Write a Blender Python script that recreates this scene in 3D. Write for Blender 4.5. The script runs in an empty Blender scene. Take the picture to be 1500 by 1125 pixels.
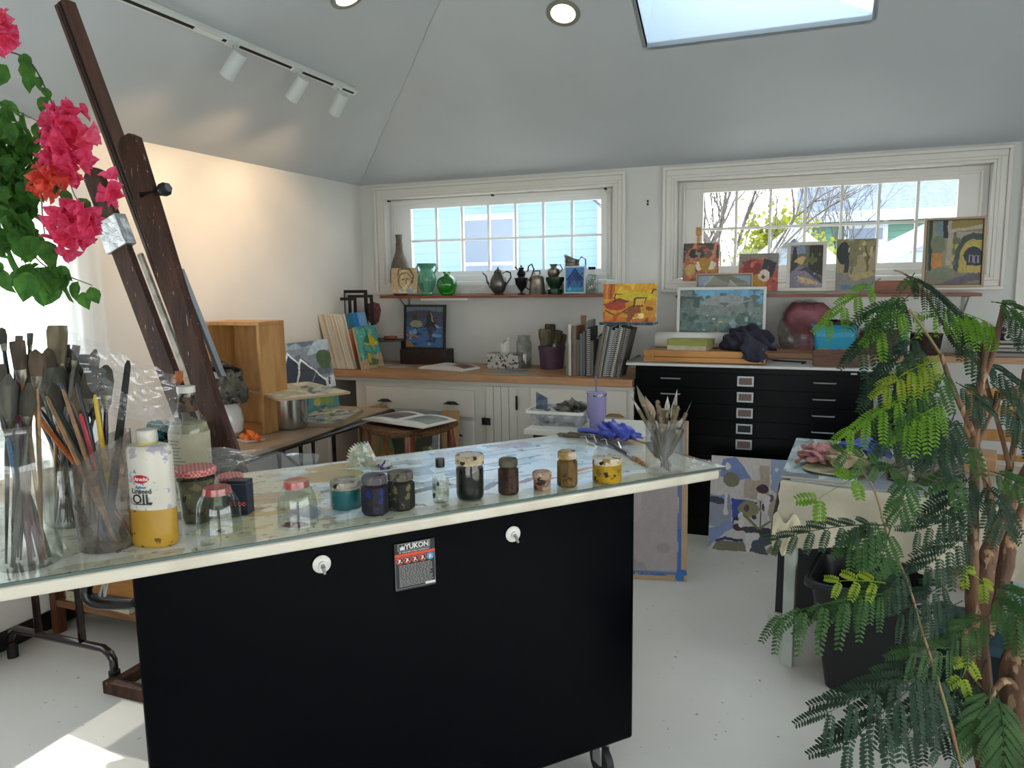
import bpy, math, random
import numpy as np
from math import radians, sin, cos, pi, sqrt, atan2
from mathutils import Vector, Matrix, Quaternion
SC = bpy.context.scene
COL = SC.collection
rnd = random.Random(7)

# ------------------------------------------------------------------ camera
CAMH = 1.5
FPX = 1099.5
_y, _p, _r = radians(-21.013), radians(7.835), radians(-0.81)
cF = Vector((sin(_y)*cos(_p), cos(_y)*cos(_p), -sin(_p)))
_r0 = Vector((cos(_y), -sin(_y), 0)); _u0 = _r0.cross(cF)
cR = _r0*cos(_r) + _u0*sin(_r); cU = _u0*cos(_r) - _r0*sin(_r)
CP = Vector((0, 0, CAMH))
cam_d = bpy.data.cameras.new('camera'); cam = bpy.data.objects.new('camera', cam_d); COL.objects.link(cam)
cam_d.sensor_width = 36; cam_d.lens = 36*FPX/1500; cam_d.clip_start = 0.02; cam_d.clip_end = 300
mw = Matrix((cR, cU, -cF)).transposed().to_4x4(); mw.translation = CP
cam.matrix_world = mw
SC.camera = cam

# ------------------------------------------------------------------ view, world, sun
SC.view_settings.view_transform = 'Standard'; SC.view_settings.look = 'None'
SC.view_settings.gamma = 1; SC.view_settings.use_curve_mapping = False
SC.view_settings.exposure = 0.5
def lin(c):
    if isinstance(c, str):
        c = c.lstrip('#'); c = [int(c[i:i+2], 16)/255 for i in (0, 2, 4)]
    return tuple(((v/12.92) if v <= 0.04045 else ((v+0.055)/1.055)**2.4) for v in c[:3])
w = bpy.data.worlds.new('sky_world'); SC.world = w; w.use_nodes = True
nt = w.node_tree; bg = nt.nodes['Background']
tc = nt.nodes.new('ShaderNodeTexCoord'); sep = nt.nodes.new('ShaderNodeSeparateXYZ'); rp = nt.nodes.new('ShaderNodeValToRGB')
nt.links.new(tc.outputs['Generated'], sep.inputs[0]); nt.links.new(sep.outputs['Z'], rp.inputs[0]); nt.links.new(rp.outputs[0], bg.inputs[0])
rp.color_ramp.elements[0].position = 0.0; rp.color_ramp.elements[0].color = (1.0, 0.975, 0.94, 1)
rp.color_ramp.elements[1].position = 0.6; rp.color_ramp.elements[1].color = (0.84, 0.92, 1.0, 1)
bg.inputs[1].default_value = 4.6
SUN_DIR = Vector((0.80, -0.07, -0.60)).normalized()
sl = bpy.data.lights.new('sun', 'SUN'); sl.energy = 9; sl.color = (1, .95, .86); sl.angle = radians(.6)
so = bpy.data.objects.new('sun', sl); COL.objects.link(so)
so.rotation_euler = (-SUN_DIR).to_track_quat('Z', 'Y').to_euler(); so.location = (-6, 2, 6)
def portal(name, loc, normal, sx, sy):
    l = bpy.data.lights.new(name, 'AREA'); l.shape = 'RECTANGLE'; l.size = sx; l.size_y = sy; l.cycles.is_portal = True
    o = bpy.data.objects.new(name, l); COL.objects.link(o); o.location = loc
    o.rotation_euler = (-Vector(normal)).to_track_quat('Z', 'Y').to_euler()
def spot(name, loc, target, energy, size, blend=.5, col=(1, .72, .45), r=.03):
    l = bpy.data.lights.new(name, 'SPOT'); l.energy = energy; l.spot_size = radians(size); l.spot_blend = blend; l.color = col; l.shadow_soft_size = r
    o = bpy.data.objects.new(name, l); COL.objects.link(o); o.location = loc
    o.rotation_euler = (Vector(loc)-Vector(target)).to_track_quat('Z', 'Y').to_euler()

# ------------------------------------------------------------------ pixel ray -> real point on a real plane
def ray(px, py):
    return cR*((px-750)/FPX) - cU*((py-562.5)/FPX) + cF
def P(px, py, x=None, y=None, z=None, d=None):
    v = ray(px, py)
    if x is not None: t = (x-CP.x)/v.x
    elif y is not None: t = (y-CP.y)/v.y
    elif z is not None: t = (z-CP.z)/v.z
    else: t = d
    return CP + v*t
def mpp(p): return (Vector(p)-CP).dot(cF)/FPX      # metres per pixel at a point

# ------------------------------------------------------------------ materials
MATS = {}
def M(name, col, rough=.5, metal=0., col2=None, scale=8., lo=.4, hi=.6, bump=0., bscale=None, spots=(), stretch=None, trans=0., coat=0., alpha=1., spec=None, detail=4.):
    if name in MATS: return MATS[name]
    m = bpy.data.materials.new(name); m.use_nodes = True; MATS[name] = m
    n = m.node_tree.nodes; L = m.node_tree.links; b = n['Principled BSDF']
    c = lin(col) + (1,)
    b.inputs['Roughness'].default_value = rough; b.inputs['Metallic'].default_value = metal
    if spec is not None: b.inputs['Specular IOR Level'].default_value = spec
    if trans: b.inputs['Transmission Weight'].default_value = trans
    if coat: b.inputs['Coat Weight'].default_value = coat; b.inputs['Coat Roughness'].default_value = .08
    if alpha < 1: b.inputs['Alpha'].default_value = alpha
    b.inputs['Base Color'].default_value = c
    vec = None
    if col2 or bump or spots:
        t = n.new('ShaderNodeTexCoord'); vec = t.outputs['Object']
        if stretch:
            mp = n.new('ShaderNodeMapping'); mp.inputs['Scale'].default_value = stretch; L.new(vec, mp.inputs[0]); vec = mp.outputs[0]
    cur = None
    def noise(sc, det=detail, off=0):
        z = n.new('ShaderNodeTexNoise'); z.inputs['Scale'].default_value = sc; z.inputs['Detail'].default_value = det
        if off:
            mp = n.new('ShaderNodeMapping'); mp.inputs['Location'].default_value = (off, off*1.7, -off); L.new(vec, mp.inputs[0]); L.new(mp.outputs[0], z.inputs['Vector'])
        else: L.new(vec, z.inputs['Vector'])
        return z
    if col2:
        z = noise(scale); r = n.new('ShaderNodeValToRGB'); L.new(z.outputs[0], r.inputs[0])
        r.color_ramp.elements[0].position = lo; r.color_ramp.elements[0].color = c
        r.color_ramp.elements[1].position = hi; r.color_ramp.elements[1].color = lin(col2)+(1,)
        cur = r.outputs[0]
    for i, (sc_, sscale, thr) in enumerate(spots):
        z = noise(sscale, 3., 3.1*(i+1)); r = n.new('ShaderNodeValToRGB'); L.new(z.outputs[0], r.inputs[0])
        r.color_ramp.elements[0].position = thr; r.color_ramp.elements[1].position = min(1, thr+.03)
        mx = n.new('ShaderNodeMix'); mx.data_type = 'RGBA'; L.new(r.outputs[0], mx.inputs[0])
        if cur is not None: L.new(cur, mx.inputs[6])
        else: mx.inputs[6].default_value = c
        mx.inputs[7].default_value = lin(sc_)+(1,); cur = mx.outputs[2]
    if cur is not None: L.new(cur, b.inputs['Base Color'])
    if bump:
        z = noise(bscale or scale*2); bp = n.new('ShaderNodeBump'); bp.inputs['Strength'].default_value = bump; bp.inputs['Distance'].default_value = .01
        L.new(z.outputs[0], bp.inputs['Height']); L.new(bp.outputs[0], b.inputs['Normal'])
    return m
def glassmat(name, tint=(1, 1, 1), refl=.06, rough=.02, milk=0., milkcol='#dfe6e8', streak=0.):
    """thin clear glass or film: transparent mixed with gloss by the facing angle, some milkiness"""
    if name in MATS: return MATS[name]
    m = bpy.data.materials.new(name); m.use_nodes = True; MATS[name] = m
    n = m.node_tree.nodes; L = m.node_tree.links
    for k in list(n):
        if k.type != 'OUTPUT_MATERIAL': n.remove(k)
    out = [k for k in n if k.type == 'OUTPUT_MATERIAL'][0]
    tr = n.new('ShaderNodeBsdfTransparent'); tr.inputs[0].default_value = tuple(tint)+(1,)
    gl = n.new('ShaderNodeBsdfGlossy'); gl.inputs['Roughness'].default_value = rough
    lw = n.new('ShaderNodeLayerWeight'); lw.inputs[0].default_value = .25
    mr = n.new('ShaderNodeMapRange'); mr.inputs[3].default_value = refl; mr.inputs[4].default_value = .65
    pw = n.new('ShaderNodeMath'); pw.operation = 'POWER'; pw.inputs[1].default_value = 2.6
    L.new(lw.outputs['Facing'], pw.inputs[0]); L.new(pw.outputs[0], mr.inputs[0])
    mx = n.new('ShaderNodeMixShader'); L.new(mr.outputs[0], mx.inputs[0]); L.new(tr.outputs[0], mx.inputs[1]); L.new(gl.outputs[0], mx.inputs[2])
    last = mx.outputs[0]
    if milk or streak:
        df = n.new('ShaderNodeBsdfDiffuse'); df.inputs[0].default_value = lin(milkcol)+(1,)
        tl = n.new('ShaderNodeBsdfTranslucent'); tl.inputs[0].default_value = lin(milkcol)+(1,)
        a = n.new('ShaderNodeMixShader'); a.inputs[0].default_value = .5; L.new(df.outputs[0], a.inputs[1]); L.new(tl.outputs[0], a.inputs[2])
        m2 = n.new('ShaderNodeMixShader'); m2.inputs[0].default_value = milk
        if streak:
            tcn = n.new('ShaderNodeTexCoord'); z = n.new('ShaderNodeTexNoise'); z.inputs['Scale'].default_value = streak; z.inputs['Detail'].default_value = 5
            L.new(tcn.outputs['Object'], z.inputs['Vector']); r = n.new('ShaderNodeMapRange'); r.inputs[1].default_value = .45; r.inputs[2].default_value = .75; r.inputs[3].default_value = milk*.5; r.inputs[4].default_value = min(1, milk*3)
            L.new(z.outputs[0], r.inputs[0]); L.new(r.outputs[0], m2.inputs[0])
        L.new(last, m2.inputs[1]); L.new(a.outputs[0], m2.inputs[2]); last = m2.outputs[0]
    L.new(last, out.inputs[0])
    return m
def leafmat(name, col, col2, tl=.35, scale=30):
    if name in MATS: return MATS[name]
    m = M(name, col, .6, 0, col2, scale, .35, .65, spec=.25)
    n = m.node_tree.nodes; L = m.node_tree.links; b = n['Principled BSDF']; out = [k for k in n if k.type == 'OUTPUT_MATERIAL'][0]
    t = n.new('ShaderNodeBsdfTranslucent'); src = b.inputs['Base Color'].links[0].from_socket
    hs = n.new('ShaderNodeHueSaturation'); hs.inputs['Value'].default_value = 1.6; L.new(src, hs.inputs['Color']); L.new(hs.outputs[0], t.inputs[0])
    mx = n.new('ShaderNodeMixShader'); mx.inputs[0].default_value = tl; L.new(b.outputs[0], mx.inputs[1]); L.new(t.outputs[0], mx.inputs[2]); L.new(mx.outputs[0], out.inputs[0])
    return m
def emit(name, col, s):
    if name in MATS: return MATS[name]
    m = bpy.data.materials.new(name); m.use_nodes = True; MATS[name] = m
    b = m.node_tree.nodes['Principled BSDF']; b.inputs['Emission Color'].default_value = lin(col)+(1,); b.inputs['Emission Strength'].default_value = s; b.inputs['Base Color'].default_value = lin(col)+(1,)
    return m
def attrmat(name='paint_layer', rough=.45, bump=.25):
    if name in MATS: return MATS[name]
    m = bpy.data.materials.new(name); m.use_nodes = True; MATS[name] = m
    n = m.node_tree.nodes; L = m.node_tree.links; b = n['Principled BSDF']; a = n.new('ShaderNodeAttribute'); a.attribute_name = 'Col'
    L.new(a.outputs[0], b.inputs['Base Color']); b.inputs['Roughness'].default_value = rough
    z = n.new('ShaderNodeTexNoise'); z.inputs['Scale'].default_value = 90; t = n.new('ShaderNodeTexCoord'); L.new(t.outputs['Object'], z.inputs['Vector'])
    bp = n.new('ShaderNodeBump'); bp.inputs['Strength'].default_value = bump; bp.inputs['Distance'].default_value = .004; L.new(z.outputs[0], bp.inputs['Height']); L.new(bp.outputs[0], b.inputs['Normal'])
    return m

# ------------------------------------------------------------------ mesh builder
def frame_of(d):
    d = Vector(d).normalized(); a = Vector((0, 0, 1)) if abs(d.z) < .95 else Vector((1, 0, 0))
    u = d.cross(a).normalized(); v = u.cross(d).normalized(); return u, v, d
class MB:
    def __init__(s): s.v = []; s.f = []; s.c = None
    def add(s, vs, fs):
        b = len(s.v); s.v += [Vector(q) for q in vs]; s.f += [tuple(b+i for i in f) for f in fs]; return s
    def box(s, x0, x1, y0, y1, z0, z1):
        return s.add([(x0,y0,z0),(x1,y0,z0),(x1,y1,z0),(x0,y1,z0),(x0,y0,z1),(x1,y0,z1),(x1,y1,z1),(x0,y1,z1)],
                     [(0,3,2,1),(4,5,6,7),(0,1,5,4),(1,2,6,5),(2,3,7,6),(3,0,4,7)])
    def obox(s, c, size, R=None):
        c = Vector(c); hx, hy, hz = [q/2 for q in size]; R = R or Matrix.Identity(3)
        vs = [c + R @ Vector((x, y, z)) for z in (-hz, hz) for x, y in ((-hx,-hy),(hx,-hy),(hx,hy),(-hx,hy))]
        return s.add(vs, [(0,3,2,1),(4,5,6,7),(0,1,5,4),(1,2,6,5),(2,3,7,6),(3,0,4,7)])
    def bar(s, a, b, w, h, up=(0, 0, 1)):
        a = Vector(a); b = Vector(b); d = (b-a).normalized(); up = Vector(up); u = d.cross(up)
        if u.length < 1e-4: u = d.cross(Vector((1, 0, 0)))
        u.normalize(); v = u.cross(d)
        vs = [q + u*sx*w/2 + v*sy*h/2 for q in (a, b) for sx, sy in ((-1,-1),(1,-1),(1,1),(-1,1))]
        return s.add(vs, [(0,1,2,3),(4,7,6,5),(0,4,5,1),(1,5,6,2),(2,6,7,3),(3,7,4,0)])
    def tube(s, pts, r, seg=8, cap=True):
        pts = [Vector(p) for p in pts]; n = len(pts); b = len(s.v)
        if not hasattr(r, '__len__'): r = [r]*n
        pu = None
        for i, p in enumerate(pts):
            d = (pts[min(i+1, n-1)]-pts[max(i-1, 0)]).normalized()
            if pu is None: u, v, _ = frame_of(d)
            else:
                u = pu - d*pu.dot(d)
                if u.length < 1e-5: u = frame_of(d)[0]
                u.normalize(); v = d.cross(u)
            pu = u
            for k in range(seg):
                a = 2*pi*k/seg; s.v.append(p + (u*cos(a)+v*sin(a))*r[i])
        for i in range(n-1):
            for k in range(seg):
                k2 = (k+1) % seg; s.f.append((b+i*seg+k, b+i*seg+k2, b+(i+1)*seg+k2, b+(i+1)*seg+k))
        if cap:
            s.f.append(tuple(b+k for k in range(seg))[::-1]); s.f.append(tuple(b+(n-1)*seg+k for k in range(seg)))
        return s
    def lathe(s, prof, c=(0, 0, 0), seg=24, sx=1, sy=1, cap0=True, cap1=True, twist=0, poly=False):
        c = Vector(c); b = len(s.v); n = len(prof)
        for (r, z) in prof:
            for k in range(seg):
                a = 2*pi*(k+.5*poly)/seg + twist; s.v.append(c + Vector((r*cos(a)*sx, r*sin(a)*sy, z)))
        for i in range(n-1):
            for k in range(seg):
                k2 = (k+1) % seg; s.f.append((b+i*seg+k, b+i*seg+k2, b+(i+1)*seg+k2, b+(i+1)*seg+k))
        if cap0: s.f.append(tuple(b+k for k in range(seg))[::-1])
        if cap1: s.f.append(tuple(b+(n-1)*seg+k for k in range(seg)))
        return s
    def prism(s, poly, o, ex, ey, th):
        """2-D polygon on axes ex, ey at o, thickness th along ex x ey"""
        o = Vector(o); ex = Vector(ex); ey = Vector(ey); nz = ex.cross(ey).normalized(); n = len(poly); b = len(s.v)
        for t in (0, th):
            for (x, y) in poly: s.v.append(o + ex*x + ey*y + nz*t)
        s.f.append(tuple(b+k for k in range(n))[::-1]); s.f.append(tuple(b+n+k for k in range(n)))
        for k in range(n): k2 = (k+1) % n; s.f.append((b+k, b+k2, b+n+k2, b+n+k))
        return s
    def grid(s, fn, nu, nv, close_u=False):
        b = len(s.v)
        for j in range(nv+1):
            for i in range(nu + (0 if close_u else 1)): s.v.append(Vector(fn(i/nu, j/nv)))
        W = nu if close_u else nu+1
        for j in range(nv):
            for i in range(nu):
                i2 = (i+1) % W if close_u else i+1
                s.f.append((b+j*W+i, b+j*W+i2, b+(j+1)*W+i2, b+(j+1)*W+i))
        return s
    def ring(s, c, R, r, axis=(0, 0, 1), seg=20, rs=6, a0=0, a1=2*pi):
        u, v, d = frame_of(axis); c = Vector(c)
        full = abs(a1-a0-2*pi) < 1e-4
        pts = [c + (u*cos(a0+(a1-a0)*k/seg)+v*sin(a0+(a1-a0)*k/seg))*R for k in range(seg+1)]
        return s.tube(pts, r, rs, cap=not full)
    def xf(s, Mx, start=0):
        for i in range(start, len(s.v)): s.v[i] = Mx @ s.v[i]
        return s
def obj(name, mb, mat, parent=None, smooth=35, bevel=0., label=None, cat=None, group=None, kind=None, world=False, seg=2, solid=0., sub=0):
    me = bpy.data.meshes.new(name)
    vs = mb.v
    if world and parent is not None:
        inv = wm(parent).inverted(); vs = [inv @ v for v in vs]
    me.from_pydata([tuple(v) for v in vs], [], mb.f); me.update()
    o = bpy.data.objects.new(name, me); COL.objects.link(o)
    if parent is not None: o.parent = parent
    if mat is not None:
        for mm in (mat if isinstance(mat, (list, tuple)) else [mat]): me.materials.append(mm)
    if smooth:
        for p in me.polygons: p.use_smooth = True
        me.set_sharp_from_angle(angle=radians(smooth))
    if bevel:
        bv = o.modifiers.new('bevel', 'BEVEL'); bv.width = bevel; bv.segments = seg; bv.limit_method = 'ANGLE'; bv.angle_limit = radians(40)
    if solid:
        sm = o.modifiers.new('solid', 'SOLIDIFY'); sm.thickness = solid; sm.offset = 0
    if sub:
        ss = o.modifiers.new('sub', 'SUBSURF'); ss.levels = sub; ss.render_levels = sub
    return tag(o, label, cat, group, kind)
def tag(o, label=None, cat=None, group=None, kind=None):
    if label: o['label'] = label
    if cat: o['category'] = cat
    if group: o['group'] = group
    if kind: o['kind'] = kind
    return o
def wm(o):
    return Matrix.Translation(o.location) @ o.rotation_euler.to_matrix().to_4x4() if o.parent is None else wm(o.parent) @ (Matrix.Translation(o.location) @ o.rotation_euler.to_matrix().to_4x4())
def thing(name, label, cat, loc=(0, 0, 0), rz=0, group=None, rx=0):
    o = bpy.data.objects.new(name, None); COL.objects.link(o); o.empty_display_size = .05
    o.location = loc; o.rotation_euler = (rx, 0, rz)
    return tag(o, label, cat, group)
def struct(name, mb, mat, **k): return obj(name, mb, mat, kind='structure', **k)
def dup(root, loc, rz=None, label=None, group=None, rot=None, scale=None):
    r = root.copy(); COL.objects.link(r); r.location = loc
    if rz is not None: r.rotation_euler = (root.rotation_euler.x, root.rotation_euler.y, rz)
    if rot is not None: r.rotation_euler = rot
    if scale is not None: r.scale = scale
    if label: r['label'] = label
    if group: r['group'] = group
    for ch in list(root.children):
        c = ch.copy(); COL.objects.link(c); c.parent = r
        for g in ch.children:
            d = g.copy(); COL.objects.link(d); d.parent = c
    return r
def text(name, body, size, mat, parent, loc, rot, sx=1., thick=.0004, align='CENTER', curve=None, bold=0):
    cu = bpy.data.curves.new(name, 'FONT'); cu.body = body; cu.size = size; cu.align_x = align; cu.align_y = 'CENTER'; cu.extrude = thick; cu.resolution_u = 2; cu.offset = bold
    t = bpy.data.objects.new(name, cu); COL.objects.link(t); bpy.context.view_layer.update()
    me = bpy.data.meshes.new_from_object(t.evaluated_get(bpy.context.evaluated_depsgraph_get())); bpy.data.objects.remove(t)
    o = bpy.data.objects.new(name, me); COL.objects.link(o); me.materials.clear(); me.materials.append(mat)
    for v in me.vertices: v.co.x *= sx
    if curve:      # wrap round a cylinder of that radius, local axis y up
        for v in me.vertices: a = v.co.x/curve; z = v.co.z; v.co.x = (curve+z)*sin(a); v.co.z = (curve+z)*cos(a)-curve
    o.parent = parent; o.location = loc; o.rotation_euler = rot
    return o

# ------------------------------------------------------------------ painted pictures (colour laid down patch by patch on a fine grid)
class Paint:
    def __init__(s, nx, ny, base, seed=0, wob=.012, var=.05):
        s.nx, s.ny = nx, ny; s.rs = np.random.RandomState(seed)
        u, v = np.meshgrid((np.arange(nx)+.5)/nx, (np.arange(ny)+.5)/ny)
        s.u0, s.v0 = u, v; s.asp = nx/ny
        s.u = u + s.noise(9)*wob; s.v = v + s.noise(9)*wob
        s.img = np.zeros((ny, nx, 3)); s.img[:] = s.hexc(base); s.var = var
    def hexc(s, c): c = c.lstrip('#'); return np.array([int(c[i:i+2], 16)/255 for i in (0, 2, 4)])
    def noise(s, k, kx=None):
        kx = kx or k; g = s.rs.uniform(-1, 1, (k+2, kx+2))
        y = s.v0*k; x = s.u0*kx; iy = y.astype(int); ix = x.astype(int); fy = y-iy; fx = x-ix
        fy = fy*fy*(3-2*fy); fx = fx*fx*(3-2*fx)
        return (g[iy, ix]*(1-fx)+g[iy, ix+1]*fx)*(1-fy) + (g[iy+1, ix]*(1-fx)+g[iy+1, ix+1]*fx)*fy
    def put(s, m, c, a=1.):
        s.img[m] = s.img[m]*(1-a) + s.hexc(c)*a; return s
    def rect(s, x0, y0, x1, y1, c, a=1.): return s.put((s.u > x0) & (s.u < x1) & (s.v > y0) & (s.v < y1), c, a)
    def ell(s, x, y, rx, ry, c, a=1., lo=-9): return s.put((((s.u-x)/rx)**2+((s.v-y)/ry)**2 < 1) & (s.v > lo), c, a)
    def poly(s, pts, c, a=1.):
        ins = np.zeros(s.u.shape, bool); n = len(pts)
        for i in range(n):
            x0, y0 = pts[i]; x1, y1 = pts[(i+1) % n]
            if y0 == y1: continue
            ins ^= ((s.v > min(y0, y1)) & (s.v <= max(y0, y1)) & (s.u < (x1-x0)*(s.v-y0)/(y1-y0)+x0))
        return s.put(ins, c, a)
    def line(s, pts, wd, c, a=1.):
        for (x0, y0), (x1, y1) in zip(pts, pts[1:]):
            dx, dy = x1-x0, y1-y0; L = dx*dx+dy*dy+1e-9
            t = np.clip(((s.u-x0)*dx+(s.v-y0)*dy)/L, 0, 1)
            s.put(np.hypot(s.u-x0-t*dx, s.v-y0-t*dy) < wd, c, a)
        return s
    def spots(s, c, k, thr, kx=None, box=None, a=1.):
        m = s.noise(k, kx) > thr
        if box: m &= (s.u > box[0]) & (s.u < box[2]) & (s.v > box[1]) & (s.v < box[3])
        return s.put(m, c, a)
    def done(s):
        n = s.noise(22, 30)*.6 + s.rs.uniform(-1, 1, s.u.shape)*.4
        return np.clip(s.img*(1+n[..., None]*s.var*2), 0, 1)
def paint_mesh(img, w_, h_, th, side='#d8d2c4'):
    """box w x h x th, painted front on -y, bottom on z=0"""
    ny, nx, _ = img.shape; mb = MB()
    for j in range(ny+1):
        for i in range(nx+1): mb.v.append(Vector((-w_/2+w_*i/nx, 0, h_*j/ny)))
    for j in range(ny):
        for i in range(nx): a = j*(nx+1)+i; mb.f.append((a, a+1, a+nx+2, a+nx+1))
    cols = [tuple(c) for c in img.reshape(-1, 3)]
    b = len(mb.v); k = .0004
    mb.box(-w_/2, w_/2, k, th, 0, h_)
    cols += [tuple(int(side[i:i+2], 16)/255 for i in (1, 3, 5))]*6
    mb.c = cols; return mb
def setcols(o, cols):
    me = o.data; a = me.color_attributes.new('Col', 'FLOAT_COLOR', 'CORNER'); arr = []
    for p in me.polygons:
        c = lin(cols[p.index])
        arr += [c[0], c[1], c[2], 1.0]*p.loop_total
    a.data.foreach_set('color', arr)
def picture(name, label, cat, img, bl, br, tl, plane, lean=4., th=.018, frame=None, group=None, side='#d8d2c4', back=0., w_=None, gloss=False):
    """bl, br, tl: where its corners sit; plane: dict for P() giving the real plane of its bottom edge. frame=(width, depth, material, lip)"""
    B0 = P(*bl, **plane); B1 = P(*br, **plane)
    if 'y' in plane: B1.z = B0.z = (B0.z+B1.z)/2
    dx = B1-B0; W = dx.length; yaw = atan2(dx.y, dx.x)
    n = Vector((-sin(yaw), cos(yaw), 0)); up = Vector((0, 0, 1))*cos(radians(lean)) + n*sin(radians(lean))
    # height so that the top left corner is met
    v = ray(*tl); a = up; b_ = v; w0 = B0-CP
    A, Bc, Cc = a.dot(a), a.dot(b_), b_.dot(b_); D, E_ = a.dot(w0), b_.dot(w0)
    H_ = (Bc*E_-Cc*D)/(A*Cc-Bc*Bc)
    return place_pic(name, label, cat, img, (B0+B1)/2, yaw, W, H_, lean, th, frame, group, side)
def place_pic(name, label, cat, img, base, yaw, W, H_, lean=4., th=.018, frame=None, group=None, side='#d8d2c4'):
    base = Vector(base)
    pm = attrmat()
    if frame is None:
        mb = paint_mesh(img, W, H_, th, side); o = obj(name, mb, pm, smooth=0, label=label, cat=cat, group=group); setcols(o, mb.c)
        o.location = base; o.rotation_euler = (-radians(lean), 0, yaw); return o
    fw, fd, fm = frame[:3]; r = thing(name, label, cat, base, yaw, group, -radians(lean))
    mb = paint_mesh(img, W-2*fw+.006, H_-2*fw+.006, .01, side); o = obj('painted_panel', mb, pm, r, smooth=0); setcols(o, mb.c); o.location = (0, fd*.45, fw-.003)
    f = MB(); x, z = W/2, H_
    for q0, q1, q2, q3 in (((-x,0),(x,0),(x-fw,fw),(-x+fw,fw)), ((x,0),(x,z),(x-fw,z-fw),(x-fw,fw)), ((x,z),(-x,z),(-x+fw,z-fw),(x-fw,z-fw)), ((-x,z),(-x,0),(-x+fw,fw),(-x+fw,z-fw))):
        f.prism([q0, q1, q2, q3], (0, fd, 0), (1, 0, 0), (0, 0, 1), fd)
    obj('picture_frame', f, fm, r, smooth=0, bevel=.0015)
    if len(frame) > 3:
        f = MB(); lw_ = frame[3]; a, c_ = x-fw+.001, fw-.001
        f.box(-a, a, fd*.25, fd*.44, c_, c_+lw_); f.box(-a, a, fd*.25, fd*.44, z-c_-lw_, z-c_); f.box(-a, -a+lw_, fd*.25, fd*.44, c_+lw_, z-c_-lw_); f.box(a-lw_, a, fd*.25, fd*.44, c_+lw_, z-c_-lw_)
        obj('inner_lip', f, frame[4], r, smooth=0)
    return r
# ------------------------------------------------------------------ the room
XL, XR, YB, YF = -3.10, 2.60, 4.96, -2.60
ZW = 2.215; SL = .5; WT = .25
XJ = -.0
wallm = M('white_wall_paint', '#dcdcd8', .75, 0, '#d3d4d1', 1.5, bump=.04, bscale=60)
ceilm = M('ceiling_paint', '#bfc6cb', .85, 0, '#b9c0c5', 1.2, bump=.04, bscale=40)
trimm = M('gloss_white_trim', '#dedcd6', .4)
floorm = M('painted_grey_floor', '#dcd8d0', .32, 0, '#d2cec6', 2.2, .3, .7, bump=.05, bscale=14, spots=(('#8b8a86', 40, .70),))
woodm = M('honey_pine', '#c69a63', .5, 0, '#b5854d', 5, stretch=(1, 8, 8))
beech = M('worktop_beech', '#b48863', .45, 0, '#a67a55', 6, stretch=(1, 9, 9))
mahog = M('mahogany', '#8a4a2c', .4, 0, '#713a22', 6, stretch=(1, 9, 9))
dkwood = M('dark_walnut', '#2e1f1a', .45, 0, '#221612', 7, stretch=(3, 3, 14))
blackp = M('black_enamel', '#020305', .3, spec=.14)
blackm = M('matte_black', '#0e0e10', .6)
whitep = M('cream_cabinet_paint', '#cfcbc1', .5)
steel = M('brushed_steel', '#b9bcbf', .3, 1.)
chrome = M('chrome', '#dfe3e6', .12, 1.)
glass = glassmat('window_glass', (.97, .99, 1.), .03)
jarglass = glassmat('jar_glass', (.93, .96, .95), .05, .03)

mb = MB(); mb.box(XL-.3, XR+.3, YF-.3, YB+.3, -.12, 0); struct('floor', mb, floorm, smooth=0)

def wall_with_holes(name, along, a0, a1, z0, z1, t0, t1, holes, mat):
    """along 'x' or 'y'; holes (a0,a1,z0,z1) not overlapping, sorted"""
    mb = MB(); cur = a0
    def bx(p0, p1, q0, q1):
        if p1-p0 < 1e-4 or q1-q0 < 1e-4: return
        if along == 'x': mb.box(p0, p1, t0, t1, q0, q1)
        else: mb.box(t0, t1, p0, p1, q0, q1)
    for h in holes:
        bx(cur, h[0], z0, z1); bx(h[0], h[1], z0, h[2]); bx(h[0], h[1], h[3], z1); cur = h[1]
    bx(cur, a1, z0, z1)
    return struct(name, mb, mat, smooth=0)
W1 = (-2.885, -1.175, 1.50, 2.105); W2 = (-.760, .972, 1.50, 2.112)
W3 = (.25, 2.45, .62, 1.93)              # left wall window, in y
wall_with_holes('wall_back', 'x', XL-WT, XR+WT, 0, ZW, YB, YB+WT, [W1, W2], wallm)
wall_with_holes('wall_left', 'y', YF, YB, 0, ZW, XL-WT, XL, [W3], wallm)
W4 = (-2.2, 2.7, .35, 2.0); W5 = (-1.6, 1.6, .55, 2.0)  # right wall opening is unseen, enlarged to brighten that side
wall_with_holes('wall_right', 'y', YF, YB, 0, ZW, XR, XR+WT, [W4], wallm)
wall_with_holes('wall_front', 'x', XL-WT, XR+WT, 0, ZW, YF-WT, YF, [W5], wallm)

# hipped ceiling with a flat top; the back slope has the skylight well
ZT = 3.35; RUN = (ZT-ZW)/SL
xs0, xs1, ys0, ys1 = -.785, .262, 3.0, 4.04
zb = lambda y: ZW+(YB-y)*SL
mb = MB()
A0 = (XL, YB, ZW); A1 = (XR, YB, ZW); B0 = (XL+RUN, YB-RUN, ZT); B1 = (XR-RUN, YB-RUN, ZT)
C0 = (XL, YF, ZW); C1 = (XR, YF, ZW); D0 = (XL+RUN, YF+RUN, ZT); D1 = (XR-RUN, YF+RUN, ZT)
ya = YB-RUN
def bs(x, y): return (x, y, zb(y))
mb.add([A0, bs(xs0, YB), bs(xs0, ya), B0], [(0, 1, 2, 3)])
mb.add([bs(xs1, YB), A1, B1, bs(xs1, ya)], [(0, 1, 2, 3)])
mb.add([bs(xs0, YB), bs(xs1, YB), bs(xs1, ys1), bs(xs0, ys1)], [(0, 1, 2, 3)])
mb.add([bs(xs0, ys0), bs(xs1, ys0), bs(xs1, ya), bs(xs0, ya)], [(0, 1, 2, 3)])
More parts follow.
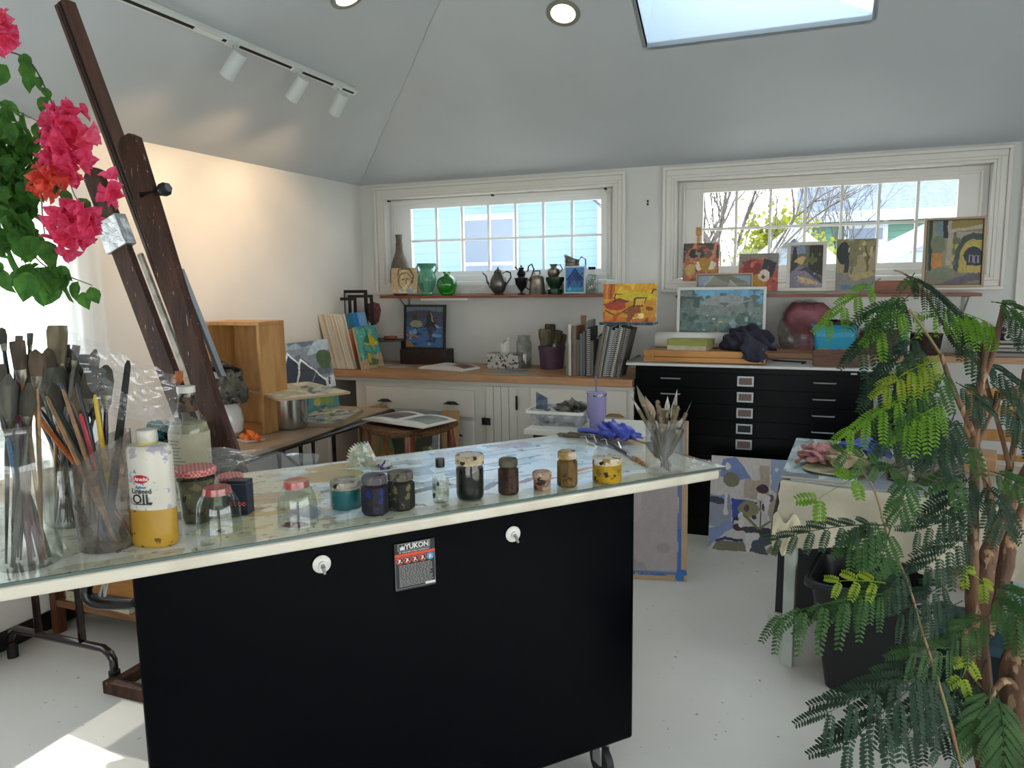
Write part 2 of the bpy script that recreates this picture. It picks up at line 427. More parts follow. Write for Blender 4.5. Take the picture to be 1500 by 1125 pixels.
mb.add([A0, B0, D0, C0], [(0, 1, 2, 3)]); mb.add([A1, C1, D1, B1], [(0, 1, 2, 3)]); mb.add([C0, D0, D1, C1], [(0, 1, 2, 3)]); mb.add([B0, B1, D1, D0], [(0, 1, 2, 3)])
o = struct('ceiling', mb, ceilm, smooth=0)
sdm = o.modifiers.new('thickness', 'SOLIDIFY'); sdm.thickness = .03; sdm.offset = -1; sdm.use_even_offset = False
mb = MB(); _a, _b = Vector(A0), Vector(B0); R_ = random.Random(3); _n = Vector((SL, -SL, -2)).normalized()
mb.tube([_a.lerp(_b, t/30)+_n*.0015+Vector((1, 1, 0))*R_.uniform(-.004, .004) for t in range(1, 31)], .002, 5); struct('trim_2', mb, M('hip_joint_crack', '#a9afb2', .9))
nrm = Vector((0, SL, 1)).normalized()
sky = thing('window_4', 'skylight well in the sloping ceiling with pale painted sides', 'skylight', ((xs0+xs1)/2, (ys0+ys1)/2, zb((ys0+ys1)/2))); sky['kind'] = 'structure'; del sky['label']; del sky['category']
mb = MB(); q = [Vector(bs(xs0, ys0)), Vector(bs(xs1, ys0)), Vector(bs(xs1, ys1)), Vector(bs(xs0, ys1))]
dp = .74
top = [v+nrm*dp for v in q]; cen = sum(q, Vector())/4
for i in range(4):
    j = (i+1) % 4; outw = ((q[i]+q[j])/2-cen).normalized()*.02
    mb.add([q[i], q[j], top[j], top[i], q[i]+outw, q[j]+outw, top[j]+outw, top[i]+outw], [(0,1,2,3),(4,7,6,5),(0,4,5,1),(1,5,6,2),(2,6,7,3),(3,7,4,0)])
obj('shaft', mb, M('skylight_shaft_paint', '#b4c2cc', .6), sky, smooth=0, world=True)
mb = MB()
for i in range(4):
    j = (i+1) % 4; mb.bar(top[i].lerp(cen+nrm*dp, .03), top[j].lerp(cen+nrm*dp, .03), .05, .04, nrm)
obj('sash', mb, M('skylight_frame', '#a9a294', .5), sky, smooth=0, world=True)
mb = MB(); mb.add([v.lerp(cen+nrm*dp, .05) for v in top], [(0, 1, 2, 3)]); obj('pane', mb, glass, sky, smooth=0, world=True)
portal('skylight_portal', cen+nrm*(dp+.03), -nrm, 1.05, 1.15)

# window makers -------------------------------------------------
def casing(mb, along, a0, a1, z0, z1, face, out, w_=.095, sill=True):
    """stepped picture-frame casing round an opening; out=-1 towards smaller coordinate"""
    def bx(p0, p1, q0, q1, t):
        lo, hi = sorted((face+.0005*out, face+out*t))
        if along == 'x': mb.box(p0, p1, lo, hi, q0, q1)
        else: mb.box(lo, hi, p0, p1, q0, q1)
    for (wa, wb, t) in ((0, .016, .012), (.016, .034, .018), (.034, w_-.02, .014), (w_-.02, w_, .03)):
        bx(a0-wb, a1+wb, z1+wa, z1+wb, t); bx(a0-wb, a1+wb, z0-wb, z0-wa, t)
        bx(a0-wb, a0-wa, z0-wa, z1+wa, t); bx(a1+wa, a1+wb, z0-wa, z1+wa, t)
def small_window(name, W, x0, x1, zl, zm, zh, n):
    r = thing(name, '', 'window', ((W[0]+W[1])/2, YB, W[2])); r['kind'] = 'structure'; del r['category']
    if 'label' in r: del r['label']
    mb = MB(); casing(mb, 'x', W[0], W[1], W[2], W[3], YB, -1, .088); obj('window_casing', mb, trimm, r, smooth=0, world=True, bevel=.003)
    mb = MB()   # sash stiles and rails, then muntins
    ys, ye = 5.035, 5.075
    mb.box(W[0]+.001, x0, ys, ye, W[2]+.001, W[3]-.001); mb.box(x1, W[1]-.001, ys, ye, W[2]+.001, W[3]-.001)
    mb.box(x0, x1, ys, ye, zh, W[3]-.001); mb.box(x0, x1, ys, ye, W[2]+.001, zl)
    # raised inner frame
    mb.box(W[0]+.03, W[0]+.045, 5.02, ys, W[2]+.03, W[3]-.03); mb.box(W[1]-.045, W[1]-.03, 5.02, ys, W[2]+.03, W[3]-.03); mb.box(W[0]+.045, W[1]-.045, 5.02, ys, W[3]-.045, W[3]-.03); mb.box(W[0]+.045, W[1]-.045, 5.02, ys, W[2]+.03, W[2]+.045)
    obj('window_sash', mb, trimm, r, smooth=0, world=True, bevel=.002)
    mb = MB(); dx = (x1-x0)/n
    for i in range(1, n): mb.box(x0+i*dx-.008, x0+i*dx+.008, 5.042, 5.07, zl, zh)
    mb.box(x0, x1, 5.043, 5.069, zm-.008, zm+.008); obj('muntin', mb, trimm, r, smooth=0, world=True)
    mb = MB(); mb.box(x0-.002, x1+.002, 5.055, 5.058, zl-.002, zh+.002); obj('pane', mb, glass, r, smooth=0, world=True)
    portal(name+'_portal', ((x0+x1)/2, 5.12, (zl+zh)/2), (0, -1, 0), x1-x0+.1, zh-zl+.1)
    return r
small_window('window_1', W1, -2.72, -1.275, 1.575, 1.80, 2.035, 7)
small_window('window_2', W2, -.605, .822, 1.575, 1.81, 2.04, 7)

def big_window(name, along, W, wall, out, panes=2):
    if along == 'y': r = thing(name, 'w', 'w', (wall, (W[0]+W[1])/2, W[2]))
    else: r = thing(name, 'w', 'w', ((W[0]+W[1])/2, wall, W[2]))
    del r['label']; del r['category']; r['kind'] = 'structure'
    mb = MB(); casing(mb, along, W[0], W[1], W[2], W[3], wall, out, .11); obj('window_casing', mb, trimm, r, smooth=0, world=True, bevel=.003)
    mb = MB(); d0, d1 = sorted((wall-out*.08, wall-out*.12))
    def bx(p0, p1, q0, q1):
        if along == 'x': mb.box(p0, p1, d0, d1, q0, q1)
        else: mb.box(d0, d1, p0, p1, q0, q1)
    k = (W[1]-W[0])/panes
    for i in range(panes+1): a = W[0]+i*k; bx(max(W[0]+.001, a-.03), min(W[1]-.001, a+.03), W[2]+.001, W[3]-.001)
    for i in range(panes):
        a, b = W[0]+i*k+.03, W[0]+(i+1)*k-.03; zm = (W[2]+W[3])/2
        bx(a, b, W[2]+.001, W[2]+.06); bx(a, b, W[3]-.05, W[3]-.001); bx(a, b, zm-.02, zm+.02)
    obj('window_sash', mb, trimm, r, smooth=0, world=True)
    mb = MB(); m_ = (d0+d1)/2
    if along == 'x': mb.box(W[0]+.02, W[1]-.02, m_-.002, m_+.002, W[2]+.02, W[3]-.02)
    else: mb.box(m_-.002, m_+.002, W[0]+.02, W[1]-.02, W[2]+.02, W[3]-.02)
    obj('pane', mb, glass, r, smooth=0, world=True)
    c = Vector(r.location); c.z = (W[2]+W[3])/2
    if along == 'y': portal(name+'_portal', (wall-out*.3, c.y, c.z), (out, 0, 0), W[1]-W[0]+.05, W[3]-W[2]+.05)
    else: portal(name+'_portal', (c.x, wall-out*.3, c.z), (0, out, 0), W[1]-W[0]+.05, W[3]-W[2]+.05)
big_window('window_3', 'y', W3, XL, 1, 2)
big_window('unseen_window_5', 'y', W4, XR, -1, 4)
big_window('window_6', 'x', W5, YF, 1, 3)

# second trim strip right of window 2 and board joint left of it
mb = MB(); mb.box(1.115, 1.20, YB-.03, YB-.0005, 0.9, ZW-.002); mb.box(1.20, 1.23, YB-.012, YB-.0005, .9, ZW-.002); struct('trim_1', mb, trimm, smooth=0, bevel=.003)
mb = MB(); hp = P(949, 297, y=YB-.001)
for dz in (-.010, .010): mb.obox((hp.x, YB-.004, hp.z+dz), (.01, .006, .014))
obj('catch', mb, M('worn_brass_catch', '#3a3128', .4, .6), smooth=0, label='tiny dark metal catch on the white wall strip between the two back windows', cat='catch')

# baseboard heater along the left wall
r = thing('baseboard_heater', 'long low white baseboard heater along the left wall under the folding table', 'heater', (XL, 3.2, 0))
prof = [(0, .09), (.06, .09), (.075, .10), (.075, .225), (.055, .245), (0, .245)]
mb = MB(); n = len(prof)
for yy in (.6, 4.3):
    for (a, z) in prof: mb.v.append(Vector((XL+.0012+a, yy, z)))
mb.f.append(tuple(range(n))[::-1]); mb.f.append(tuple(range(n, 2*n)))
for k in range(n): k2 = (k+1) % n; mb.f.append((k, k2, n+k2, n+k))
obj('cover', mb, M('heater_white', '#e6e2dc', .45), r, smooth=0, world=True)
mb = MB(); mb.box(XL+.0012, XL+.05, .62, 4.28, 0.0, .089); obj('painted_gap_shade', mb, blackm, r, smooth=0, world=True)  # solid black strip paints the shade in the gap under the cover
mb = MB(); mb.box(XL+.0012, XL+.066, .62, 4.28, .246, .252); obj('top_slot', mb, blackm, r, smooth=0, world=True)

# sheer curtain at the left window
def sheer(name, label, pa, pb, z0, z1, amp, waves, mat, nu=160, nv=20, rag=0., tuck=0., seed=1, group=None):
    R_ = random.Random(seed); ph = [R_.uniform(0, 6.28) for _ in range(6)]
    pa = Vector(pa); pb = Vector(pb); d = pb-pa; nn = Vector((-d.y, d.x, 0)).normalized()
    def fn(u, v):
        s = u + .02*sin(9*u+ph[3])*v
        a = amp*(sin(2*pi*waves*s+ph[0])+.5*sin(2*pi*waves*2.3*s+ph[1]+v*1.5)+.35*sin(2*pi*waves*.37*s+ph[2]))*(.35+.65*v)
        p = pa + d*u + nn*a; z = z1+(z0-z1)*v + rag*sin(5*u+ph[4])*v + rag*.5*sin(17*u)*v
        return (p.x, p.y, z)
    mb = MB(); mb.grid(fn, nu, nv); return mb
sheerm = glassmat('sheer_curtain', (1, 1, 1), .01, .3, .80, '#eef3f6')
mb = sheer('c', '', (XL+.065, 1.50, 0), (XL+.065, 2.62, 0), .55, 1.98, .012, 9, sheerm)
for v in mb.v:
    if v.y < 1.72 and v.z < .86: v.z = max(v.z, .80+.03*sin(v.y*40))  # hem raised out of view to let a small sun patch through
r = thing('sheer_curtain', 'white sheer curtain hanging over the bright left window behind the bougainvillea', 'curtain', (XL+.065, 2.0, 1.98))
obj('drape', mb, sheerm, r, world=True, smooth=60)
mb = sheer('c', '', (XL+.065, .22, 0), (XL+.065, 1.54, 0), .55, 1.98, .012, 9, sheerm, seed=5); obj('drape', mb, sheerm, r, world=True, smooth=60)  # unseen second drape, added to block the sun around that patch
mb = MB(); mb.tube([(XL+.065, .2, 1.985), (XL+.065, 2.66, 1.985)], .006, 8); mb.box(XL+.0305, XL+.07, .19, .205, 1.977, 1.993); mb.box(XL+.0305, XL+.07, 2.655, 2.67, 1.977, 1.993)
obj('curtain_rod', mb, trimm, r, world=True)
# thin sheer pinned over back window 1
sheer2 = glassmat('thin_sheer', (1, 1, 1), .01, .3, .22, '#eef5fb')
r = thing('sheer_curtain', 'thin white sheer pinned across the left back window behind the vases', 'curtain', (-2.0, 4.925, 2.09))
mb = sheer('c', '', (-2.84, 4.925, 0), (-1.21, 4.925, 0), 1.413, 2.085, .005, 6, sheer2, rag=.0, seed=4)
obj('drape', mb, sheer2, r, world=True, smooth=60)
for x in (-2.84, -2.02, -1.22): mb = MB(); mb.obox((x, 4.935, 2.088), (.012, .03, .012)); obj('pin', mb, blackm, r, world=True, smooth=0)

# ------------------------------------------------------------------ outside: neighbours, garage, trees
def clap(name, c1, c2):
    m = M(name, c1, .7); n = m.node_tree.nodes; L = m.node_tree.links; b = n['Principled BSDF']
    t = n.new('ShaderNodeTexCoord'); s = n.new('ShaderNodeSeparateXYZ'); L.new(t.outputs['Object'], s.inputs[0])
    mu = n.new('ShaderNodeMath'); mu.operation = 'MULTIPLY'; mu.inputs[1].default_value = 8.; L.new(s.outputs[2], mu.inputs[0])
    fr = n.new('ShaderNodeMath'); fr.operation = 'FRACT'; L.new(mu.outputs[0], fr.inputs[0])
    r = n.new('ShaderNodeValToRGB'); L.new(fr.outputs[0], r.inputs[0]); r.color_ramp.elements[0].color = lin(c2)+(1,); r.color_ramp.elements[0].position = .06; r.color_ramp.elements[1].color = lin(c1)+(1,); r.color_ramp.elements[1].position = .16
    L.new(r.outputs[0], b.inputs['Base Color']); return m
GZ = -.25
mb = MB(); mb.box(-40, 40, 5.35, 60, GZ-.1, GZ); mb.box(-40, -3.5, -10, 5.35, GZ-.1, GZ); mb.box(3.0, 40, -20, 5.35, GZ-.1, GZ)
mb.box(-3.5, 3.0, -20, -3.0, GZ-.1, GZ); struct('ground', mb, M('pale_yard', '#c4beb2', .9, 0, '#a19b88', .6), smooth=0)
extrim = M('outside_white_trim', '#a9b2b9', .6)
roofm = M('slate_shingles', '#606c7e', .8, 0, '#525d6d', 14)
def house(name, label, c, sx, sy, h, rh, wm_, ridge='x', rz=0., wins=(), over=.25, cat='house'):
    r = thing(name, label, cat, (c[0], c[1], GZ), rz)
    mb = MB(); mb.box(-sx/2, sx/2, -sy/2, sy/2, 0, h)
    if ridge == 'x':
        mb.add([(-sx/2,-sy/2,h),(-sx/2,sy/2,h),(-sx/2,0,h+rh)], [(0,2,1)]); mb.add([(sx/2,-sy/2,h),(sx/2,sy/2,h),(sx/2,0,h+rh)], [(0,1,2)])
    else:
        mb.add([(-sx/2,-sy/2,h),(sx/2,-sy/2,h),(0,-sy/2,h+rh)], [(0,1,2)]); mb.add([(-sx/2,sy/2,h),(sx/2,sy/2,h),(0,sy/2,h+rh)], [(0,2,1)])
    obj('wall', mb, wm_, r, smooth=0)
    mb = MB(); t = .09
    if ridge == 'x':
        k = rh/(sy/2); ye = sy/2+over
        for s_ in (-1, 1): mb.add([(-sx/2-over, s_*ye, h-over*k), (sx/2+over, s_*ye, h-over*k), (sx/2+over, 0, h+rh), (-sx/2-over, 0, h+rh), (-sx/2-over, s_*ye, h-over*k+t), (sx/2+over, s_*ye, h-over*k+t), (sx/2+over, 0, h+rh+t), (-sx/2-over, 0, h+rh+t)], [(0,3,2,1),(4,5,6,7),(0,1,5,4),(1,2,6,5),(2,3,7,6),(3,0,4,7)])
    else:
        k = rh/(sx/2); xe = sx/2+over
        for s_ in (-1, 1): mb.add([(s_*xe, -sy/2-over, h-over*k), (s_*xe, sy/2+over, h-over*k), (0, sy/2+over, h+rh), (0, -sy/2-over, h+rh), (s_*xe, -sy/2-over, h-over*k+t), (s_*xe, sy/2+over, h-over*k+t), (0, sy/2+over, h+rh+t), (0, -sy/2-over, h+rh+t)], [(0,3,2,1),(4,5,6,7),(0,1,5,4),(1,2,6,5),(2,3,7,6),(3,0,4,7)])
    obj('roof', mb, roofm, r, smooth=0)
    mb = MB()     # fascia and corner boards on the side that faces the studio
    for s_ in (-1, 1): mb.box(s_*sx/2-.07, s_*sx/2+.07, -sy/2-.03, -sy/2-.001, 0, h)
    if ridge == 'x': mb.box(-sx/2-over, sx/2+over, -sy/2-over-.04, -sy/2-over-.005, h-over*k-.12, h-over*k+t)
    else:
        for s_ in (-1, 1): mb.add([(s_*xe, -sy/2-over-.05, h-over*k-.12), (0, -sy/2-over-.05, h+rh-.12), (0, -sy/2-over-.05, h+rh+t), (s_*xe, -sy/2-over-.05, h-over*k+t), (s_*xe, -sy/2-over-.01, h-over*k-.12), (0, -sy/2-over-.01, h+rh-.12), (0, -sy/2-over-.01, h+rh+t), (s_*xe, -sy/2-over-.01, h-over*k+t)], [(0,1,2,3),(4,7,6,5),(0,4,5,1),(3,2,6,7),(1,5,6,2),(0,3,7,4)])
    obj('trim_boards', mb, extrim, r, smooth=0)
    for (x, z, ww, hh) in wins:
        mb = MB(); mb.box(x-ww/2-.09, x+ww/2+.09, -sy/2-.05, -sy/2-.002, z-.1, z+hh+.1); f_ = obj('window', mb, extrim, r, smooth=0)
        mb = MB()
        for a, b in ((z+.02, z+hh/2-.03), (z+hh/2+.03, z+hh)): mb.box(x-ww/2, x+ww/2, -sy/2-.06, -sy/2-.051, a, b)
        obj('pane', mb, M('dark_window_pane', '#56667a', .15), f_, smooth=0)
    return r
def atd(px, py, d): return P(px, py, y=d)
house('green_house', 'green clapboard house with white trim seen through the right back window', (3.9, 19.5), 7.6, 5, 3.18, 2.3, clap('green_siding', '#4d7466', '#38584c'), 'x', 0, [(-2.72, 2.45, .62, .55), (1.6, 2.3, .75, .7)])
house('garage', 'small blue-grey gabled garage seen low through the right back window', (-.11, 11.75), 2.3, 1.4, 1.39, .99, clap('bluegrey_siding', '#66798c', '#4f6173'), 'y', 0, [], .1, cat='garage')
house('white_cottage', 'white cottage with a pale gable seen at the right of the right back window', (2.05, 10.2), 2.4, 1.4, 2.0, .62, clap('white_siding', '#98a6b2', '#7c8894'), 'y', 0, [(-.75, 1.25, .3, .5)], .12)
house('blue_house', 'pale blue house behind the curtained left back window', (-7.2, 14.8), 8.2, 5, 4.6, 2.2, clap('pale_blue_siding', '#6888b0', '#587599'), 'x', 0, [(-2.9, 1.3, .9, 1.5), (-.9, 1.3, .9, 1.5), (2.1, 1.3, .9, 1.5)])
g = Vector((-9, 1.2))
house('side_house', 'white house across the side yard beyond the left window', (-13, 3.0), 5, 9, 3.2, 1.6, clap('white_siding', '#98a6b2', '#7c8894'), 'y', 0, [])

barkm = M('grey_bark', '#57504b', .9, 0, '#3c3733', 20)
def bare_tree(name, label, base, h, seed, lean=(0, 0), r0=.11, depth=5, spread=.55, leaves=None):
    R_ = random.Random(seed); root = thing(name, label, 'tree', base); tr = MB(); tw = MB(); tips = []
    def grow(p, d, L, r, k, mb):
        pts = [p]; q = p.copy(); dd = d.copy()
        for i in range(4):
            dd = (dd + Vector((R_.uniform(-1, 1), R_.uniform(-1, 1), R_.uniform(-.5, .8)))*.16).normalized(); q = q + dd*L/4; pts.append(q.copy())
        mb.tube(pts, [r*(1-.12*i) for i in range(5)], 6 if k < 2 else 4)
        if k >= depth: tips.append(q); return
        for i in range(3 if k else 4):
            nd = (dd + Vector((R_.uniform(-1, 1), R_.uniform(-1, 1), R_.uniform(-.45, .9)))*spread*1.3).normalized()
            grow(pts[R_.choice((2, 3, 4))] if i else q, nd, L*R_.uniform(.6, .82), r*.55, k+1, tw)
    grow(Vector((0, 0, 0)), Vector((lean[0], lean[1], 1)).normalized(), h*.38, r0, 0, tr)
    obj('trunk', tr, barkm, root); obj('branches', tw, barkm, root, smooth=0)
    if leaves:
        lm = MB()
        for t in tips:
            for _ in range(leaves[1]):
                c = t + Vector([R_.gauss(0, .13) for _ in range(3)]); a = Vector([R_.gauss(0, 1) for _ in range(3)]).normalized()*.05; b = a.cross(Vector([R_.gauss(0, 1) for _ in range(3)])).normalized()*.035
                lm.add([c-a, c+b, c+a, c-b], [(0, 1, 2, 3)])
        obj('leaves', lm, leaves[0], root, smooth=0)
    return root
p = atd(1050, 330, 7.0); bare_tree('bare_tree', 'bare grey tree with tangled twigs at the left of the right back window', (p.x, 7.0, GZ), 3.6, 3, (-.06, 0), .06, 6)
p = atd(1040, 330, 8.6); bare_tree('bare_tree', 'second tangled bare tree close behind the first at the window edge', (p.x-.1, 8.6, GZ), 4.2, 23, (.05, 0), .07, 6)
p = atd(1100, 330, 9.6); bare_tree('bare_tree', 'third bare tree with fine twigs left of the garage', (p.x-.1, 9.7, GZ), 3.9, 31, (.0, 0), .05, 6)
p = atd(1215, 300, 13.5); bare_tree('bare_tree', 'thin bare tree standing further off behind the garage', (p.x, 14.2, GZ), 3.6, 11, (.15, 0), .05, 6)
bare_tree('forsythia', 'yellow-leaved bushy tree beyond the garage outside', (-.30, 12.9, GZ), 2.25, 5, (0, 0), .04, 5, .42, (leafmat('yellow_leaf', '#8c8a24', '#6f7a26', .4), 14))
# ------------------------------------------------------------------ ceiling lights
SLn = Vector((-SL, 0, 1)).normalized()
def leftz(x): return ZW+(x-XL)*SL
def onleft(px, py):
    v = ray(px, py); t = (ZW-XL*SL-CP.z)/(v.z-SL*v.x); return CP+v*t
def onback(px, py):
    v = ray(px, py); t = (ZW+SL*YB-CP.z)/(v.z+SL*v.y); return CP+v*t
trk0 = onleft(215, 0); trk1 = onleft(515, 132); tx = (trk0.x+trk1.x)/2; dn = Vector((SL, 0, -1)).normalized()
root = thing('track_light_rail', 'white track rail with a black slot along the left ceiling slope', 'track light', (tx, 2.6, leftz(tx)))
tz = Vector((tx, 0, leftz(tx))) + dn*.017
mb = MB(); mb.bar((tz.x, .9, tz.z), (tz.x, trk1.y, tz.z), .036, .03, dn); obj('rail', mb, M('rail_white', '#d9dcd9', .4), root, world=True, smooth=0, bevel=.002)
tb = tz + dn*.0155
mb = MB(); mb.bar((tb.x, .9, tb.z), (tb.x, trk1.y-.02, tb.z), .014, .002, dn); obj('slot', mb, blackm, root, world=True, smooth=0)
mb = MB(); yj = P(300, 42, x=tx).y; mb.bar((tb.x+dn.x*.002, yj-.08, tb.z+dn.z*.002), (tb.x+dn.x*.002, yj+.08, tb.z+dn.z*.002), .02, .004, dn); obj('joint_plate', mb, M('rail_white', ''), root, world=True, smooth=0)
lampw = M('lamp_white', '#c9cfd0', .35)
def track_head(px0, py0, px1, py1, label, aim):
    a = P(px0, py0, x=tx); y0 = a.y
    top = Vector((tx, y0, leftz(tx)))+dn*.035
    r = thing('track_spotlight', label, 'spotlight', top, 0, 'track spotlights')
    mb = MB(); mb.bar(top-Vector((0, .035, 0)), top+Vector((0, .035, 0)), .03, .018, dn)
    obj('adapter', mb, lampw, r, world=True, smooth=0, bevel=.002)
    d = (Vector(aim)-top).normalized(); ax = Vector((-.25, 0, -1)).normalized()
    c0 = top + dn*.055 + Vector((0, .01, 0)); mb = MB(); mb.tube([top+dn*.012, top+dn*.035, c0], .007, 8); obj('arm', mb, lampw, r, world=True)
    L_ = .125; mb = MB(); R3 = d.to_track_quat('Z', 'Y').to_matrix().to_4x4()
    mb.lathe([(.0, 0), (.030, 0), (.0325, .004), (.0325, L_), (.029, L_), (.027, L_-.02), (.0, L_-.02)], seg=24, cap0=False, cap1=False); mb.xf(Matrix.Translation(c0-d*.015) @ R3)
    obj('lamp_head', mb, lampw, r, world=True)
    mb = MB(); mb.lathe([(0, L_-.018), (.026, L_-.018), (.026, L_-.016), (0, L_-.016)], seg=20, cap0=False, cap1=False); mb.xf(Matrix.Translation(c0-d*.015) @ R3)
    obj('lens', mb, emit('warm_lens', '#ffd9a0', 5), r, world=True)
    spot('spot_beam', c0+d*(L_+.0), c0+d*2, 14, 94, .75, (1, .66, .38), .03)
track_head(335, 55, 340, 100, 'first white cylinder spotlight on the track, nearest the easel mast', (-3.25, 2.75, 1.55))
track_head(430, 100, 430, 135, 'middle white cylinder spotlight on the ceiling track', (-3.25, 3.3, 1.6))
track_head(490, 128, 492, 155, 'last white cylinder spotlight at the far end of the ceiling track', (-3.3, 3.9, 1.5))
def downlight(p, n, label):
    n = Vector(n).normalized(); r = thing('recessed_downlight', label, 'downlight', p, 0, 'recessed downlights')
    q = n.to_track_quat('Z', 'Y').to_matrix().to_4x4(); T = Matrix.Translation(p) @ q
    mb = MB(); mb.lathe([(.062, .001), (.085, .001), (.085, .004), (.078, .008), (.062, .006), (.062, .001)], seg=32, cap0=False, cap1=False); mb.xf(T); obj('trim_ring', mb, M('downlight_trim', '#7e8078', .5), r, world=True)
    mb = MB(); mb.lathe([(0, .0025), (.064, .0025), (.064, .0035), (0, .0035)], seg=32, cap0=False, cap1=False); mb.xf(T); obj('lens', mb, emit('downlight_lens', '#fff0b0', 3.2), r, world=True)
nb = Vector((0, -SL, -1)).normalized()
p = onback(825, 19); downlight(p, nb, 'round recessed downlight glowing warm in the ceiling left of the skylight')
p = onleft(510, -6); downlight(p, dn, 'recessed downlight cut by the top edge of the picture above the track')

# ------------------------------------------------------------------ counter along the back wall
CT = .912; CF = 4.33
r = thing('base_cabinet', 'cream painted base cabinet run with drawers and boarded door under the beech worktop', 'cabinet', (-1.87, 4.65, 0))
xa, xb = P(520, 556, y=4.36).x, -.905
mb = MB(); mb.box(xa, xb, 4.37, YB-.002, .08, CT-.058); mb.box(xa+.02, xb-.02, 4.42, YB-.01, 0, .08)
obj('body', mb, whitep, r, world=True, smooth=0)
mb = MB(); mb.box(XL+.001, xb, 4.345, YB-.002, CT-.0575, CT-.047); mb.box(XL+.001, xb, 4.352, 4.40, CT-.07, CT-.0575); mb.box(XL+.001, XL+.03, 4.40, 4.9, .08, CT-.0575)
obj('top_moulding', mb, M('cream_moulding', '#c9c6bf', .45), r, world=True, smooth=0, bevel=.003)
hcup = M('bronze_cup_pull', '#2f2924', .4, .7)
def cup_pull(parent, c, w_=.095, mat=hcup, nm='handle'):
    mb = MB()
    def fn(u, v):
        a = pi*v*.5; x = (u-.5)*w_*(1-.22*sin(a)); edge = 1-abs(2*u-1)**4
        return (c[0]+x, c[1]-.026*sin(a)*edge-.001, c[2]+.017*cos(a)*edge-.006)
    mb.grid(fn, 12, 6); mb.box(c[0]-w_/2-.006, c[0]+w_/2+.006, c[1]-.003, c[1], c[2]-.009, c[2]-.003)
    obj(nm, mb, mat, parent, world=True, solid=.002)
def front(name, x0, x1, z0, z1, pulls, t=.02, mat=whitep, panel=True):
    mb = MB(); mb.box(x0, x1, 4.37-t, 4.3699, z0, z1); d = obj(name, mb, mat, r, world=True, smooth=0, bevel=.006)
    for (x, z) in pulls: cup_pull(d, (x, 4.37-t, z))
    return d
X_ = lambda px, py, y=4.36: P(px, py, y=y).x
Z_ = lambda px, py, y=4.36: P(px, py, y=y).z
front('drawer', X_(536, 566), X_(694, 573), Z_(694, 612), Z_(600, 568), [(X_(565, 586), Z_(565, 586)), (X_(662, 588), Z_(662, 590))])
front('drawer', X_(536, 566), X_(694, 573), Z_(694, 612)-.24, Z_(694, 612)-.02, [(X_(565, 586), .50), (X_(668, 636), Z_(668, 636))])
front('drawer', X_(536, 566), X_(694, 573), .12, Z_(694, 612)-.26, [(X_(565, 586), .22), (X_(668, 636), .22)])
front('drawer', X_(777, 570), X_(918, 585), Z_(918, 613), Z_(800, 568), [])
front('drawer', X_(777, 570), X_(918, 585), .38, Z_(918, 613)-.02, [])
front('drawer', X_(777, 570), X_(918, 585), .12, .36, [])
brass = M('aged_brass', '#9a7a45', .35, .8)
cup_pull([o_ for o_ in r.children if o_.name.startswith('drawer')][3], (X_(901, 606), 4.35, Z_(901, 608)), .10, brass)
mb = MB(); x0, x1 = X_(711, 563), X_(757, 566)
nb_ = 4; k = (x1-x0)/nb_
for i in range(nb_): mb.box(x0+i*k+.0015, x0+(i+1)*k-.0015, 4.356, 4.3699, .12, CT-.075)
door = obj('door', mb, whitep, r, world=True, smooth=0, bevel=.002)
mb = MB(); mb.obox((x1, 4.352, Z_(757, 590)), (.012, .01, .09)); obj('hinge', mb, hcup, door, world=True, smooth=0)
mb = MB(); mb.obox((X_(713, 617), 4.35, Z_(713, 617)), (.055, .014, .045)); mb.lathe([(.01, 0), (.012, .01), (.006, .02)], (X_(713, 617), 4.345, Z_(713, 617)-.01), 12); obj('latch', mb, hcup, door, world=True, smooth=0)
mb = MB(); mb.box(XL+.001, xb-.002, CF, YB-.002, CT-.045, CT)
obj('worktop', mb, beech, None, smooth=0, bevel=.003, label='long light beech worktop with books and canvases standing on it along the back wall', cat='worktop')
# ledge behind and right of the flat file with the white base below it
LZ = 1.05
mb = MB(); mb.box(-.88, XR-.002, 4.74, YB-.002, LZ-.035, LZ)
obj('ledge_shelf', mb, beech, None, smooth=0, bevel=.002, label='narrow light wood ledge running behind the black flat file to the right', cat='ledge')
mb = MB(); mb.box(.42, XR-.002, 4.80, YB-.002, 0, LZ-.036); mb.box(.44, XR-.1, 4.795, 4.80, .30, LZ-.12)
obj('radiator_cover', mb, M('cover_white', '#c9c9c6', .55), None, smooth=0, bevel=.003, label='plain white panelled cover under the right end of the wooden ledge', cat='cover')

# ------------------------------------------------------------------ flat file cabinet
FX0, FX1, FY, FZ = -.895, .345, 4.36, 1.00
r = thing('flat_file_cabinet', 'wide black steel flat file cabinet of shallow drawers between cabinet and plant', 'cabinet', ((FX0+FX1)/2, 4.5, 0))
mb = MB(); mb.box(FX0, FX1, FY+.006, 4.735, .0, FZ-.001)
obj('body', mb, blackp, r, world=True, smooth=0, bevel=.003)
mb = MB(); mb.box(FX0-.05, FX1+.055, FY-.03, 4.738, FZ, FZ+.014)
obj('cabinet_top', mb, M('pale_laminate', '#c6c6c3', .35), r, world=True, smooth=0, bevel=.002)
seams = [FZ-.025]+[P(1230, y_, y=FY).z for y_ in (564, 590, 616, 643, 668)]+[.575, .53]
zs = [FZ-.03] + [P(1235, q_, y=FY).z for q_ in (566, 587, 609, 631.5, 653)]
dh = .0905; z = FZ-.035; tops = []
for i in range(10):
    if i == 5: z -= .03
    tops.append((z, z-dh+.004)); z -= dh
tagm = M('card_brown', '#6b5a50', .7); pullm = M('pull_nickel', '#aeb2b5', .3, .9)
cx = P(1092, 560, y=FY).x; lx = P(983, 550, y=FY).x; rx = P(1208, 560, y=FY).x
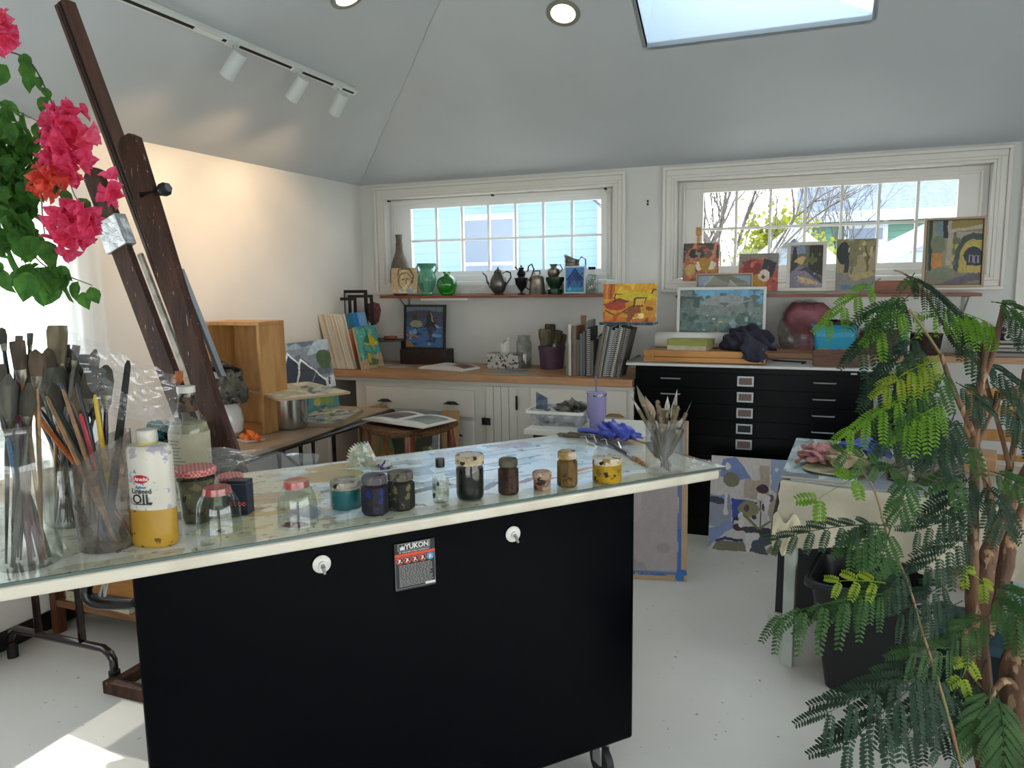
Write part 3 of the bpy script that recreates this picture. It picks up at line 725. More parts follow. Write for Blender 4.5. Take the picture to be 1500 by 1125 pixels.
for (a, b) in tops:
    mb = MB(); mb.box(FX0+.012, FX1-.03, FY, FY+.0055, b, a); d = obj('drawer', mb, blackp, r, world=True, smooth=0, bevel=.0015)
    for X0 in (lx, rx):
        mb = MB(); mb.tube([(X0-.055, FY, b+dh*.55), (X0-.055, FY-.02, b+dh*.55), (X0+.055, FY-.02, b+dh*.55), (X0+.055, FY, b+dh*.55)], .0045, 8); obj('handle', mb, pullm, d, world=True)
    mb = MB(); z0 = b+.016; z1 = a-.014; X0 = cx
    for q in ((X0-.044, X0+.044, z0, z0+.009), (X0-.044, X0+.044, z1-.009, z1), (X0-.044, X0-.035, z0+.009, z1-.009), (X0+.035, X0+.044, z0+.009, z1-.009)): mb.box(q[0], q[1], FY-.005, FY, q[2], q[3])
    obj('label_holder', mb, pullm, d, world=True, smooth=0)
    mb = MB(); mb.box(X0-.035, X0+.035, FY-.002, FY-.0001, z0+.009, z1-.009); obj('card', mb, tagm if a != tops[3][0] else M('card_dark', '#1a1a1b', .6), d, world=True, smooth=0)
mb = MB(); mp_ = P(1251, 544, y=FY); mb.obox((mp_.x, FY-.0015, FZ-.018), (.03, .003, .009)); obj('name_plate', mb, pullm, r, world=True, smooth=0)

# ------------------------------------------------------------------ wall shelves
s1a, s1b = P(558, 432, y=4.76).x, P(890, 432, y=4.76).x
SH = 1.405; S2 = 1.398
mb = MB(); mb.box(s1a, s1b, 4.745, YB-.034, SH-.018, SH); r = obj('wall_shelf', mb, mahog, None, smooth=0, bevel=.001, label='thin red-brown wooden shelf under the left back window holding vases', cat='shelf')
s2a, s2b = P(990, 431, y=4.76).x, P(1438, 428, y=4.76).x
mb = MB(); mb.box(s2a, s2b, 4.745, YB-.034, S2-.018, S2); r2 = obj('wall_shelf', mb, mahog, None, smooth=0, bevel=.001, label='thin red-brown wooden shelf under the right back window holding small paintings', cat='shelf')
for rr, xx in ((r, (s1a+.12, s1b-.03)), (r2, (s2a+.1, s2b-.05))):
    zz = SH if rr is r else S2
    for x in xx:
        mb = MB(); mb.box(x-.008, x+.008, 4.80, YB-.002, zz-.024, zz-.0185); mb.box(x-.008, x+.008, YB-.008, YB-.002, zz-.14, zz-.024); mb.bar((x, 4.82, zz-.026), (x, YB-.01, zz-.12), .008, .006, (1, 0, 0)); obj('bracket', mb, M('bracket_grey', '#8c8a86', .5, .3), rr, smooth=0)
p0, p1 = P(618, 438, y=4.80), P(687, 441, y=4.80)
mb = MB(); mb.box(p0.x, p1.x, 4.78, 4.9, SH-.037, SH-.0185); obj('under_shelf_light', mb, M('plastic_white', '#e4e6e6', .4), None, smooth=0, bevel=.003, label='slim white bar light fixed under the left window shelf', cat='light')
# low corner shelf in the back left corner
mb = MB(); cz = P(580, 500, y=4.72).z
mb.prism([(0, 0), (.46, 0), (.46, -.05), (.16, -.22), (0, -.24)], (XL+.002, YB-.002, cz-.012), (1, 0, 0), (0, 1, 0), .014)
mb.box(XL+.36, XL+.375, 4.86, YB-.002, CT+.0005, cz-.0125); mb.box(XL+.02, XL+.035, 4.76, YB-.002, CT+.0005, cz-.0125)
obj('corner_shelf', mb, dkwood, None, smooth=0, bevel=.001, label='small dark wooden corner shelf on the worktop holding a pink stone head', cat='shelf')

# ------------------------------------------------------------------ work cart with the glass palette
R0 = Vector((-.207, 2.263, 0)); D = Vector((-.669, -.743, 0)).normalized(); N = Vector((-.743, .669, 0)).normalized()
TZ = .94
def cart(s, t, z=0.): return R0 + D*s + N*t + Vector((0, 0, z))
mC = Matrix(((D.x, N.x, 0, R0.x), (D.y, N.y, 0, R0.y), (0, 0, 1, 0), (0, 0, 0, 1)))
croot = thing('work_cart', 'black steel rolling work cart under the long glass painting palette', 'cart', cart(.95, .3), 0)
def cbox(s0, s1, t0, t1, z0, z1): mb = MB(); mb.box(s0, s1, t0, t1, z0, z1); mb.xf(mC); mb.f = [f[::-1] for f in mb.f]; return mb
cartblk = M('cart_black_steel', '#010205', .22, spec=.07)
obj('body', cbox(.285, 1.575, .035, .50, .135, .90), cartblk, croot, world=True, smooth=0, bevel=.008)
for s in (.36, 1.49):
    for t in (.09, .44):
        mb = MB(); mb.lathe([(.0, -.011), (.05, -.011), (.05, .011), (.0, .011)], seg=24, cap0=False, cap1=False); mb.xf(Matrix.Translation(cart(s, t, .0505)) @ D.to_track_quat('Z', 'Y').to_matrix().to_4x4() @ Matrix.Rotation(0, 4, 'X'))
        c_ = obj('caster', mb, M('caster_rubber', '#1b1c1e', .6), croot, world=True)
        mb = MB(); mb.obox(cart(s, t, .128), (.06, .06, .012)); mb.obox(cart(s, t, .09)+D*.017, (.006, .04, .08), Matrix((D, N, Vector((0, 0, 1)))).transposed()); mb.obox(cart(s, t, .09)-D*.017, (.006, .04, .08), Matrix((D, N, Vector((0, 0, 1)))).transposed())
        obj('fork', mb, M('fork_steel', '#a8a9a6', .4, .6), c_, world=True, smooth=0)
# hooks on the back panel
def on_panel(px, py):
    v = ray(px, py); n = N; t = (cart(0, .033, 1)-CP).dot(n)/v.dot(n); return CP+v*t
qp = (-N).to_track_quat('Z', 'Y').to_matrix().to_4x4()
for i, (px, py) in enumerate(((471, 826), (751, 782))):
    c = on_panel(px, py); r = thing('suction_hook', ('clear plastic suction hook on the black cart back, left of the sticker', 'clear plastic suction hook on the black cart back, right of the sticker')[i], 'hook', c, 0, 'suction hooks on the cart')
    T = Matrix.Translation(c) @ qp
    mb = MB(); mb.lathe([(0, 0), (.021, 0), (.0215, .003), (.018, .006), (.009, .0075), (.008, .012), (0, .013)], seg=28, cap0=False, cap1=False); mb.xf(T); obj('cup', mb, M('milky_plastic', '#cfcfc8', .35), r, world=True)
    a = c - N*.012; mb = MB(); mb.tube([a, a-N*.010+Vector((0, 0, -.004)), a-N*.016+Vector((0, 0, -.014)), a-N*.020+Vector((0, 0, -.012))], [.005, .0045, .0035, .003], 8); obj('hook_arm', mb, M('hook_grey', '#8d8d88', .3), r, world=True)
# sticker
c0 = on_panel(577, 797); c1 = on_panel(636, 788); c2 = on_panel(580, 866); sw = (c1-c0).length; sh_ = (c0-c2).length
st = thing('warning_sticker', 'black warning sticker lettered YUKON on the cart back between the two hooks', 'sticker', (c0+c1)/2 + Vector((0, 0, -sh_)), 0)
ex = -D; O = (c0+c1)/2 - N*.001
def sbox(x0, x1, y0, y1, lay, name, mat, rnd_=False):   # x right 0..1, y down 0..1
    mb = MB(); a = O - ex*sw/2
    pts = [(x0*sw, -y0*sh_), (x1*sw, -y0*sh_), (x1*sw, -y1*sh_), (x0*sw, -y1*sh_)][::-1]
    mb.prism(pts, a - N*lay*.0004, ex, (0, 0, 1), .0003); return obj(name, mb, mat, st, world=True, smooth=0)
stk = M('sticker_black', '#141516', .4); wht = M('print_white', '#c9c9c6', .6); red = M('print_red', '#c8452c', .6); grey_ = M('print_grey', '#77777a', .6)
sbox(0, 1, 0, 1, 1, 'backing', stk)
mb = MB(); a = O-ex*sw/2
for (x0, x1, y0, y1) in ((.0, 1, .30, .312), (0, 1, .955, .965), (0, .012, .3, .96), (.988, 1, .3, .96)):
    mb.prism([(x0*sw, -y1*sh_), (x1*sw, -y1*sh_), (x1*sw, -y0*sh_), (x0*sw, -y0*sh_)], a-N*.0010, ex, (0, 0, 1), .0003)
obj('border', mb, grey_, st, world=True, smooth=0)
sbox(.08, .88, .01, .165, 2, 'logo_plate', grey_); sbox(.105, .855, .025, .15, 3, 'logo_ground', stk)
sbox(0, 1, .225, .285, 2, 'red_band', red)
rot_t = (radians(90), 0, atan2(ex.y, ex.x))
def stx(name, body, x, y, size, mat, sx=1., bold=0, al='CENTER'):
    p_ = O - ex*sw/2 + ex*x*sw + Vector((0, 0, -y*sh_)) - N*.0019; return text(name, body, size, mat, st, p_-Vector(st.location), rot_t, sx, .0002, al, bold=bold)
stx('lettering', 'YUKON', .55, .09, sh_*.15, wht, .95, .0006); stx('lettering', '46" 9-DRAWER MOBILE WORKBENCH', .48, .195, sh_*.045, wht, .85)
mb = MB(); mb.prism([(0, 0), (.012, .0), (.013, .010), (.009, .007), (.006, .012), (.003, .006), (0, .009)], O-ex*sw/2+ex*.13*sw+Vector((0, 0, -.14*sh_))-N*.0019, ex, (0, 0, 1), .0003); obj('bear_mark', mb, wht, st, world=True, smooth=0)
for i in range(5):
    cc = O - ex*sw/2 + ex*(.12+.19*i)*sw + Vector((0, 0, -.365*sh_)) - N*.0013
    mb = MB(); mb.lathe([(0, 0), (.09*sw, 0), (.09*sw, .0004), (0, .0004)], seg=24, cap0=False, cap1=False); mb.xf(Matrix.Translation(cc) @ qp); pc = obj('warning_symbol', mb, M('print_blue', '#3f86b0', .5) if i == 4 else red, st, world=True)
    mb = MB(); mb.lathe([(0, .0004), (.07*sw, .0004), (.07*sw, .0007), (0, .0007)], seg=24, cap0=False, cap1=False); mb.xf(Matrix.Translation(cc) @ qp)
    if i < 4: obj('symbol_ground', mb, stk, pc, world=True)
    mb = MB(); mb.bar(cc-N*.0009-ex*.05*sw+Vector((0, 0, .05*sw)), cc-N*.0009+ex*.05*sw-Vector((0, 0, .05*sw)), .012*sw, .0003, N); mb.bar(cc-N*.0009-ex*.03*sw-Vector((0, 0, .045*sw)), cc-N*.0009+ex*.01*sw+Vector((0, 0, .04*sw)), .035*sw, .0003, N); obj('pictogram', mb, wht, pc, world=True, smooth=0)
mb = MB(); R_ = random.Random(5)
for i in range(15):
    yy = .47+i*.031
    if yy > .93: break
    x = .10
    while x < .93-.1*R_.random():
        L_ = R_.uniform(.03, .09); mb.prism([(x*sw, -(yy+.014)*sh_), ((x+L_)*sw, -(yy+.014)*sh_), ((x+L_)*sw, -yy*sh_), (x*sw, -yy*sh_)], a-N*.0010, ex, (0, 0, 1), .0002); x += L_+.015
obj('small_print', mb, M('print_dim', '#8e8e8c', .6), st, world=True, smooth=0)['kind'] = 'stuff'
sbox(.74, .99, .90, .95, 4, 'white_box', wht)
# top board and the glass sheet
PW, PD = 2.02, .655
trim_ = M('cream_edge_band', '#cfc9b9', .35, 0, '#b9b19f', 6, .45, .7, spots=(('#5a4c40', 28, .76),))
tb = cbox(0, PW, 0, PD-.02, .902, .932); obj('cart_top', tb, trim_, croot, world=True, smooth=0, bevel=.008, seg=3)
# glass palette with paint on it: one pane whose paint lies on the upper face
NX, NY = 500, 165
pt = Paint(NX, NY, '#c9c9b4', 3, .01, .03)      # u along s from the right end (0) to the left, v away from camera
pt.spots('#d6d8cc', 5, .25, 9); pt.spots('#bcb9a2', 7, .35, 12)
pt.poly([(.10, .35), (.16, .15), (.30, .12), (.46, .18), (.60, .40), (.62, .7), (.55, .99), (.30, .98), (.16, .93), (.09, .70)], '#d3e4e8')
pt.poly([(.14, .10), (.26, .05), (.30, .14), (.17, .22)], '#c3e2ee')
for c, b, th, k in (('#e3eef0', (.10, .1, .6, 1), .1, 9), ('#bcd0d6', (.10, .1, .6, 1), .42, 11), ('#c9bcc0', (.15, .45, .5, .95), .45, 8), ('#9fb4bd', (.2, .3, .6, .95), .58, 13), ('#8fa3b0', (.34, .28, .52, .7), .45, 10)): pt.spots(c, k, th, k*2, b)
for (x0, y0, x1, y1, c, w_) in ((.20, .62, .38, .55, '#a9aca2', .008), (.15, .75, .36, .72, '#b5a9a8', .006), (.24, .5, .44, .42, '#8b948f', .007), (.12, .85, .30, .8, '#9fa8a8', .005), (.30, .82, .5, .78, '#b3bcb5', .009), (.46, .62, .55, .50, '#74808a', .012), (.16, .3, .22, .25, '#c07a3c', .012), (.17, .24, .215, .22, '#c79a2c', .01), (.27, .27, .30, .22, '#8a2f26', .01), (.245, .22, .27, .2, '#a0522f', .008), (.33, .28, .36, .2, '#57463f', .008), (.38, .36, .45, .3, '#48484c', .02), (.31, .24, .33, .2, '#a8322b', .01)): pt.line([(x0, y0), (x1, y1)], w_, c)
for (x, y, rx, ry, c) in ((.52, .75, .05, .1, '#a89766'), (.50, .9, .05, .06, '#b7a06b'), (.60, .5, .05, .22, '#c6cdb0'), (.66, .62, .09, .3, '#c5ccb0'), (.70, .45, .05, .06, '#8c8377'), (.66, .38, .04, .05, '#6e6458'), (.62, .33, .03, .05, '#bba765'), (.585, .25, .02, .1, '#8593b4'), (.67, .18, .05, .12, '#d1cba0'), (.615, .52, .05, .08, '#9f926a')): pt.ell(x, y, rx, ry, c)
pt.spots('#7d7466', 30, .70, 90, (.55, .0, .8, .7), .6); pt.spots('#a39d8c', 34, .62, 100, (.5, 0, 1, 1), .6); pt.spots('#6b6257', 40, .84, 120, None, .7); pt.spots('#dddcd0', 14, .66, 40, (0, 0, 1, .4))
pt.rect(0, 0, .10, 1, '#cdd3cd', .6)
img = pt.done()
palm = attrmat('wet_palette', .08, .12)
mb = MB()
for j in range(NY+1):
    for i in range(NX+1): mb.v.append(mC @ Vector((PW*i/NX, PD*j/NY, TZ)))
for j in range(NY):
    for i in range(NX): a = j*(NX+1)+i; mb.f.append((a, a+NX+1, a+NX+2, a+1))
cols = [tuple(c) for c in img.reshape(-1, 3)]
pal = thing('glass_palette', 'long paint-smeared glass palette sheet lying on the black work cart', 'palette', cart(PW/2, PD/2, .932))
o = obj('paint_smears', mb, palm, pal, smooth=0, world=True); setcols(o, cols)
obj('glass_sheet', cbox(-.02, PW, -.002, PD+.0, .9325, TZ-.0005), M('glass_green_edge', '#4d5f5a', .1, 0, coat=.5), pal, world=True, smooth=0)

# helpers for objects that stand on the cart
def cpt(px, py, z=TZ+.0005): return P(px, py, z=z)
def jar(name, label, cat, base, prof, mat, seg=28, poly=False, lid=None, lidmat=None, group=None, inner=None, innermat=None, twist=0., sx=1, sy=1, cap0=True, cap1=True, body='body', solid=0):
    r = thing(name, label, cat, base, 0, group)
    mb = MB(); mb.lathe(prof, seg=seg, twist=twist, poly=poly, sx=sx, sy=sy, cap0=cap0, cap1=cap1); obj(body, mb, mat, r, smooth=30, solid=solid)
    if inner: mb = MB(); mb.lathe(inner, seg=seg, twist=twist, poly=poly, sx=sx, sy=sy); obj('contents', mb, innermat, r, smooth=30)
    if lid: mb = MB(); mb.lathe(lid, seg=max(seg, 24), sx=sx, sy=sy); obj('lid', mb, lidmat, r, smooth=30)
    return r
def W(px, p): return px*mpp(p)
dirt = lambda name, a, b, c, d='#2a2420': M(name, a, .6, 0, b, 30, .4, .62, bump=.3, bscale=60, spots=((c, 45, .58), (d, 38, .60)), spec=.2)
# ------------------------------------------------------------------ jars on the palette
def oct_prof(r, h, neck=.78, base=.0):
    return [(r*.86, 0), (r, .004), (r, h*.62), (r*.93, h*.70), (r*neck, h*.75), (r*neck, h*.80)]
def lid_prof(r, z0, z1): return [(0, z0), (r*.97, z0), (r, z0+.002), (r, z1-.003), (r*.96, z1), (0, z1)]
def faceted_jar(px, py, wpx, hpx, m, lm, label, lidw=.88):
    b = cpt(px, py); r_ = W(wpx, b)/2; h = W(hpx, b)*1.0
    pr = [(0, 0), (r_*.9, 0), (r_, .004), (r_, h*.68), (r_*.94, h*.72), (r_*.80, h*.755), (r_*.80, h*.80), (0, h*.80)]
    ld = [(0, h*.795), (r_*lidw*.97, h*.795), (r_*lidw, h*.81), (r_*lidw*.99, h*.90), (r_*lidw, h*.925), (r_*lidw*.98, h*.965), (r_*lidw*.86, h), (0, h)]
    return jar('paint_jar', label, 'jar', b, pr, m, 8, True, ld, lm, 'small paint jars along the front edge of the palette', cap0=False, cap1=False)
cak = lambda n, a, b, c: dirt(n, a, b, c)
lidg = cak('lid_grime', '#6d675c', '#55504a', '#3c3a3c')
faceted_jar(550, 751, 40, 57, cak('jar_navy', '#1c1d2c', '#2b2824', '#1d2c66'), cak('lid_blue_grime', '#615e62', '#4a4650', '#6f6a60'), 'faceted jar crusted with navy blue paint beside the teal jar', .92)
faceted_jar(588, 744, 41, 55, cak('jar_black_green', '#1a1b18', '#232420', '#5c5838'), lidg, 'faceted jar crusted black and olive, third of the row from the teal jar', .92)
faceted_jar(745, 722, 30, 52, cak('jar_brown', '#2e1c12', '#453322', '#1d120c'), cak('lid_olive_grime', '#5c5a4a', '#46453a', '#6f6c58'), 'narrow faceted jar crusted dark brown, right of the mason jar', .94)
faceted_jar(831, 711, 30, 52, cak('jar_ochre', '#5a431a', '#6d5220', '#4a463a'), cak('lid_ochre', '#8f7437', '#b9b0a6', '#7d6429'), 'tall faceted jar crusted with ochre paint', .94)
b = cpt(794, 716); r_ = W(25, b)/2; h = W(27, b)
jar('paint_jar', 'tiny round jar caked in terracotta paint, smallest of the row', 'jar', b, [(0, 0), (r_*.95, 0), (r_, .003), (r_, h*.55), (r_*.93, h*.62), (0, h*.62)], cak('jar_terracotta', '#8a6a54', '#6f5342', '#a08870'), 24, False, [(0, h*.62), (r_*1.1, h*.62), (r_*1.14, h*.70), (r_*1.1, h*.84), (r_*1.16, h*.9), (r_*.9, h), (0, h)], cak('lid_terracotta', '#a48c74', '#846a55', '#c4b8a6'), 'small paint jars along the front edge of the palette')
b = cpt(889, 705); r_ = W(42, b)/2; h = W(37, b)
jar('paint_jar', 'squat round jar of yellow ochre paint, nearest the jar of palette knives', 'jar', b, [(0, 0), (r_*.93, 0), (r_, .005), (r_, h*.72), (r_*.97, h*.74), (0, h*.74)], cak('jar_yellow', '#8e6f14', '#a5841c', '#6e5a24'), 32, False, [(0, h*.74), (r_*1.0, h*.74), (r_*1.01, h*.80), (r_*1.01, h*.95), (r_*.94, h), (0, h)], cak('lid_yellow_white', '#b6a27a', '#c7c3bd', '#8a7338'), 'small paint jars along the front edge of the palette', cap0=False, cap1=False)
b = cpt(508, 741); r_ = W(47, b)/2; h = W(39, b)
jar('paint_jar', 'squat glass jar of teal green paint with a pale lid', 'jar', b, [(0, 0), (r_*.94, 0), (r_, .006), (r_, h*.70), (r_*.96, h*.74), (0, h*.74)], M('jar_teal', '#17605a', .2, 0, '#1d5a5e', 14, .4, .6, coat=.8), 32, False, [(0, h*.73), (r_*.98, h*.73), (r_*.99, h*.80), (r_*.96, h*.82), (r_*.99, h*.85), (r_*.99, h*.95), (r_*.95, h), (0, h)], cak('lid_pale', '#a8a294', '#8f8a7c', '#bdb8aa'), 'small paint jars along the front edge of the palette', cap0=False, cap1=False)
# mason jar
b = cpt(689, 730); r_ = W(41, b)/2; h = W(66, b)
r = jar('mason_jar', 'mason jar nearly full of black liquid with a rusty-rimmed white lid', 'jar', b, [(0, .003), (r_*.85, 0), (r_*.97, .008), (r_, .02), (r_, h*.70), (r_*.93, h*.78), (r_*.93, h*.84)], jarglass, 32, inner=[(0, .005), (r_*.90, .005), (r_*.965, .015), (r_*.965, h*.70), (0, h*.76)], innermat=M('black_sludge', '#070a08', .3, 0, '#12150f', 20, spec=.15), cap1=False)
mb = MB(); mb.lathe([(r_*.93, h*.80), (r_*1.02, h*.80), (r_*1.03, h*.83), (r_*1.0, h*.85), (r_*1.03, h*.88), (r_*1.0, h*.90), (r_*1.03, h*.93), (r_*1.03, h*.97), (r_*.97, h), (r_*.88, h)], seg=36, cap0=False, cap1=False); obj('screw_band', mb, cak('band_cream', '#b9ac90', '#a5967a', '#8a6a48'), r)
mb = MB(); mb.lathe([(0, h*.985), (r_*.62, h*.985), (r_*.7, h*.992), (r_*.9, h*.992)], seg=36, cap0=False, cap1=False); obj('lid', mb, M('lid_white_red', '#c9c3bb', .5, 0, '#7e4a42', 26, .52, .56), r)
# small clear bottle with a black cap
b = cpt(646, 736); r_ = W(24, b)/2; h = W(66, b)
r = jar('glass_bottle', 'small clear glass bottle with a black cap and paint-spotted label', 'bottle', b, [(0, .002), (r_*.85, 0), (r_, .005), (r_, h*.62), (r_*.85, h*.70), (r_*.5, h*.76), (r_*.5, h*.82)], jarglass, 28, inner=[(0, .004), (r_*.9, .004), (r_*.93, .01), (r_*.93, h*.28), (0, h*.28)], innermat=glassmat('clear_oil', (.90, .90, .82), .05, .05, .12, '#c9c7b5'), lid=lid_prof(r_*.56, h*.81, h), lidmat=M('black_cap', '#0b0b0c', .35), cap1=False)
mb = MB(); mb.lathe([(r_*1.012, h*.12), (r_*1.012, h*.55)], seg=28, cap0=False, cap1=False); obj('label', mb, glassmat('clear_label', (.9, .92, .9), .05, .2, .28, '#d8d8cf', 60.), r)
for (a_, z_, q) in ((.5, .47, .16), (-.1, .2, .2)):
    mb = MB(); a2 = -1.9+a_; mb.lathe([(0, 0), (r_*q*1.2, 0), (r_*q, .0008), (0, .0012)], seg=10, sy=1.5); mb.xf(Matrix.Translation((cos(a2)*r_*1.02, sin(a2)*r_*1.02, h*z_)) @ Vector((cos(a2), sin(a2), 0)).to_track_quat('Z', 'Y').to_matrix().to_4x4()); obj('paint_blot', mb, blackm, r)
for z_, t_ in ((.50, 'SOLVENT'), (.42, 'OIL'),): 
    t = text('lettering', t_ if t_ == 'OIL' else '(2)', .011, M('print_ink', '#35383a', .6), r, (0, 0, 0), (0, 0, 0), curve=r_*1.03); a2 = -1.95
    t.rotation_euler = (radians(90), 0, a2+pi/2); t.location = (cos(a2)*r_*1.03, sin(a2)*r_*1.03, h*z_-.008)
# inverted tumblers with red bases
def upturned(px, py, wpx, hpx, label, blot):
    b = cpt(px, py); r_ = W(wpx, b)/2; h = W(hpx, b)
    r = thing('upturned_glass', label, 'glass', b, 0, 'upturned clear glasses with red bottoms on the palette')
    mb = MB(); mb.lathe([(r_, 0), (r_*1.01, .002), (r_*.99, .004), (r_*.97, h*.45), (r_*.9, h*.68), (r_*.70, h*.86), (r_*.60, h*.95), (r_*.58, h)], seg=36, cap0=False, cap1=False)
    mb.lathe([(r_*.97, 0), (r_*.95, h*.45), (r_*.87, h*.67), (r_*.66, h*.85), (r_*.5, h*.9), (0, h*.905)], seg=36, cap0=False, cap1=False); obj('bowl', mb, jarglass, r)
    mb = MB(); mb.lathe([(r_*.64, h*.86), (r_*.61, h*.95), (r_*.59, h+.0005), (0, h*.985)], seg=36, cap0=False, cap1=False); obj('red_bottom', mb, M('red_film', '#a8352e', .3, 0, '#8e4a44', 24, .4, .6, coat=.6), r)
    mb = MB(); mb.grid(lambda u, v: (blot[0]+cos(u*2*pi)*blot[2]*v*(1+.2*sin(5*u*2*pi)), blot[1]+sin(u*2*pi)*blot[2]*.7*v, .001+.004*(1-v)*(1+.5*sin(u*30))), 20, 4, True); obj('dried_paint', mb, M('dried_'+str(px), blot[3], .7, 0, '#5a3a38', 60), r)
upturned(322, 776, 64, 64, 'upturned clear glass with a red bottom beside the linseed oil bottle', (.012, -.01, .012, '#35303a'))
upturned(437, 768, 58, 66, 'upturned clear glass with a red bottom standing over dark red paint', (-.004, -.006, .03, '#6d3735'))
# jam jars with gingham lids
gl = M('gingham', '#b8504f', .45); n_ = gl.node_tree.nodes; ck = n_.new('ShaderNodeTexChecker'); ck.inputs['Scale'].default_value = 160; ck.inputs['Color1'].default_value = lin('#b34a4c')+(1,); ck.inputs['Color2'].default_value = lin('#c9938f')+(1,)
tcn = n_.new('ShaderNodeTexCoord'); gl.node_tree.links.new(tcn.outputs['Object'], ck.inputs[0]); gl.node_tree.links.new(ck.outputs[0], n_['Principled BSDF'].inputs['Base Color'])
for (px, py, wpx, hpx, lab) in ((291, 762, 56, 80, 'squat jam jar of murky solvent with a red gingham lid beside the tall bottle'), (340, 742, 36, 48, 'smaller jam jar with a red gingham lid behind the navy paint box')):
    b = cpt(px, py); r_ = W(wpx, b)/2; h = W(hpx, b)
    r = jar('jam_jar', lab, 'jar', b, [(0, .002), (r_*.72, 0), (r_*.78, .006), (r_*.9, h*.70), (r_*1.0, h*.80), (r_*1.0, h*.9)], jarglass, 12, True, [(0, h*.88), (r_*1.02, h*.88), (r_*1.04, h*.90), (r_*1.04, h*.97), (r_*.98, h), (0, h*.99)], gl, 'jam jars with red gingham lids', inner=[(0, .004), (r_*.70, .004), (r_*.75, .01), (r_*.86, h*.68), (r_*.95, h*.80), (0, h*.80)], innermat=cak('murk', '#6f6a55', '#5d5a48', '#8d8364'), cap1=False)
# navy box with red letters
b = cpt(352, 752); mb = MB()
r = thing('paint_tube_box', 'small dark navy cardboard box with red lettering behind the upturned glass', 'box', b, radians(14))
hb = W(50, b); wb = W(30, b)
mb.box(-wb/2, wb/2, -.01, .025, 0, hb); obj('carton', mb, M('navy_card', '#161c30', .45), r, smooth=0, bevel=.001)
mb = MB(); mb.box(-wb/2-.0005, wb/2+.0005, -.0106, .0256, hb*.9, hb*.905); obj('flap_line', mb, M('print_dim', ''), r, smooth=0)
for k in range(4):
    mb = MB(); mb.ring((-wb*.33+k*wb*.22, -.0108, hb*.32), wb*.075, .0012, (0, 1, 0), 12, 4); obj('red_mark', mb, red, r)
# linseed oil bottle (oval)
b = cpt(217, 800); b += Vector((.0, .02, 0)); r_ = W(72, b)/2; h = W(170, b)
r = thing('linseed_oil_bottle', 'white linseed oil bottle a third full of golden oil with paint-smudged sides', 'bottle', b, radians(12))
ov = .62
milky = M('milky_bottle', '#c7c3b8', .3, 0, '#b9b4a8', 8, .4, .6, spots=(('#9c98a2', 30, .58), ('#7b8cb4', 50, .66), ('#c3c08a', 42, .64), ('#5b544c', 70, .68)))
mb = MB(); zo = h*.33
mb.lathe([(r_*.5, h*.885), (r_*.86, h*.868), (r_*.97, h*.84), (r_, h*.80), (r_, zo)][::-1], seg=40, sy=ov, cap0=False, cap1=False); mb.lathe([(r_*.36, h*.875), (r_*.5, h*.885)][::1], seg=40, sy=ov, cap0=False, cap1=False); obj('body', mb, milky, r)
mb = MB(); mb.lathe([(0, 0), (r_*.9, 0), (r_*.98, .006), (r_, .014), (r_, zo)], seg=40, sy=ov, cap0=False, cap1=False); obj('oil', mb, M('golden_oil', '#a1781c', .25, 0, '#af8a2c', 5, spots=(('#5a4212', 60, .66),), coat=.5), r)
mb = MB(); mb.lathe([(0, h*.87), (r_*.40, h*.87), (r_*.40, h*.91), (r_*.36, h*.91)], seg=28, cap0=False, cap1=False); obj('neck', mb, M('yellowed_neck', '#b3a54e', .4), r)
mb = MB(); mb.lathe([(0, h*.90), (r_*.40, h*.90), (r_*.41, h*.905), (r_*.39, h*.995), (r_*.36, h), (0, h)], seg=28, cap0=False, cap1=False); obj('cap', mb, M('dirty_white_cap', '#c4c0b6', .45, 0, '#9b978c', 30), r)
def bottle_text(t_, z, size, mat, sx=1., bold=.0002, nm='lettering'):
    rr = r_*1.0; t = text(nm, t_, size, mat, r, (0, -rr*ov-.0012, z), (radians(90), 0, 0), sx, .0002, bold=bold)
    for v in t.data.vertices:          # bend on to the oval wall
        x = v.co.x; v.co.z -= ov*(rr-sqrt(max(0, rr*rr-x*x)))
    return t
ink = M('print_ink', '#35383a', .6)
bottle_text('OIL', h*.425, h*.115, M('print_black', '#1d1f1e', .5), 1.0, .0004); bottle_text('Linseed', h*.495, h*.062, M('print_black', ''), .95)
bottle_text('www.utrechtart.com', h*.385, h*.02, ink); bottle_text('Refined', h*.53, h*.03, M('print_blue', ''))
mb = MB(); mb.grid(lambda u, v: (cos(u*2*pi)*r_*.36*v, -ov*sqrt(r_*r_-(cos(u*2*pi)*r_*.36*v)**2)-.0008, h*.60+sin(u*2*pi)*r_*.17*v), 28, 2, True); obj('red_oval', mb, M('label_red', '#a81c28', .4), r)
bottle_text('Utrecht', h*.60, h*.046, M('print_cream', '#e4ded2', .5), .95)
# tall bottle with printed label, brown neck and orange clip
b = P(283, 716, z=TZ+.0005); r_ = W(56, b)/2; h = W(152, b)
r = jar('solvent_bottle', 'tall clear bottle of cloudy solvent with a printed label, behind the linseed oil', 'bottle', b, [(0, .002), (r_*.9, 0), (r_, .008), (r_, h*.58), (r_*.9, h*.66), (r_*.55, h*.76), (r_*.42, h*.84), (r_*.40, h*.98)], jarglass, 32, inner=[(0, .004), (r_*.93, .004), (r_*.96, .012), (r_*.96, h*.57), (r_*.86, h*.65), (0, h*.66)], innermat=dirt('cloudy', '#a09a80', '#96917a', '#b7ab8c', '#8c866e'), cap1=False)
mb = MB(); mb.lathe([(r_*.55, h*.765), (r_*.45, h*.84), (r_*.42, h*.90)], seg=32, cap0=False, cap1=False); obj('stained_neck', mb, cak('neck_brown', '#5d4a3c', '#3f332c', '#7a6655'), r)
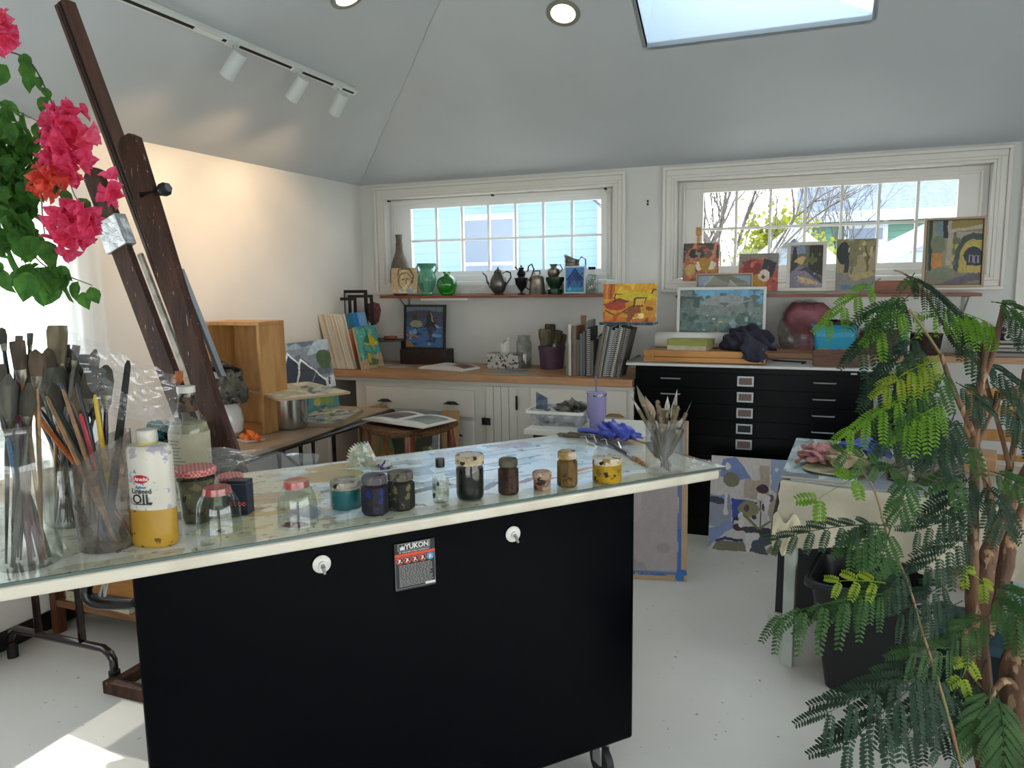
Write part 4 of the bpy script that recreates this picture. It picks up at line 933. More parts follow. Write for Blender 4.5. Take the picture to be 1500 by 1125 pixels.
mb = MB(); mb.lathe([(0, h*.94), (r_*.45, h*.94), (r_*.45, h), (0, h)], seg=24, cap0=False, cap1=False); obj('stopper', mb, M('milky_plastic', ''), r)
mb = MB(); mb.lathe([(r_*1.012, h*.06), (r_*1.012, h*.57)], seg=32, cap0=False, cap1=False); obj('label', mb, M('aged_label', '#b6b09a', .6, 0, '#a59f88', 10), r)
pr_ = MB(); R_ = random.Random(4)
for k in range(9):
    z = h*(.50-.032*k); a0 = -2.6; a1 = a0+R_.uniform(1.2, 1.6)
    pr_.grid(lambda u, v: (cos(a0+(a1-a0)*u)*r_*1.018, sin(a0+(a1-a0)*u)*r_*1.018, z+.0016*v), 14, 1)
o = obj('small_print', pr_, M('print_ink', ''), r); o['kind'] = 'stuff'
# the orange clip pinned with plastic film
c = P(258, 556, d=(Vector(b)-CP).dot(cF)); r = thing('orange_clip', 'faded orange plastic clip head on a handle leaning against the tall bottle', 'clip', c)
mb = MB(); mb.lathe([(0, -.012), (.011, -.012), (.0135, -.004), (.012, .006), (.0, .008)], seg=14); mb.xf(Matrix.Rotation(radians(70), 4, 'X')); mb.obox((.012, 0, .014), (.016, .013, .02)); obj('clip_head', mb, M('faded_orange', '#b5602a', .6, 0, '#96501f', 40), r)
mb = MB(); mb.tube([(.004, 0, -.008), (.012, .004, -.07), (.018, .006, -.16), (.02, .0, c.z*-1+TZ+.002)], [.007, .0065, .006, .005], 8); obj('handle', mb, M('mauve_grey', '#6a5d5c', .6), r)

# palette knife jar -----------------------------------------------------------
b = cpt(975, 692); r_ = W(59, b)/2; h = W(78, b)
kj = jar('plastic_jar', 'clear plastic jar stuffed with palette knives at the far tip of the palette', 'jar', b, [(0, .002), (r_*.90, 0), (r_*.97, .005), (r_, .012), (r_, h*.86), (r_*1.03, h*.87), (r_*1.03, h*.885), (r_, h*.90), (r_*1.03, h*.92), (r_*1.03, h*.935), (r_*1.0, h*.95), (r_*1.02, h*.97), (r_*1.02, h), (r_*.98, h), (r_*.96, h*.86), (r_*.96, .01)], glassmat('clear_plastic', (.93, .93, .92), .08, .06, .03, '#c9c4bc', 26.), 36, cap1=False)
metal_d = M('dull_blade', '#9c9a92', .35, .8, '#6e685e', 40, .45, .6); hand_d = cak('knife_handle', '#6f6350', '#5a5142', '#8c7c60')
def stick_knife(name, label, base, tip, blade=None, hw=.009, mat=hand_d, bl=.0, cat='palette knife', bw=.012, bm=None):
    """handle points up (tip side) unless blade given as fraction of the length"""
    base = Vector(base); tip = Vector(tip); d = (tip-base); L_ = d.length; d.normalize(); r = thing(name, label, cat, base, 0, 'palette knives in the plastic jar')
    side = d.cross(Vector((0, 1, 0))).normalized()
    k = blade or .0
    a, c_ = (0, 1-k)
    mb = MB(); mb.tube([base+d*L_*t for t in (0, .25, .5, .8, 1-k)] if k else [base+d*L_*t for t in (0, .45, .55, .85, .97, 1)], [hw*.4, hw*.5, hw*.6, hw*.75, hw*.5] if k else [hw*.35, hw*.4, hw, hw*1.05, hw*.9, hw*.4], 8); obj('handle', mb, mat, r, world=True)
    if k:
        o_ = base+d*L_*(1-k); nl = side.cross(d)
        mb = MB(); Lb = L_*k; mb.prism([(-.003, 0), (-bw/2, Lb*.25), (-bw/2, Lb*.5), (0, Lb), (bw/2, Lb*.5), (bw/2, Lb*.25), (.003, 0)], o_, side, d, .0012); obj('blade', mb, bm or metal_d, r, world=True, smooth=0)
    return r
jb = b + Vector((0, 0, .004))
def in_jar(px, py, dpx, z=0., dd=0.):   # tip pixel and the offset of the foot in the jar
    t = P(px, py, d=(b-CP).dot(cF)+dd); ft = jb + cR*W(dpx, b)*.5 + Vector((0, dd*.4, z)); return ft, t
rows = [(932, 564, 14, .3, 'wide greenish scraper blade rising at the back left of the plastic jar', .016), (950, 603, 12, None, '', 0),
        (945, 580, 8, .34, 'broad pinkish scraper blade at the left of the plastic jar', .03), (992, 570, -4, .42, 'long pointed pale trowel blade standing highest in the plastic jar', .016),
        (963, 586, 3, None, 'ochre wooden handle in the middle of the plastic jar', 0), (978, 580, -3, .3, 'rounded grey spatula blade behind the middle of the plastic jar', .016),
        (993, 594, -12, None, 'brown wooden handle slanting right in the plastic jar', 0), (924, 580, 16, .4, 'narrow grey blade slanting furthest left out of the plastic jar', .010), (1014, 586, -10, .55, 'thin wire tool slanting furthest right out of the plastic jar', .003), (970, 600, 6, None, 'dark stubby handle low in the plastic jar', 0), (1000, 612, -14, .2, 'short knife with a red-brown tip low at the right of the plastic jar', .012)]
for i, (px, py, dx, bl, lab, bw) in enumerate(rows):
    ft, tp = in_jar(px, py, dx, .002*i, (-.012, .012, .0, .006, -.006, .014, -.016, .004, .01, .016, -.002)[i])
    if not lab: lab = 'worn brown wooden handle rising at the left of the plastic jar'
    stick_knife('palette_knife', lab, ft, tp, bl, .008, hand_d, bw=bw or .012, bm=M('pink_scraper', '#a08a7c', .6, 0, '#8b7568', 20) if 'pinkish' in lab else (M('green_steel', '#716b58', .5, .2, '#5e5a4b', 30) if 'greenish' in lab else None))
for i in range(9):
    ft, tp = in_jar(948+i*6.5, 648-10*(i % 3), 12-3*i, .002*i, .016*sin(i*2.2)); stick_knife('palette_knife', 'dark worn tool handle packed among the knives in the plastic jar', ft, tp, None, .009, dirt('dark_tool', '#3f382e', '#2e2922', '#5c5342'))
# knives lying by the glove
def lying_knife(p0, p1, p2, label):
    a, b_, c_ = cpt(*p0, z=TZ+.008), cpt(*p1, z=TZ+.01), cpt(*p2, z=TZ+.004)
    r = thing('palette_knife', label, 'palette knife', (a.x, a.y, TZ+.0005), 0, 'palette knives lying on the palette'); d = (b_-a)
    mb = MB(); mb.tube([a, a+d*.1, a+d*.5, a+d*.9, b_], [.003, .007, .0075, .005, .003], 8); obj('handle', mb, hand_d, r, world=True)
    mb = MB(); m_ = b_.lerp(c_, .35)+Vector((0, 0, .012)); m2 = b_.lerp(c_, .5)-Vector((0, 0, .003)); mb.tube([b_, m_, m2], [.002, .0018, .0018], 6); obj('shank', mb, steel, r, world=True)
    dd = (c_-m2).normalized(); s_ = dd.cross(Vector((0, 0, 1))).normalized(); Lb = (c_-m2).length; mb = MB(); mb.prism([(-.002, 0), (-.009, Lb*.3), (-.006, Lb*.8), (0, Lb), (.006, Lb*.8), (.009, Lb*.3), (.002, 0)], m2, s_, dd, .001); obj('blade', mb, steel, r, world=True, smooth=0)
lying_knife((816, 636), (850, 640), (872, 652), 'palette knife lying furthest left on the palette beside the bin')
lying_knife((832, 634), (862, 640), (886, 653), 'second lying palette knife from the left by the blue glove')
lying_knife((850, 635), (880, 644), (900, 656), 'third lying palette knife from the left by the blue glove')
lying_knife((866, 628), (896, 645), (925, 668), 'palette knife with a yellowed handle lying under the blue glove')
a, b2, c3 = cpt(880, 642, z=TZ+.006), cpt(924, 668, z=TZ+.006), cpt(948, 682, z=TZ+.005)
r = thing('paintbrush', 'paintbrush with stained bristles lying on the palette, pointing at the knife jar', 'paintbrush', (a.x, a.y, TZ+.0005)); d = (c3-a).normalized()
mb = MB(); mb.tube([a, a.lerp(b2, .4), b2.lerp(a, .1)], [.002, .0045, .004], 8); obj('handle', mb, M('black_cap', ''), r, world=True)
mb = MB(); mb.tube([b2.lerp(a, .1), b2, b2+d*.02], [.004, .0045, .0055], 8); obj('ferrule', mb, M('white_ferrule', '#c9c7c2', .3, .5), r, world=True)
mb = MB(); mb.tube([b2+d*.02, b2+d*.035, c3, c3+d*.008], [.0055, .008, .006, .002], 8); obj('bristles', mb, M('stained_bristle', '#a39a68', .8, 0, '#a04a35', 70, .4, .6), r, world=True)
# nitrile glove, crumpled (fingers draped)
def crumple(mb, c, rx, ry, rz_, seed, nu=28, nv=14, rough=.35, flat=True):
    R_ = random.Random(seed); ks = [(R_.uniform(1.5, 7), R_.uniform(1, 6), R_.uniform(0, 6.28), R_.uniform(.3, 1)) for _ in range(9)]
    c = Vector(c)
    def fn(u, v):
        th = u*2*pi; ph = v*pi; x, y, z = cos(th)*sin(ph), sin(th)*sin(ph), -cos(ph)
        k = 1+rough*sum(a*sin(p*x*2+q*y*2+z*p+s) for p, q, s, a in ks)/4
        X = Vector((x*rx*k, y*ry*k, z*rz_*k))
        if flat: X.z = max(X.z, -rz_*.55)+rz_*.55
        return c+X
    mb.grid(fn, nu, nv, True); return mb
nit = M('blue_nitrile', '#4351b8', .42, 0, '#3443a0', 30, bump=.6, bscale=50)
def glove(label, px, py, L_, z, ang, mat, seed, pxs=None, name='nitrile_glove', cat='glove'):
    c = P(px, py, z=z); r = thing(name, label, cat, c, ang)
    R_ = random.Random(seed); mb = MB(); crumple(mb, (0, 0, .0), L_*.36, L_*.22, L_*.16, seed, 40, 22, .5)
    obj('palm', mb, mat, r)
    for k in range(5):
        a = -.9+k*.42+R_.uniform(-.15, .15); p0 = Vector((cos(a)*L_*.22, sin(a)*L_*.12, .012)); l = L_*(.30 if k else .22)
        pts = [p0]; 
        for j in range(1, 6): t = j/5; pts.append(p0+Vector((cos(a+.5*sin(3*t+k))*l*t, sin(a+.5*sin(3*t+k))*l*t*.8, .010*sin(pi*t)*R_.uniform(.4, 1.6)-.004*t)))
        mb = MB(); mb.tube(pts, [.009, .0095, .008, .009, .0075, .004], 8); mb.xf(Matrix.Scale(.75, 4, (0, 0, 1))); obj('finger', mb, mat, r)
    a = pi-.2; pts = [Vector((cos(a)*L_*(.2+.12*j), .01*sin(j)-.02*j*0, .012+.004*sin(2*j))) for j in range(6)]
    mb = MB(); mb.tube(pts, [L_*.13, L_*.12, L_*.10, L_*.10, L_*.11, L_*.10], 10, cap=False); mb.xf(Matrix.Scale(.42, 4, (0, 0, 1))); obj('cuff', mb, mat, r, solid=.001)
    return r
glove('crumpled blue nitrile glove lying on the palette beside the knife jar', 903, 640, .20, TZ+.012, radians(-25), nit, 3)
# shell dish with squeezed paint
c = cpt(556, 685); r = thing('shell_dish', 'scallop shell standing up on the palette with dried paint in it', 'shell', c)
tp_ = P(514, 652, d=(c-CP).dot(cF)); dA = tp_-c; LA = dA.length; dA.normalize(); sA = dA.cross(cF).normalized()
def shf(u, v):
    a = (u-.5)*1.5; q = v*(1+.05*cos(u*pi*24)*v); return c + dA*cos(a)*LA*q + sA*sin(a)*LA*.62*q + cF*(.012*(1-v*v)-.018*(1-abs(2*u-1)**2)*v*(1-v)*2.5) + Vector((0, 0, .012*(1-v)))
mb = MB(); mb.grid(shf, 72, 12); zz = min(v.z for v in mb.v)-c.z
for v in mb.v: v.z -= zz
obj('shell', mb, M('shell_pearl', '#b9b6a0', .35, 0, '#7f9484', 40, .42, .6, spots=(('#dcd8c8', 60, .56),)), r, solid=.002, world=True)
mb = MB(); crumple(mb, (.02, -.004, .0005), .022, .016, .016, 8, 18, 10, .5); obj('white_paint', mb, M('shell_white', '#c9c2bc', .6, 0, '#38406f', 70, .5, .6), r)
# plastic wraps over the bottles: thin crumpled film sheets
film = glassmat('cling_film', (1, 1, 1), .10, .12, .10, '#e4ecf0', 14.)
def film_sheet(name, label, quad, seed, nu=70, nv=60, amp=.012, mat=film, sag=.0, kind=None):
    q = [Vector(v) for v in quad]; R_ = random.Random(seed); n = (q[1]-q[0]).cross(q[3]-q[0]).normalized()
    ks = [(R_.uniform(2, 14), R_.uniform(2, 14), R_.uniform(0, 6.28), R_.uniform(.3, 1)) for _ in range(8)]
    def fn(u, v):
        p = q[0]*(1-u)*(1-v)+q[1]*u*(1-v)+q[2]*u*v+q[3]*(1-u)*v
        w_ = sum(a*sin(k1*u*2+k2*v*2+s) for k1, k2, s, a in ks)/3
        w_ += .5*abs(sin(9*u+3*v))+.45*abs(sin(31*v+5*u+2*sin(7*u)))
        return p + n*amp*w_ + Vector((0, 0, -sag*sin(pi*u)))
    mb = MB(); mb.grid(fn, nu, nv); base = q[0]
    o = obj(name, mb, mat, smooth=25, label=label, cat='plastic wrap'); return o
dc = lambda px, py, d: P(px, py, d=d)
film_sheet('plastic_wrap', 'crinkled clear plastic film stretched from the tall brush down to the bottle necks', [dc(92, 478, 1.62), dc(258, 548, 1.75), dc(268, 640, 1.72), dc(150, 600, 1.55)], 2, amp=.008)
film_sheet('plastic_wrap', 'crinkled clear plastic film trailing from the tall bottle over the palette', [dc(300, 655, 1.9), dc(470, 668, 2.12), cpt(430, 742, TZ+.012), cpt(320, 716, TZ+.012)], 6, amp=.01)
film_sheet('plastic_wrap', 'small scrap of clear plastic film lying at the right tip of the palette', [cpt(1010, 672, TZ+.008), cpt(1040, 672, TZ+.012), cpt(1050, 683, TZ+.004), cpt(1012, 684, TZ+.006)], 9, 20, 12, .004)

# ------------------------------------------------------------------ brushes
brH = [M('handle_'+n, c, .4, 0, c2, 30, .45, .6, spots=((s, 60, .68),)) for n, c, c2, s in (('black', '#17171b', '#232228', '#4c4844'), ('maroon', '#4c1526', '#5e2233', '#8f7f7a'), ('red', '#a3222e', '#8e1c28', '#7a3a35'), ('orange', '#c46a1a', '#b4571a', '#54381e'), ('yellow', '#b99a20', '#a68a1e', '#4f451c'), ('blue', '#1f5d96', '#2a6ba0', '#2b3a50'), ('grey', '#5c5b57', '#4c4b48', '#7a786f'), ('tan', '#9a744a', '#84623e', '#4c3d2d'), ('green', '#2f4638', '#28382e', '#65644e'), ('slate', '#3c4450', '#49525c', '#7d8288'))]
ferr = M('tarnished_ferrule', '#8f8a7c', .35, .7, '#5f5a50', 50); bris = [M('bristle_'+n, c, .9, 0, c2, 60, stretch=(1, 1, .15)) for n, c, c2 in (('dark', '#34322c', '#4b463c'), ('brown', '#57493a', '#3f362c'), ('grey', '#5b5a52', '#3e3e3a'), ('buff', '#7d735c', '#5f5643'))]
def brush(label, base, tip, kind='flat', w_=.02, hm=None, bm=None, up=True, group=None, fr=.2, name='paintbrush', parts=True, hw=.0042):
    """up=True bristles at the tip end (standing in a jar), else handle end on top"""
    base = Vector(base); tip = Vector(tip); d = tip-base; L_ = d.length; d.normalize()
    side = d.cross(cF).normalized(); nn = side.cross(d)
    r = thing(name, label, 'paintbrush', base, 0, group)
    if up:
        w_ *= 1.3; bl = min(L_*fr, w_*1.9 if kind != 'round' else w_*2.6); fl = w_*.9; hs = L_-bl-fl
        mb = MB(); mb.tube([base, base+d*hs*.5, base+d*hs*.85, base+d*hs], [hw*.5, hw, hw*1.25, hw*.9], 8); obj('handle', mb, hm, r, world=True)
        T = Matrix((side, nn, d)).transposed().to_4x4(); T.translation = base+d*hs
        fy = .42 if kind != 'round' else 1.
        mb = MB(); mb.lathe([(hw*.95, -.004), (w_*.36, fl*.35), (w_*.42, fl)], seg=14, sy=fy); mb.xf(T); obj('ferrule', mb, ferr, r, world=True)
        T.translation = base+d*(hs+fl); mb = MB()
        pr = {'flat': [(w_*.42, -.001), (w_*.50, bl*.4), (w_*.54, bl*.85), (w_*.50, bl), (0, bl*1.01)], 'round': [(w_*.42, -.001), (w_*.6, bl*.3), (w_*.5, bl*.7), (w_*.1, bl)], 'filbert': [(w_*.42, -.001), (w_*.55, bl*.45), (w_*.42, bl*.85), (w_*.1, bl)], 'fan': [(w_*.3, -.001), (w_*.8, bl*.9), (w_*.7, bl), (0, bl*1.02)]}[kind]
        mb.lathe(pr, seg=18, sy=fy*1.05); mb.xf(T)
        R_ = random.Random(int(base.x*9999)+int(tip.x*9999))
        for v in mb.v: v += side*R_.uniform(-1, 1)*w_*.03 + d*R_.uniform(-1, 1)*bl*.02
        obj('bristles', mb, bm, r, world=True, smooth=50)
    else:
        mb = MB(); mb.tube([base, base+d*L_*.3, base+d*L_*.75, base+d*L_*.97, tip], [hw*.9, hw*1.25, hw, hw*.85, hw*.4], 8); obj('handle', mb, hm, r, world=True)
    return r
# big glass jar at the left edge
b = cpt(22, 832); b = b + Vector((0, .03, 0)); r_ = W(88, b)/2; h = W(205, b)
jar('glass_jar', 'large dirty glass jar packed with brushes at the left edge of the palette', 'jar', b, [(0, .002), (r_*.9, 0), (r_*.98, .006), (r_, .015), (r_*1.0, h*.70), (r_*.94, h*.80), (r_*.66, h*.90), (r_*.60, h*.93), (r_*.64, h*.95), (r_*.62, h*.97), (r_*.64, h)], glassmat('dirty_glass', (.88, .90, .88), .10, .06, .22, '#85857c', 18.), 40, cap1=False)
jb1 = b; dj = (b-CP).dot(cF)
L1 = [(12, 548, 'round', .026, 0, 'grey', 'grey mop brush with a domed head at the near left of the glass jar'), (42, 560, 'round', .020, 9, 'dark', 'dark round brush beside the domed mop brush'), (-5, 535, 'flat', .026, 6, 'dark', 'dark flat brush cut by the left edge of the picture'), (2, 480, 'filbert', .014, 0, 'dark', 'thin dark filbert standing tall at the left edge'), (25, 500, 'flat', .024, 7, 'brown', 'worn brown flat brush behind the mop brush'), (38, 520, 'flat', .034, 6, 'brown', 'broad brown bristle brush low behind the mop brush'), (28, 492, 'flat', .012, 1, 'grey', 'narrow grey flat brush with a shiny ferrule'), (44, 488, 'flat', .010, 0, 'grey', 'narrow tall flat brush left of the big upright one'), (52, 512, 'filbert', .022, 7, 'brown', 'brown filbert brush leaning right in the glass jar')]
for i, (px, py, k, w_, hi, bi, lab) in enumerate(L1):
    t = P(px, py, d=dj+(-.03, -.02, .0, .04, .02, .035, .03, .04, .01)[i]); f_ = b+Vector((0, 0, .004))+cR*((i % 5)-2)*r_*.28+cF*((i % 3)-1)*r_*.3; f_.z = TZ+.006
    brush(lab, f_, t, k, w_, brH[hi], {'grey': bris[2], 'dark': bris[0], 'brown': bris[1]}[bi], True, 'brushes standing in the large glass jar', .25)
for i in range(7):
    a = i*2.4; f_ = b+Vector((cos(a)*r_*.6, sin(a)*r_*.6, .005)); t = b+Vector((cos(a+2.6)*r_*.35, sin(a+2.6)*r_*.35, h*(.9+.03*i)))
    brush('paintbrush handle end showing inside the large glass jar', f_, t, hm=brH[(1, 5, 6, 8, 9, 1, 0)[i]], up=False, group='brush handles inside the large glass jar', hw=.005)
# clear plastic cup with a torn film collar
b = cpt(142, 806); b = b+Vector((0, .03, 0)); r_ = W(82, b)/2; h = W(163, b)
cup = thing('plastic_cup', 'cut clear plastic bottle smeared with paint holding colourful brush handles', 'cup', b)
def cupf(u, v):
    a = u*2*pi; z = h*v; top = h*(.94+.10*cos(a-.9)-.12*max(0, cos(a-3.9))) ; z = top*v
    rr = r_*(.90+.10*min(1, v*1.6)); return (cos(a)*rr, sin(a)*rr, z+.001)
mb = MB(); mb.grid(cupf, 48, 10, True); mb.lathe([(0, .001), (r_*.9, .001)], seg=48, cap0=False, cap1=False)
obj('cup_wall', mb, glassmat('smeared_plastic', (.80, .78, .76), .12, .10, .42, '#7d756c', 30.), cup)
cols_ = [(50, 605, 3), (60, 600, 0), (68, 580, 7), (75, 585, 8), (84, 595, 0), (92, 570, 7), (99, 590, 1), (104, 588, 7), (118, 606, 2), (127, 622, 5), (132, 623, 5), (139, 578, 4), (146, 600, 8), (155, 608, 1), (112, 560, 0), (88, 560, 9)]
labs = ['bright orange handle slanting far left out of the plastic cup', 'dark thin handle beside the orange one', 'brown handle leaning left in the plastic cup', 'dark green handle leaning left in the plastic cup', 'black handle in the left of the plastic cup', 'cream-tipped wooden handle in the plastic cup', 'maroon handle leaning left in the plastic cup', 'tan handle with a pale end in the plastic cup', 'bright red flat handle in the middle of the plastic cup', 'blue handle left of the yellow one', 'short blue handle with a pale end in the plastic cup', 'yellow paint-crusted handle in the plastic cup', 'dark green handle right of the yellow one', 'maroon handle near the right of the plastic cup', 'black handle rising behind the red one', 'slate blue handle behind the maroon one']
dj = (b-CP).dot(cF)
for i, (px, py, hi) in enumerate(cols_):
    t = P(px, py, d=dj+.03*sin(i*2.1)); fx = (142-px)*.35; f_ = b+cR*W(fx, b)+cF*r_*.5*cos(i*1.7); f_.z = TZ+.003
    brush(labs[i], f_, t, hm=brH[hi], up=False, group='brush handles standing in the plastic cup', hw=(.0055 if hi in (3, 2, 4) else .0042))
t = P(188, 528, d=dj+.01); f_ = b+cR*(-r_*.1); f_.z = TZ+.003; brush('thick black charcoal-like stick rising highest at the right of the plastic cup', f_, t, hm=M('charcoal', '#0c0c0d', .7, 0, '#1c1a19', 30, bump=.8, bscale=50), up=False, group='brush handles standing in the plastic cup', hw=.0075)
t = P(155, 535, d=dj-.0); f_ = b+cR*(-r_*.2)+cF*.01; f_.z = TZ+.003; brush('black filbert brush with a big pointed head beside the charcoal stick', f_, t, 'filbert', .026, brH[0], bris[0], True, 'brushes rising behind the plastic cup', .25)
# taller jar behind, full of big worn brushes
b = cpt(88, 772); b = b + Vector((0, .04, 0)); r_ = .062; h = .15
jar('glass_jar', 'second glass jar of big worn brushes behind the plastic cup', 'jar', b, [(0, .002), (r_*.9, 0), (r_, .01), (r_, h*.85), (r_*.94, h*.92), (r_*.97, h)], glassmat('dirty_glass', ()), 32, cap1=False)
dj = (b-CP).dot(cF)
L2 = [(84, 478, 'flat', .036, 7, 'buff', 'tall wide flat brush with a taped cream ferrule standing above all the others'), (55, 520, 'flat', .030, 6, 'brown', 'large worn brown bristle brush left of the tall wide one'), (62, 540, 'filbert', .030, 6, 'grey', 'wide grey bristle brush below the tall wide one'), (78, 540, 'flat', .040, 0, 'grey', 'broad flat brush with a square grey metal band'), (104, 512, 'round', .022, 0, 'dark', 'dark round brush right of the tall wide one'), (120, 520, 'flat', .032, 0, 'dark', 'big black bristle brush leaning right'), (132, 540, 'filbert', .028, 0, 'dark', 'dark filbert leaning furthest right in the rear jar'), (100, 548, 'round', .024, 7, 'grey', 'grey mop brush low in the middle of the rear jar'), (98, 505, 'flat', .012, 6, 'dark', 'narrow dark brush peeping up behind the round one'), (112, 506, 'flat', .014, 6, 'grey', 'narrow grey brush peeping up at the right of the cluster'), (124, 550, 'round', .020, 8, 'dark', 'short dark round brush low at the right of the rear jar'), (45, 545, 'flat', .026, 3, 'dark', 'dark flat brush with an orange handle low at the left of the rear jar'), (70, 510, 'filbert', .022, 7, 'brown', 'brown filbert behind the broad flat brush'), (140, 512, 'round', .018, 0, 'brown', 'brown round brush leaning out at the far right of the rear jar')]
for i, (px, py, k, w_, hi, bi, lab) in enumerate(L2):
    t = P(px, py, d=dj+.035*sin(i*1.9)); f_ = b+cR*((i % 5)-2)*r_*.3*(-1 if px > 88 else 1)+cF*((i % 3)-1)*r_*.3; f_.z = TZ+.006
    brush(lab, f_, t, k, w_, brH[hi], {'grey': bris[2], 'dark': bris[0], 'brown': bris[1], 'buff': bris[3]}[bi], True, 'big worn brushes in the rear glass jar', .25)
for i in range(20):
    px, py = 30+i*6.2, 548+14*sin(i*2.7)+.06*(i-9)**2; t = P(px, py, d=dj+.05*sin(i*1.3)+.02); f_ = b+cR*W((88-px)*.3, b)+cF*sin(i*3.1)*r_*.6; f_.z = TZ+.006
    brush('worn brush packed low among the others in the rear glass jar', f_, t, ('flat', 'filbert', 'round')[i % 3], .022+.006*sin(i), brH[(6, 0, 7, 9, 8)[i % 5]], bris[(0, 1, 2, 0, 3)[i % 5]], True, 'small worn brushes packed in the rear glass jar', .25)
# rag tray behind the linseed bottle
c = cpt(222, 690); c = c+Vector((-.03, .12, 0)); zt = P(222, 640, d=(c-CP).dot(cF)).z
r = thing('solvent_tray', 'dark-rimmed white tub heaped with teal and brown rags behind the linseed bottle', 'tub', (c.x, c.y, TZ+.0005), radians(48))
hh = zt-TZ
mb = MB(); mb.lathe([(0, 0), (.07, 0), (.075, .006), (.082, hh), (.078, hh), (.07, .01), (0, .008)], seg=30, sx=1.1, cap0=False, cap1=False); obj('tub', mb, M('tub_cream', '#b7b0a0', .5, 0, '#9d968a', 12, spots=(('#4a4540', 30, .7),)), r)
mb = MB(); mb.lathe([(.080, hh-.006), (.087, hh-.006), (.087, hh+.004), (.079, hh+.004), (.080, hh-.006)], seg=30, sx=1.1, cap0=False, cap1=False); obj('rim', mb, blackm, r)
for k, (dx, dy, col, c2) in enumerate(((-.045, 0, '#174845', '#1f6a63'), (.0, .01, '#2a2a22', '#1c5550'), (.05, -.005, '#4a3d22', '#6e5730'), (.02, -.03, '#2b2722', '#3a3329'))):
    mb = MB(); crumple(mb, (dx, dy, hh-.004), .035, .032, .032, 20+k, 24, 12, .6); obj('rag', mb, M('rag_%s' % ('teal', 'dark_teal', 'ochre', 'umber')[k], col, .9, 0, c2, 40, bump=1, bscale=60), r, smooth=60)

# ------------------------------------------------------------------ small white table behind the cart, bin and tumbler
p0, p1 = P(765, 637, z=.90), P(940, 632, z=.90)
ta = atan2(p1.y-p0.y, p1.x-p0.x); st_z = .90
cx, cy = (p0.x+p1.x)/2, (p0.y+p1.y)/2
r = thing('side_table', 'small white painted side table behind the palette holding the plastic bin and tumbler', 'table', (cx+.02, cy+.17, 0), 0)
mb = MB(); mb.box(-.27, .27, -.16, .16, st_z-.022, st_z); obj('tabletop', mb, M('off_white_paint', '#cdc9bf', .5), r, smooth=0, bevel=.002)
mb = MB(); mb.box(-.24, .24, -.13, .13, st_z-.08, st_z-.0225); obj('apron', mb, blackm, r, smooth=0)
for sx in (-1, 1):
    for sy in (-1, 1): mb = MB(); mb.box(sx*.10-.115, sx*.10-.085, sy*.12-.015, sy*.12+.015, 0, st_z-.0805); obj('leg', mb, M('off_white_paint', ''), r, smooth=0)
tcx, tcy = cx+.02, cy+.17
bc = P(815, 618, z=st_z); bc = Vector((P(815, 618, z=st_z).x, tcy, st_z+.0005)); wl, wr = P(778, 615, y=tcy-.04).x, P(857, 615, y=tcy-.04).x; bw = wr-wl; bh = P(815, 597, y=tcy).z-st_z
bc.x = (wl+wr)/2
r = thing('storage_bin', 'translucent plastic bin full of crushed grey paint tubes on the side table', 'bin', bc, 0)
def rr_box(w0, d0, z0, w1, d1, z1, rad=.02, n=6):
    def pt(w_, d_, u):
        k = (u*4) % 4; q = int(k); a = (k-q)*pi/2 + q*pi/2
        cx_ = (w_/2-rad)*(1, -1, -1, 1)[q]; cy_ = (d_/2-rad)*(1, 1, -1, -1)[q]; return cx_+cos(a)*rad, cy_+sin(a)*rad
    return lambda u, v: (lambda x0, y0, x1, y1: (x0+(x1-x0)*v, y0+(y1-y0)*v, z0+(z1-z0)*v))(*pt(w0, d0, min(u, .99999)), *pt(w1, d1, min(u, .99999)))
tubm = glassmat('frosted_plastic', (.9, .91, .92), .08, .2, .35, '#b9bcbd', 12.)
mb = MB(); mb.grid(rr_box(bw*.88, .16, .001, bw, .19, bh), 40, 4, True); mb.box(-bw*.42, bw*.42, -.07, .07, 0.0005, .002); obj('tub', mb, tubm, r)
mb = MB(); mb.grid(rr_box(bw, .19, bh-.006, bw*1.05, .205, bh), 40, 1, True); mb.grid(rr_box(bw*1.05, .205, bh, bw*1.06, .21, bh-.012), 40, 1, True); obj('rim', mb, M('milky_plastic', ''), r)
for k in range(9):
    R_ = random.Random(k+40); z0 = .012+.02*(k//3); mb = MB(); a = Vector((-bw*.3+bw*.3*(k % 3), R_.uniform(-.05, .05), z0)); dv = Vector((R_.uniform(-.04, .04), R_.uniform(-.02, .02), R_.uniform(-.003, .008)))
    mb.tube([a-dv, a-dv*.7, a+dv*.6, a+dv], [.005, .011, .014, .002], 8); mb.xf(Matrix.Identity(4)); o = obj('paint_tube', mb, M('crushed_tube', '#9b9d9e', .3, .7, '#6c6e70', 40, bump=1, bscale=60), None, label='crushed grey paint tube lying in the translucent bin', cat='paint tube', group='paint tubes in the translucent bin'); o.location = bc
p = P(838, 592, y=tcy+.02); mb = MB(); crumple(mb, (0, 0, 0), .055, .04, .026, 77, 30, 14, .6); o = obj('plastic_bag', mb, M('grey_foil', '#77756c', .35, .4, '#4b4944', 30, bump=1, bscale=40), None, label='crumpled grey foil bag on top of the plastic bin', cat='bag'); o.location = (p.x, tcy+.02, st_z+bh*.80)
mb = MB(); mb.prism([(-.02, 0), (.03, 0), (.03, .05), (-.02, .075)], (0, 0, 0), (1, 0, 0), (0, 0, 1), .004); o = obj('foil_card', mb, M('blue_foil', '#5c6a78', .2, .8, '#8fa2b5', 30), None, label='small shiny card sticking up at the left end of the plastic bin', cat='card', smooth=0); q = P(790, 598, y=tcy); o.location = (q.x, tcy+.02, st_z+bh*.8)
